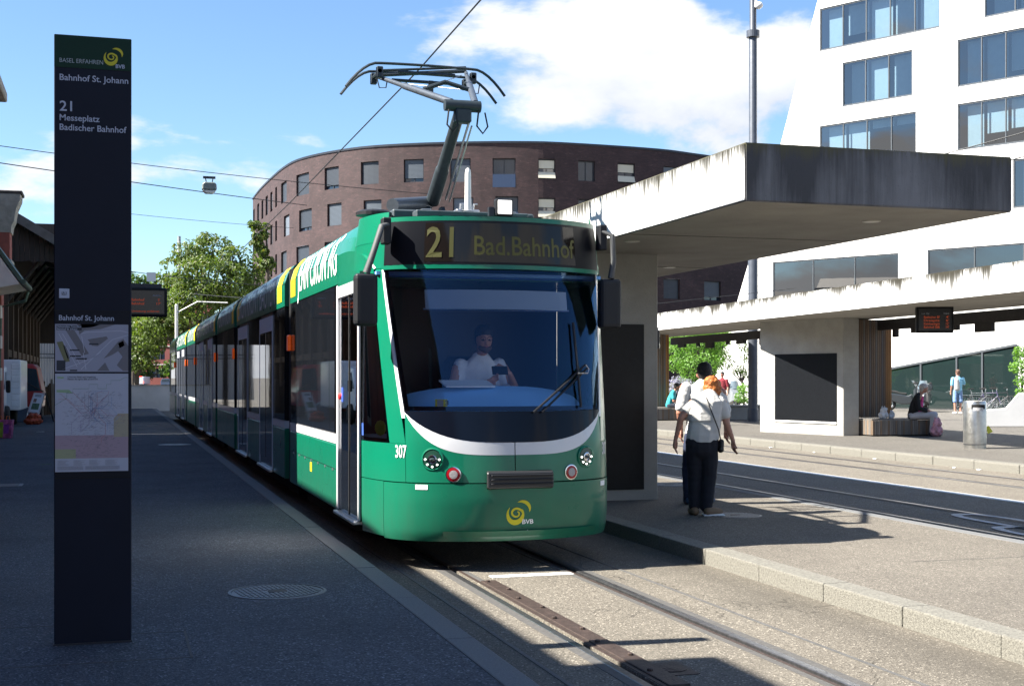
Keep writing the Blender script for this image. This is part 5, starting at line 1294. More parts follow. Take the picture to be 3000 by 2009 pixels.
G().bb((-hw + 0.012, -0.004, sZ(1398)), (hw - 0.012, 0.0, sZ(912))).build('map_frame', m_navy2, sign)
for zz_ in (sZ(911), sZ(1398)): G().bb((-hw + 0.001, -0.0045, zz_ - 0.002), (hw - 0.001, 0.0, zz_ + 0.002)).build('groove', m_black, sign)
G().bb((-hw - 0.004, -0.006, 0.0), (hw + 0.004, 0.116, 0.012)).build('foot', m_dkmetal, sign)
sgn_txt = lambda s, px, py, wpx, hpx, bold=0.0, mat=m_slet, off=-0.005: text('lettering', s, lambda u, v: Vector((sX(px) + u, off, sZ(py) + v)), sX(px + wpx) - sX(px), hpx * 7.585 / 3900, mat, sign, bold)
sgn_txt('BASEL ERFAHREN', 175, 189, 126, 12.5, -0.004, M('sign_letter_dim', (0.40, 0.46, 0.48), 0.5))
sgn_txt('BVB', 338, 196.5, 27, 11, 0.02)
logo_on(lambda u, v: Vector((sX(332) + u, -0.005, sZ(163) + v)), 0.098, m_yellow, sign)
sgn_txt('Bahnhof St. Johann', 175, 241, 200, 18, 0.012)
sgn_txt('21', 175, 330, 36, 29, 0.012)
sgn_txt('Messeplatz', 175, 358, 116, 18, 0.012)
sgn_txt('Badischer Bahnhof', 175, 386, 195, 18, 0.012)
sgn_txt('Bahnhof St. Johann', 173, 939, 160, 15, 0.012)
# wheelchair mark
pk = G().bb((sX(173), -0.005, sZ(875)), (sX(203), 0.0, sZ(847))).build('access_mark', m_slet, sign, bevel=0.002)
cx_, cz_ = sX(188), sZ(861); u_ = 0.01
lines = [[(-0.3, 0.75), (-0.3, -0.15), (0.45, -0.15), (0.75, -0.85)], [(-0.3, 0.3), (0.35, 0.3)]]
for L_ in lines: G().tube([(cx_ + x * u_, -0.0055, cz_ + z * u_) for x, z in L_], 0.0011, 4).build('mark_line', m_black, pk)
G().tube([(cx_ + u_ * (-0.1 + 0.65 * math.cos(R(a))), -0.0055, cz_ + u_ * (-0.35 + 0.65 * math.sin(R(a)))) for a in range(130, 340, 20)], 0.0011, 4).build('mark_line', m_black, pk)
for s_ in (-1, 1): G().tube([(cx_ + s_ * u_ * (0.8 + 0.4 * math.cos(R(a))), -0.0055, cz_ + u_ * 1.1 * math.sin(R(a))) for a in range(-60, 61, 20)], 0.0011, 4).build('mark_line', m_black, pk)
G().lathe([(0.0016, 0), (0.0016, 0.001)], (cx_ - 0.3 * u_, -0.0055, cz_ + 0.95 * u_), 8, rot=Matrix.Rotation(R(90), 3, 'X')).build('mark_line', m_black, pk)
# street plan (upper sheet)
MX = lambda u: sX(162 + u * 213); 
def sheet_(y0, y1, name, mat):
    return G().bb((MX(0), -0.006, sZ(y1)), (MX(1), -0.0035, sZ(y0))).build(name, mat, sign)
mp = sheet_(950, 1089, 'street_plan', M('map_paper', (0.30, 0.31, 0.39), 0.45))
def mpoly(par, y0, y1, pts, mat, name, off): return G().poly([(MX(u), off, sZ(y0 + (y1 - y0) * v)) for u, v in pts]).build(name, mat, par, recalc=False)
m_mg = M('map_grey', (0.15, 0.145, 0.165), 0.5); m_mo = M('map_olive', (0.16, 0.16, 0.075), 0.5); m_mk = M('map_black', (0.02, 0.025, 0.04), 0.5); m_mr = M('map_road', (0.55, 0.56, 0.66), 0.5)
for pts_, mt in (([(0.30, 0.0), (0.82, 0.0), (0.62, 0.10), (0.40, 0.13), (0.33, 0.22)], m_mg), ([(0.14, 0.12), (0.25, 0.10), (0.46, 0.62), (0.36, 0.66)], m_mg), ([(0.02, 0.38), (0.10, 0.36), (0.20, 0.78), (0.13, 0.80)], m_mo),
                 ([(0.44, 0.32), (0.70, 0.25), (0.72, 0.30), (0.58, 0.46), (0.50, 0.45)], m_mg), ([(0.66, 0.72), (0.86, 0.36), (0.93, 0.30), (1.0, 0.45), (1.0, 0.98), (0.93, 0.98), (0.84, 0.86), (0.92, 0.68), (0.86, 0.56), (0.78, 0.64)], m_mg),
                 ([(0.57, 0.98), (0.68, 0.80), (0.74, 0.98)], m_mg), ([(0.11, 0.45), (0.15, 0.44), (0.20, 0.72), (0.17, 0.73)], m_mg), ([(0.34, 0.0), (0.62, 0.0), (0.5, 0.06), (0.36, 0.08)], m_mo), ([(0.86, 0.40), (0.93, 0.34), (0.95, 0.44), (0.88, 0.50)], m_mo)):
    mpoly(mp, 950, 1089, pts_, mt, 'map_block', -0.0063)
for k_, (u, v, w) in enumerate(((0.46, 0.40, 0.13), (0.20, 0.53, 0.13), (0.20, 0.655, 0.15), (0.28, 0.71, 0.15), (0.20, 0.955, 0.10))):
    mpoly(mp, 950, 1089, [(u, v), (u + w, v), (u + w, v + 0.03), (u, v + 0.03)], m_mk, 'map_label', -0.0066)
mpoly(mp, 950, 1089, [(0.02, 0.76), (0.14, 0.76), (0.14, 0.975), (0.02, 0.975)], m_mk, 'map_label', -0.0066)
for v0, v1 in ((0.025, 0.075), (0.08, 0.13)): mpoly(mp, 950, 1089, [(0.02, v0), (0.36, v0), (0.36, v1), (0.02, v1)], m_mk, 'map_label', -0.0066)
txt_m = lambda s, u, v, w, h, y0, y1, par, mat: text('lettering', s, lambda a, b: Vector((MX(u) + a, -0.0069, sZ(y0 + (y1 - y0) * v) + b)), MX(w) - MX(0), (sZ(y0) - sZ(y1)) * h, mat, par, 0.012)
txt_m('Haltestellen Tram/Bus', 0.03, 0.068, 0.32, 0.036, 950, 1089, mp, m_slet); txt_m('Bahnhof St. Johann', 0.03, 0.123, 0.27, 0.036, 950, 1089, mp, m_slet)
def mlines(par, y0, y1, segs, w, mat, name, off):
    g = G()
    for seg in segs:
        P_ = [Vector((MX(u), sZ(y0 + (y1 - y0) * v))) for u, v in seg]
        a, b = ribbon([tuple(p) for p in P_], [w] * len(P_)); g.add([(x, off, z) for x, z in a], b)
    o = g.build(name, mat, par, recalc=False); o['kind'] = 'stuff'; return o
mlines(mp, 950, 1089, [[(0.35, 0.2), (0.42, 0.17), (0.9, 0.13), (1, 0.17)], [(0.35, 0.95), (0.78, 0.32), (1.0, 0.22)], [(0.1, 0.95), (0.5, 0.72), (0.62, 0.58)], [(0.36, 0.25), (0.40, 0.6)], [(0.42, 0.95), (0.38, 0.6)], [(0.05, 0.2), (0.3, 0.9)], [(0.10, 0.2), (0.34, 0.85)]], 0.0022, m_mr, 'map_roads', -0.0066)
# network map (lower sheet)
m2_ = sheet_(1094, 1380, 'network_map', M('map_paper2', (0.42, 0.44, 0.52), 0.45))
mpoly(m2_, 1094, 1380, [(0, 0.63), (1, 0.63), (1, 0.865), (0, 0.865)], M('map_pink', (0.35, 0.26, 0.31), 0.5), 'map_zone', -0.0063)
mpoly(m2_, 1094, 1380, [(0.8, 0.46), (0.86, 0.41), (1, 0.41), (1, 0.65), (0.8, 0.65)], M('map_tan', (0.36, 0.32, 0.23), 0.5), 'map_zone', -0.0064)
mpoly(m2_, 1094, 1380, [(0, 0.77), (0.28, 0.77), (0.28, 0.865), (0, 0.865)], M('map_lime', (0.32, 0.34, 0.2), 0.5), 'map_zone', -0.0064)
mpoly(m2_, 1094, 1380, [(0.02, 0.165), (0.19, 0.165), (0.24, 0.20), (0.02, 0.19)], M('map_green', (0.28, 0.40, 0.24), 0.5), 'map_zone', -0.0064)
mlines(m2_, 1094, 1380, [[(0, 0.32), (0.16, 0.25), (0.16, 0.2), (0.24, 0.2), (0.24, 0.155), (0.46, 0.155), (0.46, 0.11), (0.58, 0.11), (0.58, 0.155), (0.70, 0.155), (0.70, 0.11), (0.76, 0.11), (0.76, 0.07), (0.88, 0.07), (0.95, 0.04), (1, 0.04)]], 0.0016, M('map_border', (0.08, 0.22, 0.12), 0.5), 'map_border', -0.0065)
rs = random.Random(3)
cols_ = {'map_line_red': (0.40, 0.12, 0.13), 'map_line_violet': (0.26, 0.20, 0.36), 'map_line_grey': (0.20, 0.22, 0.28), 'map_line_blue': (0.16, 0.28, 0.50)}
for ci, (nm, cc_) in enumerate(cols_.items()):
    segs = []
    for q in range(9 if ci != 2 else 16):
        u, v = 0.52 + rs.uniform(-0.08, 0.08), 0.40 + rs.uniform(-0.06, 0.06); s_ = [(u, v)]; an = rs.choice([0, 45, 90, 135, 180, 225, 270, 315])
        for k_ in range(rs.randint(2, 4)):
            l_ = rs.uniform(0.05, 0.17); u = min(0.97, max(0.04, u + l_ * math.cos(R(an)))); v = min(0.84, max(0.18, v + l_ * 0.72 * math.sin(R(an)))); s_.append((u, v)); an += rs.choice([-45, 0, 45])
        segs.append(s_)
    mlines(m2_, 1094, 1380, segs, 0.0014, M(nm, cc_, 0.5), 'map_lines', -0.0066 - 0.0001 * ci)
segs = []
for q in range(520):
    u, v = rs.gauss(0.5, 0.26), rs.uniform(0.19, 0.85)
    if not 0.03 < u < 0.93: continue
    an = rs.choice([0, 0, 0, 40]); l_ = rs.uniform(0.02, 0.055); segs.append([(u, v), (u + l_ * math.cos(R(an)), v - 0.72 * l_ * math.sin(R(an)))])
for q in range(14):
    for c_ in (0.03, 0.25, 0.46, 0.68):
        if q < 8: segs.append([(c_, 0.885 + q * 0.007), (c_ + rs.uniform(0.10, 0.18), 0.885 + q * 0.007)])
for q in range(8): segs += [[(0.03, 0.945 + q * 0.005), (0.38, 0.945 + q * 0.005)], [(0.41, 0.945 + q * 0.005), (0.88, 0.945 + q * 0.005)]]
mlines(m2_, 1094, 1380, segs, 0.0008, M('map_ink', (0.10, 0.11, 0.16), 0.5), 'map_print', -0.0071)
txt_m('Liniennetz Basel und Umgebung', 0.17, 0.042, 0.38, 0.016, 1094, 1380, m2_, m_mk); txt_m('Réseau des lignes Bâle et environs', 0.17, 0.064, 0.41, 0.016, 1094, 1380, m2_, m_mk)
txt_m('tnw', 0.03, 0.052, 0.09, 0.03, 1094, 1380, m2_, M('tnw_green', (0.25, 0.42, 0.10), 0.5))
# ------------------------------------------------------------------ departure boards
m_amber = M('amber_led', (0.14, 0.022, 0.004), 0.5, emit=(1.0, 0.12, 0.015), estr=0.06)
def board(px0, px1, py0, py1, depth, rz, lines_, label, hang):
    c = at((px0 + px1) / 2, (py0 + py1) / 2, depth); w = (px1 - px0) / FPX * depth; h = (py1 - py0) / FPX * depth
    e = empty('departure_board', tuple(c), label, 'display', 'departure boards', rz)
    G().bb((-w / 2, 0, -h / 2), (w / 2, 0.16, h / 2)).build('casing', m_blackpanel, e, bevel=0.025, seg=2)
    G().bb((-w / 2 + 0.05, -0.004, -h / 2 + 0.05), (w / 2 - 0.05, 0.0, h / 2 - 0.05)).build('screen', M('screen_black', (0.008, 0.009, 0.012), 0.2), e)
    for s_, u, v, ww, hh, mt in lines_:
        text('lettering', s_, lambda a, b: Vector((-w / 2 + u * w + a, -0.006, h / 2 - v * h + b)), ww * w, hh * h, mt, e, 0.01)
    if hang == 'up':
        for x in (-w * 0.25, w * 0.25): G().bb((x - 0.03, 0.05, h / 2), (x + 0.03, 0.11, h / 2 + 0.06)).build('hanger', m_dkmetal, e)
        G().bb((-w * 0.45, 0.03, h / 2 + 0.06), (w * 0.55, 0.13, h / 2 + 0.09)).build('hanger', m_dkmetal, e)
    else:
        G().tube([(-w * 0.38, 0.10, h / 2 + 0.05), (-w * 0.38, 0.10, 0.13 - c.z)], 0.05, 10).build('post', m_dkmetal, e)
        G().bb((-w * 0.40, 0.04, h / 2), (w * 0.42, 0.14, h / 2 + 0.07)).build('hanger', m_dkmetal, e)
    return e
m_hd = M('board_white', (0.30, 0.32, 0.36), 0.5)
board(296, 487, 842, 927, 22.5, 0.0, [('Linie', 0.08, 0.29, 0.12, 0.05, m_hd), ('Ziel', 0.34, 0.29, 0.12, 0.05, m_hd), ('Abfahrt', 0.78, 0.29, 0.14, 0.05, m_hd), ('Bad.Bahnhof', 0.36, 0.46, 0.30, 0.085, m_amber), ("2'", 0.86, 0.46, 0.03, 0.085, m_amber), ('Bad.Bahnhof', 0.36, 0.59, 0.30, 0.085, m_amber), ("17'", 0.84, 0.59, 0.06, 0.085, m_amber), ('Neu: Umleitung umfahren', 0.36, 0.84, 0.52, 0.06, m_amber)],
      'black departure board with amber text behind the dark sign column', 'post')
board(2686, 2793, 897, 975, 28.5, R(-22), [('Linie  Ziel', 0.14, 0.30, 0.2, 0.06, m_hd), ('Abfahrt', 0.72, 0.30, 0.15, 0.06, m_hd)] + [(t_, 0.2, 0.45 + 0.125 * i, 0.42, 0.09, m_amber) for i, t_ in enumerate(('Badischer Bf', 'Dreispitz', 'Kleinhueningen', 'Bahnhof SBB'))] + [(t_, 0.79, 0.45 + 0.125 * i, 0.08, 0.09, m_amber) for i, t_ in enumerate(("4'", "6'", "12'", "14'"))],
      'black departure board hanging from the far shelter roof at the right', 'up')
board(1922, 1943, 968, 1021, 41.0, R(60), [], 'small black departure board beside the concrete pillar', 'up')
# ------------------------------------------------------------------ lamp pole, masts, wires
m_pole = M('pole_paint', (0.075, 0.085, 0.105), 0.42, 0.2, var=0.18, scale=6)
p = at(2206, HY, 45.0); lp = empty('lamp_pole', (p.x, p.y, 0.155), 'tall dark grey lamp pole behind the shelters', 'pole')
G().lathe([(0.19, 0), (0.19, 0.4), (0.165, 0.42), (0.165, 7.8), (0.135, 7.9), (0.135, 13.0), (0.115, 13.05), (0.115, 18.0)], n=20).build('shaft', m_pole, lp, smooth=True)
G().lathe([(0.125, 12.95), (0.22, 12.96), (0.22, 13.18), (0.125, 13.2)], n=20).build('collar', m_pole, lp)
fl_ = G().sphere((0.12, -0.18, 14.0), (0.14, 0.17, 0.12), 14).build('spotlight', M('spot_white', (0.7, 0.7, 0.7), 0.4), lp, smooth=True)
G().lathe([(0.06, 14.05), (0.05, 14.3)], (0.06, -0.1, 0), 10).build('bracket', MATS['spot_white'], fl_)
G().bb((-0.05, -0.168, 3.2), (0.03, -0.16, 3.27)).build('sticker', m_letter, lp)
p = at(525, HY, 86.0); ms = empty('overhead_mast', (p.x, p.y, 0.13), 'thin grey overhead line mast rising from the tree', 'pole')
G().lathe([(0.10, 0), (0.12, 10.2), (0.10, 10.22), (0.10, 10.6)], n=14).build('shaft', M('mast_grey', (0.30, 0.32, 0.33), 0.5), ms)
p = at(517, HY, 60.0); ms = empty('overhead_mast', (p.x, p.y, 0.13), 'pale slim mast behind the rear of the tram', 'pole')
G().lathe([(0.07, 0), (0.07, 4.75), (0.05, 4.8)], n=12).build('shaft', M('mast_white', (0.62, 0.62, 0.60), 0.5), ms)
G().tube([(0, 0, 4.4), (0.9, -0.4, 4.9), (2.2, -0.8, 4.85)], 0.03, 6).build('bracket', MATS['mast_white'], ms)
m_wire = M('wire', (0.02, 0.022, 0.025), 0.5, 0.3)
def wire(pts_, r, label, grp='overhead wires'):
    P_ = [Vector(q) for q in pts_]; o = G().tube(P_, r, 6).build('overhead_wire', m_wire); tag(o, label, 'wire', grp); return o
hw_ = lambda px: Vector((TX, yon(px, TX), 0))
wire([(TX, -6, 5.3), (TX + 0.02, 6, 5.24), (TX + 0.02, 12, 5.165), (TX - 0.02, 14.45, 5.05), (TX, 26, 5.0), (TX, 46, 5.05), (TX - 0.1, 90, 5.1)], 0.0085, 'black contact wire over the tram touching its current collector')
def span(pa, pb, sag, n=10):
    a, b = at(*pa), at(*pb); return [a.lerp(b, i / n) + Vector((0, 0, -sag * 4 * (i / n) * (1 - i / n))) for i in range(n + 1)]
wire(span((-250, 392, 26), (1300, 572, 32), 0.10), 0.008, 'thin span wire carrying the street lamp')
wire(span((-250, 440, 24), (900, 602, 34), 0.03), 0.010, 'lower thicker span wire below the hanging street lamp')
wire(span((250, 612, 46), (860, 668, 52), 0.05), 0.008, 'faint span wire above the tree')
wire(span((2380, 545, 30), (3150, 345, 26), 0.05), 0.012, 'upper wire crossing the white building windows')
wire(span((2600, 545, 30), (3150, 420, 26), 0.05), 0.012, 'lower wire crossing the white building windows')
wire(span((1900, 892, 40), (2330, 845, 46), 0.0), 0.010, 'thin wire along the far shelter roof')
wire(span((560, 860, 60), (1050, 880, 50), 0.1), 0.012, 'thin wire running through the tree behind the tram')
wire(span((380, 795, 62), (760, 835, 64), 0.05), 0.018, 'wire with a square plate behind the dark sign')
q_ = at(443, 811, 62); pt = G().box(q_, (0.42, 0.03, 0.42), rz=-YAW).build('wire_plate', M('plate_grey', (0.16, 0.20, 0.26), 0.5)); tag(pt, 'small square grey plate hanging on a wire beside the tree', 'sign')
# hanging street lamp
c = at(613, 517, 28.6); sl_ = empty('hanging_lamp', tuple(c), 'grey street lamp hanging from the span wire', 'lamp')
G().bb((-0.13, -0.02, -0.05), (0.13, 0.02, 0.0)).build('clamp', m_dkmetal, sl_)
for x in (-0.08, 0.08): G().tube([(x, 0, -0.04), (x * 0.7, 0, -0.15)], 0.012, 6).build('hanger', m_dkmetal, sl_)
G().prism([(-0.155, -0.1, -0.30), (0.155, -0.1, -0.30), (0.15, -0.1, -0.17), (0.10, -0.1, -0.13), (-0.10, -0.1, -0.13), (-0.15, -0.1, -0.17)], (0, 0.2, 0)).build('housing', M('lamp_grey', (0.16, 0.19, 0.18), 0.5), sl_, bevel=0.02)
G().prism([(-0.145, -0.09, -0.303), (0.145, -0.09, -0.303), (0.08, -0.09, -0.375), (-0.08, -0.09, -0.375)], (0, 0.18, 0)).build('glass', M('lamp_glass', (0.55, 0.55, 0.52), 0.2), sl_, bevel=0.015)
# ------------------------------------------------------------------ litter bin
p = onz(2856, 1313, 0.155); bn_ = empty('litter_bin', (p.x, p.y, 0.155), 'brushed steel cylindrical litter bin on the far platform', 'bin')
m_inox = M('brushed_steel', (0.50, 0.49, 0.46), 0.33, 0.95, var=0.2, scale=8, rvar=0.1)
G().lathe([(0.225, 0), (0.225, 0.09), (0.235, 0.095), (0.235, 0.95), (0.22, 0.99), (0.10, 1.0)], n=32).build('body', m_inox, bn_, smooth=True)
G().lathe([(0.237, 0.085), (0.238, 0.097)], n=32).build('seam', m_dkmetal, bn_)
G().grid(lambda a, z: Vector((0.237 * math.sin(a), -0.237 * math.cos(a), z)), rng(R(-52), R(22), 8), [0.83, 0.92]).build('slot', m_black, bn_)
G().grid(lambda a, z: Vector((0.2385 * math.sin(a), -0.2385 * math.cos(a), z)), rng(R(-45), R(8), 6), [0.79, 0.86]).build('sticker', M('sticker_grey', (0.5, 0.5, 0.52), 0.5, var=0.6, scale=40), bn_)
tag(G().prism([(p.x + 0.23, p.y - 0.05, 0.60), (p.x + 0.30, p.y - 0.05, 0.63), (p.x + 0.42, p.y - 0.03, 0.50), (p.x + 0.28, p.y - 0.06, 0.46)], (0.01, 0.02, 0.0)).build('flyer', M('flyer_yellow', (0.55, 0.55, 0.03), 0.6)), 'yellow paper flyer sticking out beside the steel bin', 'flyer')
# ------------------------------------------------------------------ people
def blob(chains, voxel, smooth=4):
    """one continuous skin over tapered chains; a chain is [(x, y, z, rx, ry)], rx along X, ry along Y where it stands upright"""
    g = G()
    for ch in chains:
        if len(ch) == 1:
            x, y, z, rx, ry, rz = ch[0]; g.sphere((x, y, z), (rx, ry, rz), 14); continue
        P_ = [Vector(c[:3]) for c in ch]
        # densify
        for i in range(len(P_) - 1):
            n = max(2, int((P_[i + 1] - P_[i]).length / 0.03))
            ring0 = None
            for k in range(n + 1):
                f = k / n; p = P_[i].lerp(P_[i + 1], f); rx = ch[i][3] + (ch[i + 1][3] - ch[i][3]) * f; ry = ch[i][4] + (ch[i + 1][4] - ch[i][4]) * f
                g.sphere(p, (rx, ry, min(rx, ry)), 10)
    me = bpy.data.meshes.new('b'); me.from_pydata(g.v, [], g.f); o = bpy.data.objects.new('b', me)
    md = o.modifiers.new('r', 'REMESH'); md.mode = 'VOXEL'; md.voxel_size = voxel
    ms_ = o.modifiers.new('s', 'SMOOTH'); ms_.iterations = smooth; ms_.factor = 0.5
    out = evaluated_mesh(o)
    bpy.data.objects.remove(o); bpy.data.meshes.remove(me); return out
def wear(name, chains, mat, parent, voxel=0.012, smooth=4, wrinkle=0.0, wscale=9.0):
    me = blob(chains, voxel, smooth); me.name = name; me.materials.clear(); me.materials.append(mat)
    if wrinkle:
        ns = [Vector(q.vector) for q in me.vertex_normals]
        for v, nr in zip(me.vertices, ns):
            d = noise.noise(Vector(v.co) * wscale + Vector((3, 1, 7))) * wrinkle + noise.noise(Vector((v.co.x * 6, v.co.y * 6, v.co.z * 30))) * wrinkle * 0.6
            v.co += nr * d
    me.polygons.foreach_set('use_smooth', [True] * len(me.polygons))
    o = bpy.data.objects.new(name, me); COL.objects.link(o)
    if parent is not None: o.parent = parent
    return o
def skin(name, col):
    return M(name, col, 0.5, var=0.12, scale=18)
def cloth(name, col, var=0.15): return M(name, col, 0.9, var=var, scale=7, bump=0.3, bscale=40)
m_skin = skin('skin', (0.42, 0.21, 0.145)); m_skin2 = skin('skin_tan', (0.36, 0.17, 0.115))
m_hairk = M('hair_dark', (0.012, 0.010, 0.010), 0.6, bump=0.8, bscale=70); m_hairo = M('hair_ginger', (0.42, 0.13, 0.025), 0.5, var=0.45, scale=22, bump=1.0, bscale=60)
m_hairg = M('hair_grey', (0.42, 0.40, 0.37), 0.6, var=0.3, scale=25, bump=0.8, bscale=60)
def hand(w, d, up=Vector((0, 0, 1)), sidev=Vector((1, 0, 0)), s=1.0, curl=0.35):
    """chains of palm, four fingers and a thumb hanging from the wrist w along d"""
    d = d.normalized(); sv = (sidev - d * sidev.dot(d)).normalized(); n = d.cross(sv)
    k = w + d * 0.085 * s
    ch = [[(*w, 0.024 * s, 0.019 * s), (*(w + d * 0.04 * s), 0.032 * s, 0.02 * s), (*k, 0.034 * s, 0.018 * s)]]
    for i, (o, L_) in enumerate(((-0.030, 0.065), (-0.010, 0.078), (0.010, 0.074), (0.029, 0.058))):
        b = k + sv * o * s; m_ = b + d * L_ * 0.5 * s + n * 0.008 * s; t_ = m_ + d * L_ * 0.45 * s + n * L_ * curl * s
        ch.append([(*b, 0.0095 * s, 0.0095 * s), (*m_, 0.009 * s, 0.009 * s), (*t_, 0.0075 * s, 0.0075 * s)])
    b = w + d * 0.03 * s - sv * 0.028 * s; m_ = b + d * 0.032 * s - sv * 0.024 * s; t_ = m_ + d * 0.034 * s - sv * 0.004 * s + n * 0.012 * s
    ch.append([(*b, 0.012 * s, 0.012 * s), (*m_, 0.010 * s, 0.010 * s), (*t_, 0.0085 * s, 0.0085 * s)])
    return ch
def V(*a): return Vector(a)
def shoes(pts, mat, parent):
    for p, q in pts: wear('shoe', [[(p[0], p[1], p[2] + 0.045, 0.048, 0.055), (p[0] + (q[0] - p[0]) * 0.5, p[1] + (q[1] - p[1]) * 0.5, p[2] + 0.045, 0.05, 0.05), (q[0], q[1], p[2] + 0.035, 0.042, 0.042)]], mat, parent, 0.012)
# --- woman with ginger hair, back to us, stooping to the right
k1 = 14.6 / FPX * 0.4464
org = onz(1750 + 690 * 0.4464, 1507, 0.13)
W_ = lambda cx, cy: ((cx - 690) * k1, (2.4137 - 0.001671 * cy) - 0.13)      # crop px -> lateral, height
wm = empty('person', (org.x, org.y, 0.13), 'woman with short ginger hair, white top and cross-body strap walking away', 'person', 'couple walking along the island', -YAW)
def pt(cx, cy, y=0.0):
    x, z = W_(cx, cy); return V(x, y, z)
hd = pt(762, 520, 0.10); nk = pt(742, 575, 0.05)
sl, sr = pt(632, 630, 0.03), pt(822, 625, 0.03)
el_, er_ = pt(545, 735, -0.02), pt(850, 765, 0.0); wl_, wr_ = pt(512, 870, 0.0), pt(893, 875, 0.02)
hipl, hipr = pt(640, 885, 0.0), pt(735, 885, 0.0); kl, kr = pt(640, 1110, 0.03), pt(735, 1110, -0.02); fl2, fr2 = pt(635, 1335, 0.0), pt(712, 1345, -0.05)
chains = [[(*nk, 0.055, 0.055), (*hd, 0.06, 0.07)], [(*hd, 0.078, 0.095, 0.105)],
          [(*pt(725, 600, 0.03), 0.10, 0.08), (*pt(712, 700, 0.0), 0.15, 0.10), (*pt(692, 850, 0), 0.15, 0.11)],
          [(*sl, 0.055, 0.055), (*el_, 0.040, 0.040), (*wl_, 0.026, 0.024)], [(*sr, 0.055, 0.055), (*er_, 0.042, 0.042), (*wr_, 0.027, 0.025)],
          [(*hipl, 0.09, 0.10), (*kl, 0.06, 0.06), (*fl2, 0.04, 0.04)], [(*hipr, 0.09, 0.10), (*kr, 0.06, 0.06), (*fr2, 0.04, 0.04)]]
chains += hand(wl_, V(-0.05, 0.03, -1), sidev=V(0.3, 1, 0)) + hand(wr_, V(0.1, 0.03, -1), sidev=V(-0.4, 1, 0))
wear('body', chains, m_skin, wm, 0.009, 3)
m_wtop = cloth('white_top', (0.58, 0.57, 0.55), 0.06)
wear('top', [[(*pt(725, 592, 0.02), 0.075, 0.085), (*pt(722, 640, 0.0), 0.175, 0.115), (*pt(708, 740, 0), 0.19, 0.13), (*pt(690, 858, 0), 0.185, 0.135)],
             [(*(sl + V(0.03, 0, 0)), 0.07, 0.08), (*(sl.lerp(el_, 0.45)), 0.065, 0.068)], [(*(sr + V(-0.02, 0, 0)), 0.075, 0.08), (*(sr.lerp(er_, 0.55)), 0.07, 0.072)]], m_wtop, wm, 0.012, 3, 0.008)
# short cape layer over the shoulders
wear('cape', [[(*pt(735, 582, 0.03), 0.085, 0.10), (*pt(722, 640, 0.0), 0.182, 0.13), (*pt(700, 716, -0.005), 0.20, 0.142)]], m_wtop, wm, 0.012, 2, 0.006)
m_navyp = cloth('navy_trousers', (0.010, 0.011, 0.018))
wear('trousers', [[(*pt(688, 868, 0), 0.175, 0.125), (*pt(688, 930, 0), 0.185, 0.135)], [(*(hipl + V(-0.01, 0, -0.02)), 0.10, 0.115), (*kl, 0.083, 0.085), (*(fl2 + V(0, 0, 0.06)), 0.066, 0.07)], [(*(hipr + V(0.01, 0, -0.02)), 0.10, 0.115), (*kr, 0.085, 0.085), (*(fr2 + V(0, 0, 0.06)), 0.07, 0.075)]], m_navyp, wm, 0.012, 3, 0.008)
h_ = wear('hair', [[(hd.x, hd.y - 0.012, hd.z + 0.03, 0.096, 0.108, 0.092)], [(hd.x + 0.0, hd.y - 0.045, hd.z - 0.03, 0.086, 0.07, 0.085)], [(hd.x - 0.05, hd.y - 0.01, hd.z - 0.02, 0.05, 0.08, 0.075)], [(hd.x + 0.055, hd.y, hd.z - 0.03, 0.05, 0.08, 0.085)]], m_hairo, wm, 0.007, 1, 0.014, 34)
shoes([((fl2.x, -0.08, 0.0), (fl2.x - 0.02, 0.12, 0)), ((fr2.x + 0.0, -0.13, 0.0), (fr2.x + 0.15, -0.02, 0))], M('beige_shoe', (0.16, 0.10, 0.055), 0.7), wm)
G().bb((fr2.x - 0.045, -0.17, 0.0), (fr2.x + 0.19, 0.03, 0.018)).build('sole', m_letter, wm, bevel=0.008)
bag = wear('shoulder_bag', [[(*pt(812, 885, -0.02), 0.035, 0.07), (*pt(808, 935, -0.02), 0.04, 0.08)]], M('bag_black', (0.012, 0.012, 0.014), 0.5), wm, 0.012)
st0 = [pt(708, 590, -0.085), pt(720, 640, -0.148), pt(750, 720, -0.165), pt(782, 800, -0.15), pt(805, 880, -0.08)]
G().tube(st0, 0.009, 6, flat=0.5).build('strap', M('strap_dark', (0.02, 0.02, 0.022), 0.6), bag)
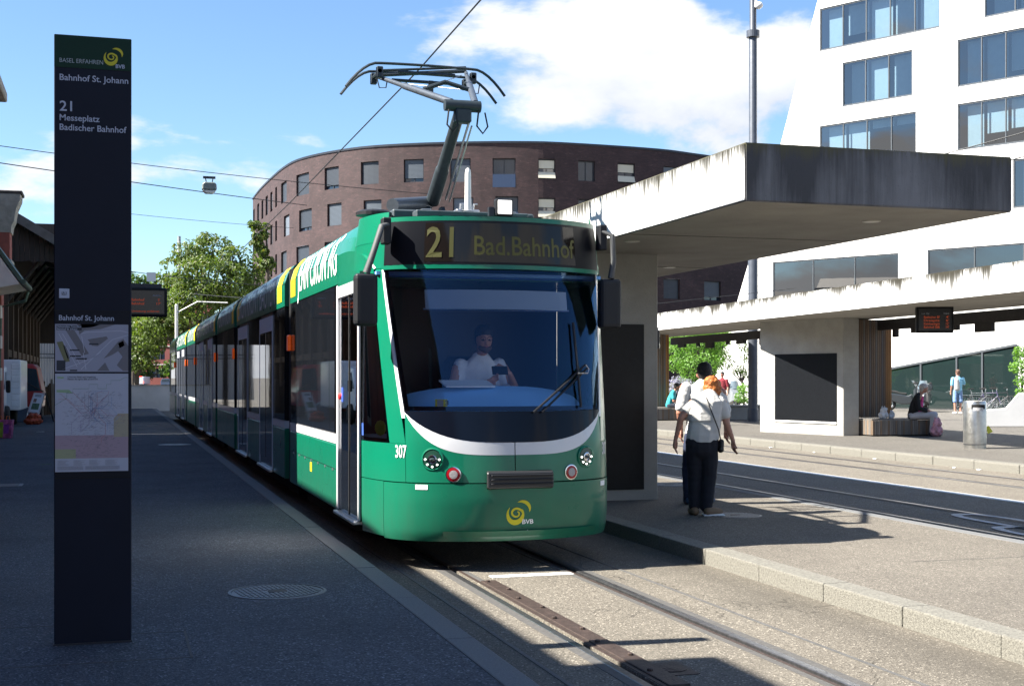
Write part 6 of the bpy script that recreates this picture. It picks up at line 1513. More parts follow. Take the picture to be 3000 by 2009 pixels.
# --- man beyond her
k2 = 15.9 / FPX * 0.4464
org2 = onz(1750 + 665 * 0.4464, 1476, 0.13)
mn = empty('person', (org2.x, org2.y, 0.13), 'dark haired man in white T-shirt walking away behind the ginger haired woman', 'person', 'couple walking along the island', -YAW)
def qt(cx, cy, y=0.0): return V((cx - 665) * k2, y, 1.65 - (900 + 0.4464 * cy - 1104) * 15.9 / FPX - 0.13)
hd = qt(706, 432, 0.03); nk = qt(704, 488, 0.02); sl, sr = qt(572, 528), qt(812, 560); el_, er_ = qt(538, 690, -0.02), qt(850, 715); wl_, wr_ = qt(552, 800, 0.05), qt(848, 805, 0.03)
hipl, hipr = qt(620, 860), qt(725, 860); kl, kr = qt(600, 1060, 0.04), qt(735, 1060, 0.02); fl2, fr2 = qt(598, 1275), qt(742, 1275, 0.1)
chains = [[(*nk, 0.06, 0.062), (*hd, 0.065, 0.075)], [(*hd, 0.083, 0.10, 0.125)], [(hd.x - 0.088, hd.y, hd.z - 0.02, 0.014, 0.03, 0.035)],
          [(*qt(700, 520), 0.13, 0.09), (*qt(695, 640), 0.17, 0.11), (*qt(670, 850), 0.15, 0.11)],
          [(*sl, 0.06, 0.06), (*el_, 0.045, 0.045), (*wl_, 0.03, 0.028)], [(*sr, 0.06, 0.06), (*er_, 0.045, 0.045), (*wr_, 0.03, 0.028)],
          [(*hipl, 0.09, 0.1), (*kl, 0.065, 0.065), (*fl2, 0.045, 0.045)], [(*hipr, 0.09, 0.1), (*kr, 0.065, 0.065), (*fr2, 0.045, 0.045)]]
chains += hand(wl_, V(0, 0.1, -1), sidev=V(0.2, 1, 0), s=1.08) + hand(wr_, V(0.05, 0.1, -1), sidev=V(-0.2, 1, 0), s=1.08)
wear('body', chains, m_skin2, mn, 0.009, 3)
wear('shirt', [[(*qt(702, 505, 0.01), 0.09, 0.09), (*qt(698, 548), 0.205, 0.115), (*qt(692, 700), 0.20, 0.125), (*qt(680, 880), 0.20, 0.13)], [(*(sl + V(0.02, 0, 0)), 0.075, 0.08), (*sl.lerp(el_, 0.75), 0.075, 0.08)], [(*(sr + V(-0.03, 0, 0)), 0.075, 0.08), (*sr.lerp(er_, 0.7), 0.075, 0.08)]], cloth('white_shirt', (0.60, 0.60, 0.60), 0.05), mn, 0.012, 3, 0.009)
wear('trousers', [[(*qt(672, 870), 0.17, 0.12), (*qt(670, 930), 0.18, 0.13)], [(*hipl, 0.10, 0.11), (*kl, 0.082, 0.085), (*(fl2 + V(0, 0, 0.05)), 0.066, 0.07)], [(*hipr, 0.10, 0.11), (*kr, 0.082, 0.085), (*(fr2 + V(0, 0, 0.05)), 0.066, 0.07)]], cloth('jeans_dark', (0.016, 0.024, 0.055)), mn, 0.012, 3, 0.008)
wear('hair', [[(hd.x, hd.y - 0.008, hd.z + 0.045, 0.094, 0.112, 0.098)], [(hd.x, hd.y - 0.04, hd.z - 0.02, 0.085, 0.075, 0.075)]], m_hairk, mn, 0.010, 1, 0.006, 30)
shoes([((fl2.x, -0.06, 0), (fl2.x - 0.01, 0.16, 0)), ((fr2.x, 0.04, 0), (fr2.x + 0.05, 0.2, 0))], M('blue_shoe', (0.03, 0.06, 0.12), 0.7), mn)
# --- helper for simple far figures
def face_parts(root, hd, f, s=1.0):
    """eyes, nose and mouth on the head at hd, looking along f"""
    f = f.normalized(); sv = V(f.y, -f.x, 0).normalized(); up = V(0, 0, 1)
    mk = M('eye_dark', (0.02, 0.015, 0.012), 0.3); ml = M('lip', (0.30, 0.10, 0.085), 0.5)
    for q in (-1, 1): G().sphere(hd + f * 0.082 * s + sv * 0.03 * q * s, (0.011 * s,) * 3, 8).build('eye', mk, root)
    G().sphere(hd + f * 0.098 * s - up * 0.025 * s, (0.015 * s, 0.015 * s, 0.022 * s), 8).build('nose', m_skin, root, smooth=True)
    G().sphere(hd + f * 0.086 * s - up * 0.062 * s, (0.022 * s, 0.012 * s, 0.008 * s), 8).build('mouth', ml, root, smooth=True)
# --- grey haired woman sitting on the bench, reading in her lap
so = V(19.55, 29.62, 0.155)
sw = empty('person', tuple(so), 'grey haired woman in black jacket and pale trousers sitting on the bench', 'person', None, R(48))
hd = V(0.0, -0.30, 1.20)
chains = [[(0, -0.22, 1.08, 0.05, 0.05), (*hd, 0.06, 0.07)], [(*hd, 0.08, 0.095, 0.115)], [(0, -0.05, 0.50, 0.16, 0.13), (0, -0.10, 0.80, 0.16, 0.11), (0, -0.18, 1.0, 0.14, 0.09)]]
wl_, wr_ = V(-0.10, -0.45, 0.62), V(0.10, -0.45, 0.62)
for s_, w in ((-1, wl_), (1, wr_)):
    chains.append([(s_ * 0.18, -0.16, 0.98, 0.055, 0.055), (s_ * 0.24, -0.20, 0.70, 0.045, 0.045), (*w, 0.028, 0.028)])
    chains += hand(w, V(-s_ * 0.4, -0.8, -0.3), sidev=V(0, 0.3, 1))
    chains.append([(s_ * 0.09, -0.05, 0.50, 0.09, 0.09), (s_ * 0.10, -0.52, 0.52, 0.07, 0.07), (s_ * 0.10, -0.50, 0.06, 0.045, 0.045)])
wear('body', chains, m_skin, sw, 0.011, 3)
wear('jacket', [[(0, -0.03, 0.50, 0.19, 0.15), (0, -0.08, 0.80, 0.19, 0.13), (0, -0.16, 1.01, 0.16, 0.10)]] + [[(s_ * 0.18, -0.15, 0.98, 0.075, 0.075), (s_ * 0.245, -0.20, 0.70, 0.062, 0.062), (s_ * 0.16, -0.37, 0.64, 0.05, 0.05)] for s_ in (-1, 1)], cloth('black_jacket', (0.010, 0.010, 0.012)), sw, 0.014, 3, 0.008)
wear('blouse', [[(0, -0.20, 0.58, 0.10, 0.06), (0, -0.225, 0.80, 0.10, 0.05), (0, -0.25, 0.98, 0.07, 0.04)]], cloth('pink_blouse', (0.60, 0.05, 0.22), 0.4), sw, 0.014)
wear('trousers', [[(s_ * 0.09, -0.02, 0.51, 0.115, 0.105), (s_ * 0.105, -0.54, 0.54, 0.09, 0.085), (s_ * 0.105, -0.51, 0.12, 0.07, 0.075)] for s_ in (-1, 1)], cloth('pale_trousers', (0.42, 0.42, 0.46), 0.08), sw, 0.014, 3, 0.008)
wear('hair', [[(hd.x, hd.y + 0.02, hd.z + 0.05, 0.10, 0.11, 0.09)], [(hd.x, hd.y + 0.05, hd.z - 0.01, 0.095, 0.07, 0.09)]], m_hairg, sw, 0.011, 1, 0.010, 26)
face_parts(sw, hd + V(0, 0, -0.02), V(0, -0.9, -0.45))
shoes([((s_ * 0.105, -0.46, 0), (s_ * 0.105, -0.68, 0)) for s_ in (-1, 1)], M('dark_shoe', (0.02, 0.02, 0.03), 0.6), sw)
# bags beside her
def carrier(loc, w, d, h, mat, label, cat_='bag'):
    me = blob([[(0, 0, h * 0.3, w / 2, d / 2, h * 0.34)], [(0.02, 0, h * 0.68, w * 0.38, d * 0.38, h * 0.32)], [(-w * 0.2, 0, h * 0.2, w * 0.3, d * 0.4, h * 0.2)]], 0.018, 1)
    for v, nr in zip(me.vertices, [Vector(q.vector) for q in me.vertex_normals]): v.co += nr * (noise.noise(Vector(v.co) * 14 + Vector(loc)) * 0.03)
    me.materials.clear(); me.materials.append(mat); e = empty('carrier_bag', loc, label, cat_, 'bags by the bench' if loc[1] < 32 and loc[0] > 10 else None)
    o = bpy.data.objects.new('sack', me); COL.objects.link(o); o.parent = e
    for s_ in (-1, 1): G().tube([(s_ * w * 0.2, 0, h * 0.9), (s_ * w * 0.14, 0.0, h * 1.06), (s_ * w * 0.04, 0, h * 0.9)], 0.012, 6).build('handle', mat, e, smooth=True)
    return e
carrier((18.78, 29.72, 0.59), 0.26, 0.2, 0.30, cloth('bag_white', (0.55, 0.56, 0.58), 0.1), 'larger white plastic bag on the slatted bench')
carrier((19.0, 29.70, 0.59), 0.16, 0.14, 0.20, cloth('bag_pale', (0.45, 0.50, 0.56), 0.2), 'smaller pale bag next to the seated woman')
carrier((19.92, 29.1, 0.155), 0.34, 0.22, 0.46, M('bag_pink', (0.60, 0.28, 0.32), 0.6, var=0.6, scale=9), 'pink and white patterned shopping bag at the seated woman\'s feet')
# --- man in light blue with rucksack
def standing(loc, rz, label, top, legs, hair, shoe, bag_=None, h=1.78, arm_up=False, short=False, grp=None):
    e = empty('person', loc, label, 'person', grp, rz); s = h / 1.78
    c = lambda x, y, z, a, b: (x * s, y * s, z * s, a * s, b * s)
    hd = V(0, 0.0, 1.655) * s; ch = [[c(0, 0, 1.48, 0.055, 0.055), c(0, 0, 1.62, 0.06, 0.065)], [(*hd, 0.08 * s, 0.10 * s, 0.12 * s)], [c(0, 0, 1.4, 0.13, 0.09), c(0, 0, 1.2, 0.16, 0.11), c(0, 0, 0.95, 0.15, 0.11)]]
    arms = []
    for q in (-1, 1):
        if arm_up and q > 0: a = [V(0.20, 0, 1.40), V(0.30, 0.12, 1.18), V(0.30, 0.32, 1.28)]
        else: a = [V(q * 0.20, 0, 1.40), V(q * 0.25, -0.02, 1.12), V(q * 0.26, 0.06, 0.88)]
        a = [x * s for x in a]; arms.append(a)
        ch.append([(*a[0], 0.055 * s, 0.055 * s), (*a[1], 0.043 * s, 0.043 * s), (*a[2], 0.028 * s, 0.028 * s)]); ch += hand(a[2], a[2] - a[1], sidev=V(0, 1, 0.2), s=s)
        ch.append([c(q * 0.09, 0, 0.92, 0.09, 0.10), c(q * 0.11, 0.02, 0.50, 0.06, 0.065), c(q * 0.11, 0, 0.08, 0.042, 0.045)])
    wear('body', ch, m_skin, e, 0.012, 3)
    wear('shirt', [[c(0, 0, 1.45, 0.10, 0.085), c(0, 0, 1.36, 0.19, 0.12), c(0, 0, 1.15, 0.185, 0.125), c(0, 0, 0.93, 0.18, 0.13)]] + [[(*a[0], 0.075 * s, 0.075 * s), (*a[0].lerp(a[1], 0.8), 0.07 * s, 0.07 * s)] for a in arms], top, e, 0.014, 3, 0.008)
    zk = 0.52 if short else 0.14
    wear('shorts' if short else 'trousers', [[c(0, 0, 0.93, 0.165, 0.12)]*2] + [[c(q * 0.09, 0, 0.90, 0.10, 0.115), c(q * 0.11, 0.01, max(zk, 0.52), 0.095, 0.095), c(q * 0.11, 0, zk, 0.07 if not short else 0.095, 0.075 if not short else 0.095)] for q in (-1, 1)], legs, e, 0.014, 3, 0.006)
    wear('hair', [[(0, -0.01 * s, hd.z + 0.045 * s, 0.09 * s, 0.11 * s, 0.085 * s)], [(0, -0.05 * s, hd.z - 0.01 * s, 0.082 * s, 0.06 * s, 0.07 * s)]], hair, e, 0.011, 1, 0.006, 30)
    face_parts(e, hd + V(0, 0.015, 0), V(0, 1, 0), s)
    shoes([((q * 0.11 * s, -0.08, 0), (q * 0.13 * s, 0.16, 0)) for q in (-1, 1)], shoe, e)
    if bag_: bg_ = wear('backpack', [[c(-0.10, -0.18, 1.34, 0.10, 0.07), c(-0.10, -0.20, 1.0, 0.125, 0.09)]], bag_, e, 0.016, 2); G().tube([(-0.14 * s, -0.13, 1.38 * s), (-0.14 * s, 0.05, 1.46 * s), (-0.15 * s, 0.13, 1.3 * s)], 0.018, 6).build('strap', bag_, bg_)
    return e
p = onz(2806, 1212, 0.155)
standing((p.x, p.y, 0.155), -YAW, 'man in light blue shirt and shorts with grey rucksack, seen from behind', cloth('sky_shirt', (0.20, 0.45, 0.62)), cloth('blue_shorts', (0.16, 0.26, 0.45)), M('hair_brown', (0.10, 0.05, 0.03), 0.7), m_letter, cloth('rucksack', (0.36, 0.37, 0.36)), 1.80, True, True)
p = at(2116, HY, 55); standing((p.x, p.y, 0.155), -YAW + R(150), 'distant person in a dark red shirt seen past the couple', cloth('red_shirt', (0.20, 0.02, 0.03)), cloth('grey_trousers', (0.06, 0.06, 0.07)), m_hairk, M('dark_shoe2', (0.03, 0.03, 0.03), 0.6), None, 1.72)
# --- person in turquoise sitting in the far shelter
def sitting(loc, rz, label, top, legs, hair):
    e = empty('person', loc, label, 'person', None, rz); hd = V(0, -0.26, 1.20)
    ch = [[(0, -0.18, 1.06, 0.05, 0.05), (*hd, 0.06, 0.07)], [(*hd, 0.08, 0.095, 0.115)], [(0, 0, 0.55, 0.16, 0.13), (0, -0.06, 0.80, 0.16, 0.11), (0, -0.14, 1.0, 0.14, 0.09)]]
    for q in (-1, 1):
        w = V(q * 0.10, -0.42, 0.66); ch.append([(q * 0.18, -0.13, 0.98, 0.055, 0.055), (q * 0.24, -0.16, 0.70, 0.045, 0.045), (*w, 0.028, 0.028)]); ch += hand(w, V(-q * 0.3, -0.8, -0.3), sidev=V(0, 0.3, 1))
        ch.append([(q * 0.09, 0, 0.54, 0.09, 0.09), (q * 0.10, -0.46, 0.54, 0.07, 0.07), (q * 0.10, -0.44, 0.06, 0.045, 0.045)])
    wear('body', ch, m_skin2, e, 0.012, 3)
    wear('shirt', [[(0, 0, 0.56, 0.185, 0.15), (0, -0.05, 0.80, 0.185, 0.13), (0, -0.13, 1.0, 0.16, 0.10)]] + [[(q * 0.18, -0.13, 0.98, 0.075, 0.075), (q * 0.22, -0.15, 0.80, 0.07, 0.07)] for q in (-1, 1)], top, e, 0.015, 3, 0.008)
    wear('trousers', [[(q * 0.09, 0.0, 0.54, 0.11, 0.10), (q * 0.105, -0.48, 0.55, 0.085, 0.085), (q * 0.105, -0.45, 0.12, 0.07, 0.07)] for q in (-1, 1)], legs, e, 0.015, 3, 0.006)
    wear('hair', [[(0, hd.y + 0.02, hd.z + 0.045, 0.092, 0.11, 0.09)], [(0, hd.y + 0.05, hd.z - 0.01, 0.085, 0.06, 0.08)]], hair, e, 0.012, 1, 0.006, 30)
    face_parts(e, hd, V(0, -0.95, -0.3)); shoes([((q * 0.105, -0.40, 0), (q * 0.105, -0.62, 0)) for q in (-1, 1)], M('dark_shoe3', (0.03, 0.03, 0.03), 0.6), e)
    return e
p = at(1985, HY, 45.3); sitting((18.55, 42.75, 0.115), R(60), 'person in a turquoise shirt sitting in the shade of the far shelter', cloth('turquoise', (0.03, 0.28, 0.32)), cloth('dark_jeans', (0.02, 0.025, 0.04)), m_hairk)
# --- tram driver with a phone
dr = empty('person', (TX + 0.07, TY + 1.18, 0.50), 'tram driver in white shirt with beard and glasses holding a phone', 'person')
hd = V(0.0, -0.13, 1.505)
chains = [[(0, -0.04, 1.36, 0.058, 0.058), (*hd, 0.062, 0.07)], [(*hd, 0.078, 0.098, 0.12)], [(0, 0.08, 0.62, 0.18, 0.14), (0, 0.04, 0.95, 0.19, 0.13), (0, 0.0, 1.24, 0.17, 0.10)]]
wl_, wr_ = V(-0.07, -0.42, 1.10), V(0.17, -0.40, 1.18)
chains += [[(-0.22, 0, 1.22, 0.065, 0.065), (-0.30, -0.10, 0.98, 0.052, 0.052), (*wl_, 0.03, 0.03)], [(0.22, 0, 1.22, 0.065, 0.065), (0.33, -0.12, 0.98, 0.052, 0.052), (*wr_, 0.03, 0.03)]]
chains += hand(wl_, V(0.7, -0.4, 0.3), sidev=V(0, 0.3, 1)) + hand(wr_, V(-0.75, -0.2, 0.55), sidev=V(0, 0.4, 1))
for q in (-1, 1): chains.append([(q * 0.1, 0.05, 0.62, 0.1, 0.1), (q * 0.13, -0.42, 0.62, 0.08, 0.08), (q * 0.13, -0.44, 0.1, 0.05, 0.05)])
wear('body', chains, m_skin, dr, 0.011, 3)
wear('shirt', [[(0, 0.08, 0.62, 0.21, 0.17), (0, 0.04, 0.95, 0.215, 0.155), (0, 0.0, 1.20, 0.20, 0.12), (0, -0.03, 1.32, 0.10, 0.08)]] + [[(q * 0.19, 0.01, 1.26, 0.072, 0.078), (q * 0.285, -0.06, 0.98, 0.066, 0.066), (q * 0.22, -0.25, 1.04, 0.052, 0.052)] for q in (-1, 1)] + [[(-0.05, -0.075, 1.335, 0.03, 0.022), (0.0, -0.10, 1.29, 0.022, 0.02)], [(0.05, -0.075, 1.335, 0.03, 0.022), (0.0, -0.10, 1.29, 0.022, 0.02)]], cloth('driver_shirt', (0.72, 0.74, 0.80), 0.08), dr, 0.013, 3, 0.008)
wear('trousers', [[(q * 0.1, 0.05, 0.62, 0.12, 0.12), (q * 0.13, -0.44, 0.62, 0.1, 0.1), (q * 0.13, -0.45, 0.14, 0.08, 0.08)] for q in (-1, 1)], m_navyp, dr, 0.016)
wear('hair', [[(0, hd.y + 0.015, hd.z + 0.055, 0.09, 0.108, 0.085)], [(0, hd.y + 0.05, hd.z + 0.0, 0.085, 0.06, 0.08)]], M('hair_black', (0.015, 0.013, 0.012), 0.7), dr, 0.010, 1, 0.005, 30)
wear('beard', [[(-0.045, hd.y - 0.04, hd.z - 0.085, 0.024, 0.035), (0, hd.y - 0.062, hd.z - 0.105, 0.036, 0.032), (0.045, hd.y - 0.04, hd.z - 0.085, 0.024, 0.035)]], M('beard', (0.07, 0.04, 0.03), 0.8), dr, 0.009, 2)
face_parts(dr, hd + V(0, -0.005, 0), V(0, -1, -0.12))
for q in (-1, 1): G().tube([V(q * 0.033 + 0.026 * math.cos(R(a)), hd.y - 0.102, hd.z + 0.002 + 0.02 * math.sin(R(a))) for a in range(0, 361, 40)], 0.003, 5, caps=False).build('glasses', m_black, dr)
ph = G().box((TX + 0.13, TY + 0.72, 1.71), (0.15, 0.012, 0.085), rx=R(-25)).build('phone', m_blackpanel, bevel=0.004); tag(ph, 'dark phone held by the tram driver', 'phone')
# ------------------------------------------------------------------ two-wheelers
m_tyre = M('tyre', (0.014, 0.014, 0.015), 0.8); m_fair = M('scooter_dark', (0.03, 0.035, 0.04), 0.3, coat=0.5); m_silver = M('scooter_silver', (0.38, 0.40, 0.42), 0.3, 0.6)
def ring(r, t, x=0.0, n=26, c=(0, 0, 0)):
    pts_ = [(x + c[0], c[1] + r * math.cos(2 * math.pi * i / n), c[2] + r * math.sin(2 * math.pi * i / n)) for i in range(n + 1)]
    return G().tube(pts_, t, 8, caps=False)
def wheel(par, y, r, t, rim, spokes=0):
    w = ring(r - t, t, c=(0, y, r)).build('wheel', m_tyre, par, smooth=True)
    ring(r - 2 * t, t * 0.5, c=(0, y, r)).build('rim', rim, w)
    G().tube([(-0.06, y, r), (0.06, y, r)], 0.03, 10).build('hub', rim, w)
    if spokes:
        for i in range(spokes):
            a = math.pi * 2 * i / spokes; G().tube([(0, y, r), (0, y + (r - 2 * t) * math.cos(a), r + (r - 2 * t) * math.sin(a))], 0.004 if spokes > 8 else 0.018, 4).build('spoke', rim, w)
def scooter(loc, rz, col, label):
    """maxi scooter, front towards -Y"""
    e = empty('scooter', loc, label, 'scooter', 'motor scooters', rz)
    wheel(e, -0.68, 0.29, 0.06, m_silver, 5); wheel(e, 0.68, 0.29, 0.065, m_silver, 5)
    f = G()
    prof = [(-0.78, 0.55, 0.10), (-0.70, 0.80, 0.20), (-0.55, 1.02, 0.24), (-0.42, 1.08, 0.20)]
    secs = [(-0.80, 0.50, 0.62, 0.08), (-0.72, 0.46, 0.82, 0.19), (-0.58, 0.40, 0.98, 0.26), (-0.44, 0.34, 1.02, 0.28), (-0.36, 0.30, 0.92, 0.24)]
    for (y0, a0, b0, w0), (y1, a1, b1, w1) in zip(secs, secs[1:]):
        f.quad((-w0, y0, a0), (-w0 * 0.8, y0, b0), (-w1 * 0.8, y1, b1), (-w1, y1, a1)); f.quad((w0, y0, a0), (w0 * 0.8, y0, b0), (w1 * 0.8, y1, b1), (w1, y1, a1))
        f.quad((-w0 * 0.8, y0, b0), (w0 * 0.8, y0, b0), (w1 * 0.8, y1, b1), (-w1 * 0.8, y1, b1)); f.quad((-w0, y0, a0), (w0, y0, a0), (w1, y1, a1), (-w1, y1, a1))
    f.quad((-0.08, -0.80, 0.5), (0.08, -0.80, 0.5), (0.064, -0.80, 0.62), (-0.064, -0.80, 0.62)); f.quad((-0.24, -0.36, 0.3), (0.24, -0.36, 0.3), (0.19, -0.36, 0.92), (-0.19, -0.36, 0.92))
    f.build('front_fairing', col, e, bevel=0.01)
    for s_ in (-1, 1):
        G().prism([(s_ * 0.03, -0.80, 0.66), (s_ * 0.16, -0.72, 0.74), (s_ * 0.17, -0.69, 0.84), (s_ * 0.04, -0.77, 0.72)], (0, 0.05, 0.02)).build('headlight', M('headlight_clear', (0.75, 0.75, 0.72), 0.15), e)
        G().tube([(s_ * 0.16, -0.46, 1.0), (s_ * 0.36, -0.50, 1.10)], 0.012, 6).build('handlebar', m_tyre, e)
        mr = G().tube([(s_ * 0.24, -0.5, 1.05), (s_ * 0.30, -0.52, 1.20)], 0.008, 6).build('mirror', m_tyre, e); G().sphere((s_ * 0.32, -0.52, 1.23), (0.07, 0.02, 0.045), 10).build('mirror_head', m_tyre, mr)
        G().tube([(s_ * 0.07, -0.50, 0.75), (s_ * 0.07, -0.68, 0.29)], 0.025, 8).build('fork', m_silver, e)
    G().grid(lambda u, v: Vector((0.22 * u * (1 - 0.35 * v), -0.62 + 0.26 * v + 0.10 * u * u, 0.98 + 0.36 * v)), rng(-1, 1, 8), rng(0, 1, 6)).build('windscreen', M('smoke_screen', (0.10, 0.13, 0.15), 0.1, spec=0.7), e, smooth=True)
    G().prism([(-0.20, -0.36, 0.30), (-0.20, 0.15, 0.28), (-0.20, 0.75, 0.50), (-0.20, 0.92, 0.80), (-0.20, 0.60, 0.78), (-0.20, 0.15, 0.72), (-0.20, -0.12, 0.66), (-0.20, -0.30, 0.75)], (0.40, 0, 0)).build('body', col, e, bevel=0.05, seg=2)
    G().prism([(-0.17, -0.08, 0.70), (-0.17, 0.30, 0.76), (-0.17, 0.80, 0.86), (-0.17, 0.78, 0.92), (-0.17, 0.35, 0.88), (-0.17, 0.28, 0.82), (-0.17, -0.06, 0.79)], (0.34, 0, 0)).build('seat', m_tyre, e, bevel=0.03, seg=2)
    G().box((0, 0.98, 1.06), (0.42, 0.36, 0.30)).build('top_box', m_fair, e, bevel=0.07, seg=2)
    G().sphere((0, -0.68, 0.52), (0.09, 0.22, 0.07), 10).build('mudguard', col, e, smooth=True)
    return e
p = onz(2700, 1190, 0.155); p = at(2708, HY, 57); scooter((p.x, p.y, 0.155), R(-25) - YAW, m_fair, 'dark grey maxi scooter parked before the shop window')
p = at(2652, HY, 59); scooter((p.x, p.y, 0.155), R(70) - YAW, m_fair, 'second dark scooter half hidden behind the timber screen')
p = at(2148, HY, 58); scooter((p.x, p.y, 0.155), R(0) - YAW, m_silver, 'silver scooter seen from the front beyond the concrete seat')
def bicycle(loc, rz, col, label):
    e = empty('bicycle', loc, label, 'bicycle', 'bicycles by the shop window', rz)
    for y in (-0.53, 0.53): wheel(e, y, 0.345, 0.018, m_silver, 14)
    bb, st_, hd_ = (0, 0.08, 0.29), (0, 0.22, 0.80), (0, -0.36, 0.82)
    fr = G()
    for a, b, r in ((bb, st_, 0.016), (bb, (0, -0.39, 0.68), 0.019), (st_, hd_, 0.016), ((0, -0.40, 0.64), (0, -0.34, 0.92), 0.018), (bb, (0, 0.53, 0.345), 0.011), ((0, 0.205, 0.75), (0, 0.53, 0.345), 0.010)): fr.tube([a, b], r, 7)
    fr.build('frame', col, e)
    for s_ in (-1, 1): G().tube([(s_ * 0.04, -0.41, 0.64), (s_ * 0.045, -0.53, 0.345)], 0.011, 6).build('fork', col, e)
    G().tube([(-0.29, -0.22, 1.02), (-0.20, -0.33, 1.04), (0, -0.36, 1.0), (0.20, -0.33, 1.04), (0.29, -0.22, 1.02)], 0.013, 6).build('handlebar', m_tyre, e); G().tube([(0, -0.34, 0.9), (0, -0.36, 1.0)], 0.014, 6).build('stem', m_silver, e)
    G().tube([st_, (0, 0.255, 0.95)], 0.013, 6).build('seat_post', m_silver, e)
    G().prism([(-0.03, 0.10, 0.96), (0.03, 0.10, 0.96), (0.08, 0.36, 0.97), (-0.08, 0.36, 0.97)], (0, 0, 0.05)).build('saddle', m_tyre, e, bevel=0.015)
    G().prism([(-0.06, 0.36, 0.71), (0.06, 0.36, 0.71), (0.06, 0.80, 0.71), (-0.06, 0.80, 0.71)], (0, 0, 0.015)).build('luggage_rack', m_silver, e); G().tube([(0.05, 0.78, 0.71), (0.04, 0.53, 0.345)], 0.007, 5).build('rack_stay', m_silver, e)
    G().lathe([(0.09, -0.004), (0.09, 0.004)], (0.05, 0.08, 0.29), 16, rot=Matrix.Rotation(R(90), 3, 'Y')).build('chain_ring', m_silver, e)
    for s_ in (-1, 1): G().bb((s_ * 0.07, 0.03 + 0.15 * s_, 0.26 - 0.05 * s_), (s_ * 0.15, 0.10 + 0.15 * s_, 0.285 - 0.05 * s_)).build('pedal', m_tyre, e)
    return e
for px, z_, rz, c_, lb in ((2862, 56.5, R(75), M('bike_white', (0.10, 0.11, 0.12), 0.4), 'grey bicycle with rack leaning nearest the man in blue'), (2895, 57, R(60), M('bike_violet', (0.07, 0.06, 0.13), 0.4), 'violet bicycle in the middle of the row by the shop window'), (2925, 57.5, R(68), M('bike_black', (0.02, 0.02, 0.025), 0.4), 'black bicycle nearest the white planter wall')):
    p = at(px, HY, z_); bicycle((p.x, p.y, 0.155), rz - YAW, c_, lb)
# ------------------------------------------------------------------ vans and things at the left edge
m_vanw = M('van_white', (0.72, 0.75, 0.80), 0.35, coat=0.4, var=0.08); m_vanr = M('van_red', (0.36, 0.012, 0.02), 0.35, coat=0.5); m_vglass = glassmat('van_glass', dark=(0.02, 0.04, 0.06))
tv = empty('delivery_truck', (-3.10, 43.0, 0.13), 'small white lorry with slatted side cut by the left edge', 'truck')
G().bb((-1.75, 0.2, 0.50), (0.42, 3.4, 2.05)).build('body', m_vanw, tv, bevel=0.06, seg=2)
for i in range(7): G().bb((0.15, 0.17, 0.62 + 0.19 * i), (0.40, 0.2, 0.78 + 0.19 * i)).build('slat', m_vanw, tv, bevel=0.008)
G().prism([(-1.7, -1.2, 0.45), (-1.7, 0.1, 0.45), (-1.7, 0.1, 1.85), (-1.7, -0.55, 1.80), (-1.7, -1.05, 1.15)], (1.72, 0, 0)).build('cab', m_vanw, tv, bevel=0.05, seg=2)
G().prism([(0.021, -0.92, 1.15), (0.021, -0.1, 1.15), (0.021, -0.1, 1.68), (0.021, -0.5, 1.66)], (0.012, 0, 0)).build('side_window', m_vglass, tv)
G().bb((0.07, -0.95, 1.05), (0.20, -0.85, 1.42)).build('mirror', m_tyre, tv, bevel=0.03)
G().bb((-1.6, -1.32, 0.35), (0.0, -1.19, 0.62)).build('bumper', m_tyre, tv, bevel=0.03)
for y in (-0.6, 2.6): 
    for x in (-1.5, 0.05): G().lathe([(0.30, -0.1), (0.33, -0.06), (0.33, 0.06), (0.30, 0.1), (0.17, 0.1)], (x, y, 0.33), 20, rot=Matrix.Rotation(R(90), 3, 'Y')).build('wheel', m_tyre, tv)
p = at(84, HY, 47.0); rv = empty('red_van', (p.x, p.y, 0.13), 'red van with large side window parked beyond the white lorry', 'van')
G().prism([(-0.55, 0, 0.42), (0.42, 0, 0.42), (0.46, 0, 0.95), (0.28, 0, 1.85), (0.15, 0, 1.98), (-0.55, 0, 2.0)], (0, 2.6, 0)).build('body', m_vanr, rv, bevel=0.05, seg=2)
G().prism([(-0.33, -0.012, 1.02), (0.40, -0.012, 1.02), (0.26, -0.012, 1.80), (-0.22, -0.012, 1.86)], (0, 0.02, 0)).build('rear_window', m_vglass, rv, bevel=0.006)
G().prism([(-0.52, -0.012, 0.9), (-0.40, -0.012, 0.9), (-0.36, -0.012, 1.86), (-0.52, -0.012, 1.88)], (0, 0.02, 0)).build('side_window', m_vglass, rv)
G().tube([(-0.38, -0.08, 0.3), (-0.38, -0.1, 1.5), (0.5, -0.2, 1.0)], 0.025, 6).build('door_stay', m_tyre, rv)
for x in (-0.4, 0.3): G().lathe([(0.28, -0.1), (0.31, 0), (0.28, 0.1)], (x, 0.5, 0.31), 18, rot=Matrix.Rotation(R(90), 3, 'Y')).build('wheel', m_tyre, rv)
p = onz(65, 1236, 0.13); gb = empty('ramp_box', tuple(p), 'blue grey wedge shaped box behind the orange bag', 'box')
G().prism([(-0.30, 0, 0), (0.40, 0, 0), (0.36, 0, 0.35), (-0.25, 0, 0.80)], (0, 0.5, 0)).build('shell', M('box_blue', (0.09, 0.13, 0.19), 0.5), gb, bevel=0.02)
G().tube([(-0.24, -0.01, 0.81), (0.36, -0.01, 0.37)], 0.015, 6).build('edge', m_alu, gb)
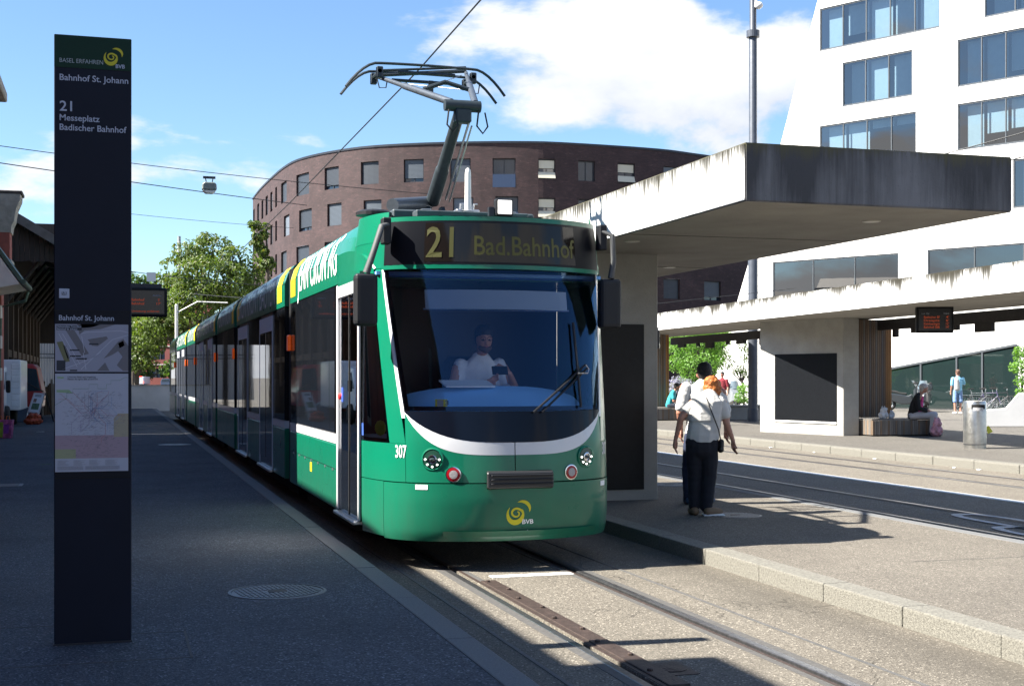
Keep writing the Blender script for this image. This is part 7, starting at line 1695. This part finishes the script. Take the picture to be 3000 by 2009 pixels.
# A-frame poster board
p = onz(112, 1236, 0.13); ab = empty('poster_stand', (p.x, p.y, 0.13), 'white A-frame poster stand with green picture on the pavement', 'sign', None, -YAW)
G().prism([(-0.27, -0.30, 0.33), (0.15, -0.30, 0.29), (0.25, -0.05, 0.98), (-0.13, -0.05, 1.0)], (0, 0.03, 0)).build('board', m_alu, ab)
f_ = lambda u, v: Vector((-0.27 + 0.42 * u + (0.14 - 0.04 * u) * v, -0.305 + 0.25 * v, 0.33 - 0.04 * u + (0.67 + 0.02 * u) * v))
G().grid(f_, [0.07, 0.93], [0.05, 0.95]).build('poster', M('poster_white', (0.62, 0.66, 0.72), 0.5), ab)
G().grid(lambda u, v: f_(u, v) + V(0, -0.004, 0), [0.2, 0.8], [0.18, 0.48]).build('picture', M('picture_green', (0.08, 0.16, 0.10), 0.5, var=0.5, scale=20), ab)
G().grid(lambda u, v: f_(u, v) + V(0, -0.004, 0), [0.2, 0.46], [0.53, 0.70]).build('picture', M('picture_brown', (0.20, 0.12, 0.10), 0.5, var=0.5, scale=20), ab)
for v in (0.80, 0.86): G().grid(lambda a, b: f_(a, b) + V(0, -0.004, 0), [0.2, 0.6 + v * 0.2], [v, v + 0.035]).build('print_line', M('print_dark', (0.08, 0.10, 0.14), 0.5), ab)
for x in (-0.25, 0.12): G().tube([(x, -0.30, 0.32), (x - 0.02, -0.36, 0.0)], 0.02, 6).build('leg', m_alu, ab)
for x in (-0.10, 0.26): G().tube([(x, -0.03, 0.98), (x + 0.12, 0.42, 0.0)], 0.022, 6).build('leg', m_dkmetal, ab)
p = onz(98, 1243, 0.13); e = carrier((p.x, p.y, 0.13), 0.60, 0.34, 0.36, M('bag_orange', (0.36, 0.05, 0.015), 0.5, var=0.4, scale=9), 'crumpled orange plastic bag lying in front of the poster stand')
p = onz(14, 1283, 0.13); e = empty('shopping_bag', (p.x, p.y, 0.13), 'colourful printed shopping bag standing at the left edge', 'bag', None, -YAW)
G().prism([(-0.25, -0.08, 0), (0.17, -0.08, 0), (0.20, -0.05, 0.46), (-0.25, -0.05, 0.45)], (0, 0.16, 0)).build('sack', M('bag_print', (0.45, 0.10, 0.25), 0.5, var=0.85, scale=7), e, bevel=0.01)
G().prism([(-0.25, -0.083, 0.02), (-0.02, -0.083, 0.02), (-0.02, -0.055, 0.40), (-0.25, -0.055, 0.40)], (0, 0.003, 0)).build('print', M('print_lime', (0.30, 0.42, 0.04), 0.5, var=0.6, scale=12), e)
G().prism([(0.0, -0.083, 0.12), (0.12, -0.083, 0.12), (0.13, -0.06, 0.34), (0.0, -0.06, 0.34)], (0, 0.003, 0)).build('print', M('print_violet', (0.28, 0.05, 0.35), 0.5, var=0.4, scale=12), e)
for x in (-0.12, 0.08): G().tube([(x - 0.05, 0, 0.44), (x - 0.03, 0, 0.55), (x + 0.03, 0, 0.55), (x + 0.05, 0, 0.44)], 0.01, 6).build('handle', M('handle_orange', (0.6, 0.15, 0.02), 0.6), e)
for px, py, z_ in ((245, 1265, 0.13), (130, 1361, 0.13)):
    q_ = onz(px if px < 150 else 118, py, z_); tag(G().poly([q_ + V(-0.1, -0.06, 0.004), q_ + V(0.12, -0.04, 0.006), q_ + V(0.09, 0.10, 0.012), q_ + V(-0.12, 0.06, 0.004)]).build('paper_scrap', M('scrap_' + str(px), (0.40, 0.42, 0.44) if px > 150 else (0.05, 0.09, 0.04), 0.8)), 'scrap of pale paper on the pavement near the orange bag' if px > 150 else 'small dark green leaf scrap on the shaded pavement', 'litter')
# far van and car on the road beyond the wall
p = at(407, HY, 250); fv = empty('white_van', (p.x, p.y, -0.07), 'distant white van with red tail lights beyond the low wall', 'van', None, -YAW)
G().bb((-0.92, 0, 0.35), (0.92, 4.5, 1.78)).build('body', m_vanw, fv, bevel=0.12, seg=2)
G().bb((-0.6, -0.02, 1.72), (0.6, 0.05, 1.80)).build('tail_light', M('tail_red', (0.6, 0.02, 0.02), 0.4, emit=(1, 0.05, 0.03), estr=2.5), fv)
for x in (-0.86, 0.72): G().bb((x, -0.03, 0.55), (x + 0.16, 0.02, 0.95)).build('tail_light', MATS['tail_red'], fv)
for x in (-0.8, 0.8): G().lathe([(0.33, -0.1), (0.33, 0.1)], (x, 0.8, 0.33), 16, rot=Matrix.Rotation(R(90), 3, 'Y')).build('wheel', m_tyre, fv)
p = at(484, HY, 240); fc = empty('dark_car', (p.x, p.y, -0.07), 'distant dark blue car beside the white van', 'car', None, -YAW)
G().prism([(-0.85, 0, 0.3), (0.85, 0, 0.3), (0.85, 0, 0.85), (0.62, 0, 1.42), (-0.62, 0, 1.42), (-0.85, 0, 0.85)], (0, 4.2, 0)).build('body', M('car_blue', (0.05, 0.08, 0.14), 0.3, coat=0.5), fc, bevel=0.08, seg=2)
G().prism([(-0.72, -0.015, 0.88), (0.72, -0.015, 0.88), (0.56, -0.015, 1.34), (-0.56, -0.015, 1.34)], (0, 0.02, 0)).build('rear_window', m_vglass, fc)
for x in (-0.75, 0.75): G().lathe([(0.31, -0.1), (0.31, 0.1)], (x, 0.8, 0.31), 16, rot=Matrix.Rotation(R(90), 3, 'Y')).build('wheel', m_tyre, fc)
# ------------------------------------------------------------------ trees and shrubs
def foliage(clumps, n, size, seed, droop=0.3, thin=0.0):
    """leaf-sized faces spread through uneven clumps"""
    rr = random.Random(seed); g = G()
    tot = sum(c[1] ** 2 for c in clumps)
    for (c, r, *sq) in clumps:
        sqz = sq[0] if sq else 0.8
        for _ in range(int(n * r * r / tot)):
            d = Vector((rr.gauss(0, 1), rr.gauss(0, 1), rr.gauss(0, 1))).normalized(); rad = r * (0.35 + 0.75 * rr.random() ** 0.5)
            p = Vector(c) + Vector((d.x * rad, d.y * rad, d.z * rad * sqz))
            if noise.noise(p * (1.1 / max(0.3, r)) + Vector((seed, 0, 0))) < -0.22 + thin: continue
            s = size * rr.uniform(0.6, 1.35); nrm = (d + Vector((rr.gauss(0, 0.6), rr.gauss(0, 0.6), 0.5 + rr.gauss(0, 0.5)))).normalized()
            a = nrm.cross(Vector((rr.gauss(0, 1), rr.gauss(0, 1), rr.gauss(0, 1)))).normalized(); b = nrm.cross(a)
            g.add([p - a * s * 0.5, p + b * s * 0.32 + nrm * s * 0.08, p + a * s * 0.55 - Vector((0, 0, droop * s)), p - b * s * 0.32 + nrm * s * 0.08], [(0, 1, 2, 3)])
    return g
m_bark = M('bark', (0.07, 0.055, 0.042), 0.9, var=0.35, scale=6, bump=0.8, bscale=14)
def tree(loc, clumps, n, size, leaf, trunk_r, label, seed, grp=None, name='tree', cat_='tree', thin=0.0, limbs=True):
    e = empty(name, loc, label, cat_, grp); L0 = Vector(loc)
    loc_c = [((Vector(c[0]) - L0), *c[1:]) for c in clumps]
    foliage(loc_c, n, size, seed, thin=thin).build('crown', leaf, e, recalc=False)
    g = G(); lo = min(c[0].z - c[1] for c in loc_c); ctr = sum((c[0] for c in loc_c), Vector()) / len(loc_c); fork = Vector((ctr.x * 0.25, ctr.y * 0.25, max(lo, 0.5) if limbs else 0.3))
    g.tube([(0, 0, 0), fork * 0.5 + V(0.03, 0, 0), fork], [trunk_r * 1.25, trunk_r, trunk_r * 0.85], 10)
    for c in loc_c: g.tube([fork - V(0, 0, 0.1), fork.lerp(c[0], 0.5) + V(0.1, 0.05, 0.15) * trunk_r * 4, c[0] + V(0, 0, c[1] * 0.2)], [trunk_r * 0.6, trunk_r * 0.36, trunk_r * 0.12], 6)
    g.build('trunk', m_bark, e, smooth=True); return e
m_leaf1 = leafmat('leaf_maple', (0.035, 0.062, 0.014), (0.075, 0.11, 0.022), (0.15, 0.105, 0.028))
m_leaf2 = leafmat('leaf_fresh', (0.07, 0.15, 0.02), (0.11, 0.22, 0.035))
m_leaf3 = leafmat('leaf_dark', (0.03, 0.06, 0.015), (0.05, 0.09, 0.02))
Zt = 78.0
cl = [((at(px, py, Zt + dz)), r) for px, py, dz, r in ((560, 750, 0, 1.15), (625, 735, 1, 1.2), (690, 770, 0, 1.2), (520, 800, -1, 1.15), (590, 810, -2, 1.5), (660, 830, -1, 1.5), (730, 815, 1, 1.2), (500, 870, 0, 1.25), (560, 890, -2, 1.5), (640, 900, 0, 1.6), (720, 890, 2, 1.3), (535, 945, 0, 1.1), (770, 780, 1, 0.7), (600, 700, 1, 0.5), (490, 830, 1, 0.9), (478, 900, 0, 1.0), (470, 950, 0, 1.0), (440, 975, 1, 1.1), (405, 965, 2, 1.1))]
p = at(560, HY, Zt); tree((p.x, p.y, 0.0), cl, 21000, 0.21, m_leaf1, 0.22, 'large broad leafed tree behind the rear of the tram', 5)
cl = [((at(px, py, 70)), r) for px, py, r in ((745, 660, 0.34), (762, 690, 0.42), (778, 665, 0.25), (752, 715, 0.35), (770, 735, 0.35), (785, 770, 0.4))]
p = at(790, HY, 70); tree((p.x, p.y, 0.0), cl, 1300, 0.20, m_leaf1, 0.12, 'slim tree top standing against the brick block', 6)
cl = [((at(px, py, 95 + dz)), r) for px, py, dz, r in ((430, 930, 0, 1.6), (470, 960, 0, 1.5), (400, 985, 1, 1.7), (380, 1040, 0, 1.5), (415, 1050, -1, 1.2), (440, 1000, 0, 1.2), (330, 960, 0, 1.6), (500, 905, 0, 1.2))]
p = at(395, HY, 95); tree((p.x, p.y, 0.0), cl, 7000, 0.26, m_leaf1, 0.2, 'shaded tree hanging over the low wall behind the dark sign', 8)
cl = [((at(px, py, 190)), r, 0.9) for px, py, r in ((385, 860, 3.2), (410, 845, 2.2), (430, 870, 2.2), (365, 880, 3))]
p = at(390, HY, 190); tree((p.x, p.y, -0.07), cl, 2600, 0.6, m_leaf3, 0.3, 'distant tree top left of the square plate', 9)
cl = [((at(px, py, 255)), r, 0.9) for px, py, r in ((395, 1085, 3.4), (380, 1060, 3.4), (415, 1100, 1.8), (490, 1085, 1.6), (500, 1075, 1.5))]
p = at(395, HY, 255); tree((p.x, p.y, -0.07), cl, 2500, 0.7, m_leaf3, 0.3, 'distant dark tree before the red office block', 10)
# right side, seen under the far shelter
cl = [((at(px, py, 61 + dz)), r) for px, py, dz, r in ((2000, 1010, 0, 0.75), (2050, 1000, 0, 0.85), (2100, 990, 0.5, 0.7), (1990, 1060, 0, 0.6), (2030, 1070, -0.5, 0.7), (2075, 1060, -0.4, 0.75), (2110, 1040, 0.3, 0.5), (2020, 1110, -0.4, 0.45), (2045, 960, 0, 0.7))]
p = at(2035, HY, 61); tree((p.x, p.y, 0.155), cl, 8500, 0.095, m_leaf2, 0.10, 'feathery bright green tree seen under the far shelter', 11)
cl = [((at(px, py, 60)), r) for px, py, r in ((2185, 1010, 0.42), (2195, 1050, 0.38), (2150, 1050, 0.22), (2135, 1070, 0.22), (2165, 1085, 0.3), (2190, 1095, 0.3), (2120, 1035, 0.2), (2110, 1070, 0.2))]
p = at(2180, HY, 60); tree((p.x, p.y, 0.155), cl, 1700, 0.085, m_leaf3, 0.05, 'sparse young tree against the white building beside the lamp pole', 12, thin=0.05)
cl = [((at(px, py, 57)), r) for px, py, r in ((2180, 1140, 0.30), (2170, 1165, 0.28), (2195, 1165, 0.30))]
p = at(2180, HY, 57); tree((p.x, p.y, 0.155), cl, 1300, 0.08, m_leaf2, 0.03, 'low green shrub behind the silver scooter', 13, name='shrub', cat_='shrub', limbs=False)
cl = [((at(px, py, 59)), r) for px, py, r in ((1985, 1120, 0.36), (2010, 1128, 0.36), (1975, 1140, 0.3), (2030, 1140, 0.3))]
p = at(2000, HY, 59); tree((p.x, p.y, 0.155), cl, 1500, 0.07, leafmat('leaf_lavender', (0.20, 0.18, 0.32), (0.26, 0.26, 0.40), (0.12, 0.20, 0.06)), 0.03, 'pale violet lavender bush behind the turquoise shirted person', 14, name='shrub', cat_='shrub', limbs=False)
cl = [((at(px, py, 44)), r) for px, py, r in ((2990, 1030, 0.24), (2982, 1075, 0.28), (3010, 1050, 0.4), (2992, 1115, 0.24), (3030, 1010, 0.3), (2985, 1150, 0.2))]
p = at(2998, HY, 44); tree((p.x, p.y, 0.155), cl, 1800, 0.085, m_leaf2, 0.04, 'leafy shrub growing by the planter at the right edge', 15, name='shrub', cat_='shrub')
# sprigs of foliage on the plaza edge
# wire litter: small stones and leaves on the far kerb
for i, (px, py) in enumerate(((2258, 1312), (2385, 1326), (2563, 1345), (2740, 1360), (2795, 1371), (2868, 1377))):
    q_ = onz(px, py, 0.0); tag(G().box(q_ + V(0, 0, 0.012), (0.07, 0.05, 0.02), rz=i).build('litter_scrap', m_letter, bevel=0.006), 'white litter scrap in the far gutter, %s' % ('leftmost of six', 'second from the left', 'third from the left', 'third from the right', 'second from the right', 'rightmost of six')[i], 'litter', 'white scraps in the far gutter')
bpy.data.scenes.remove(TMP)
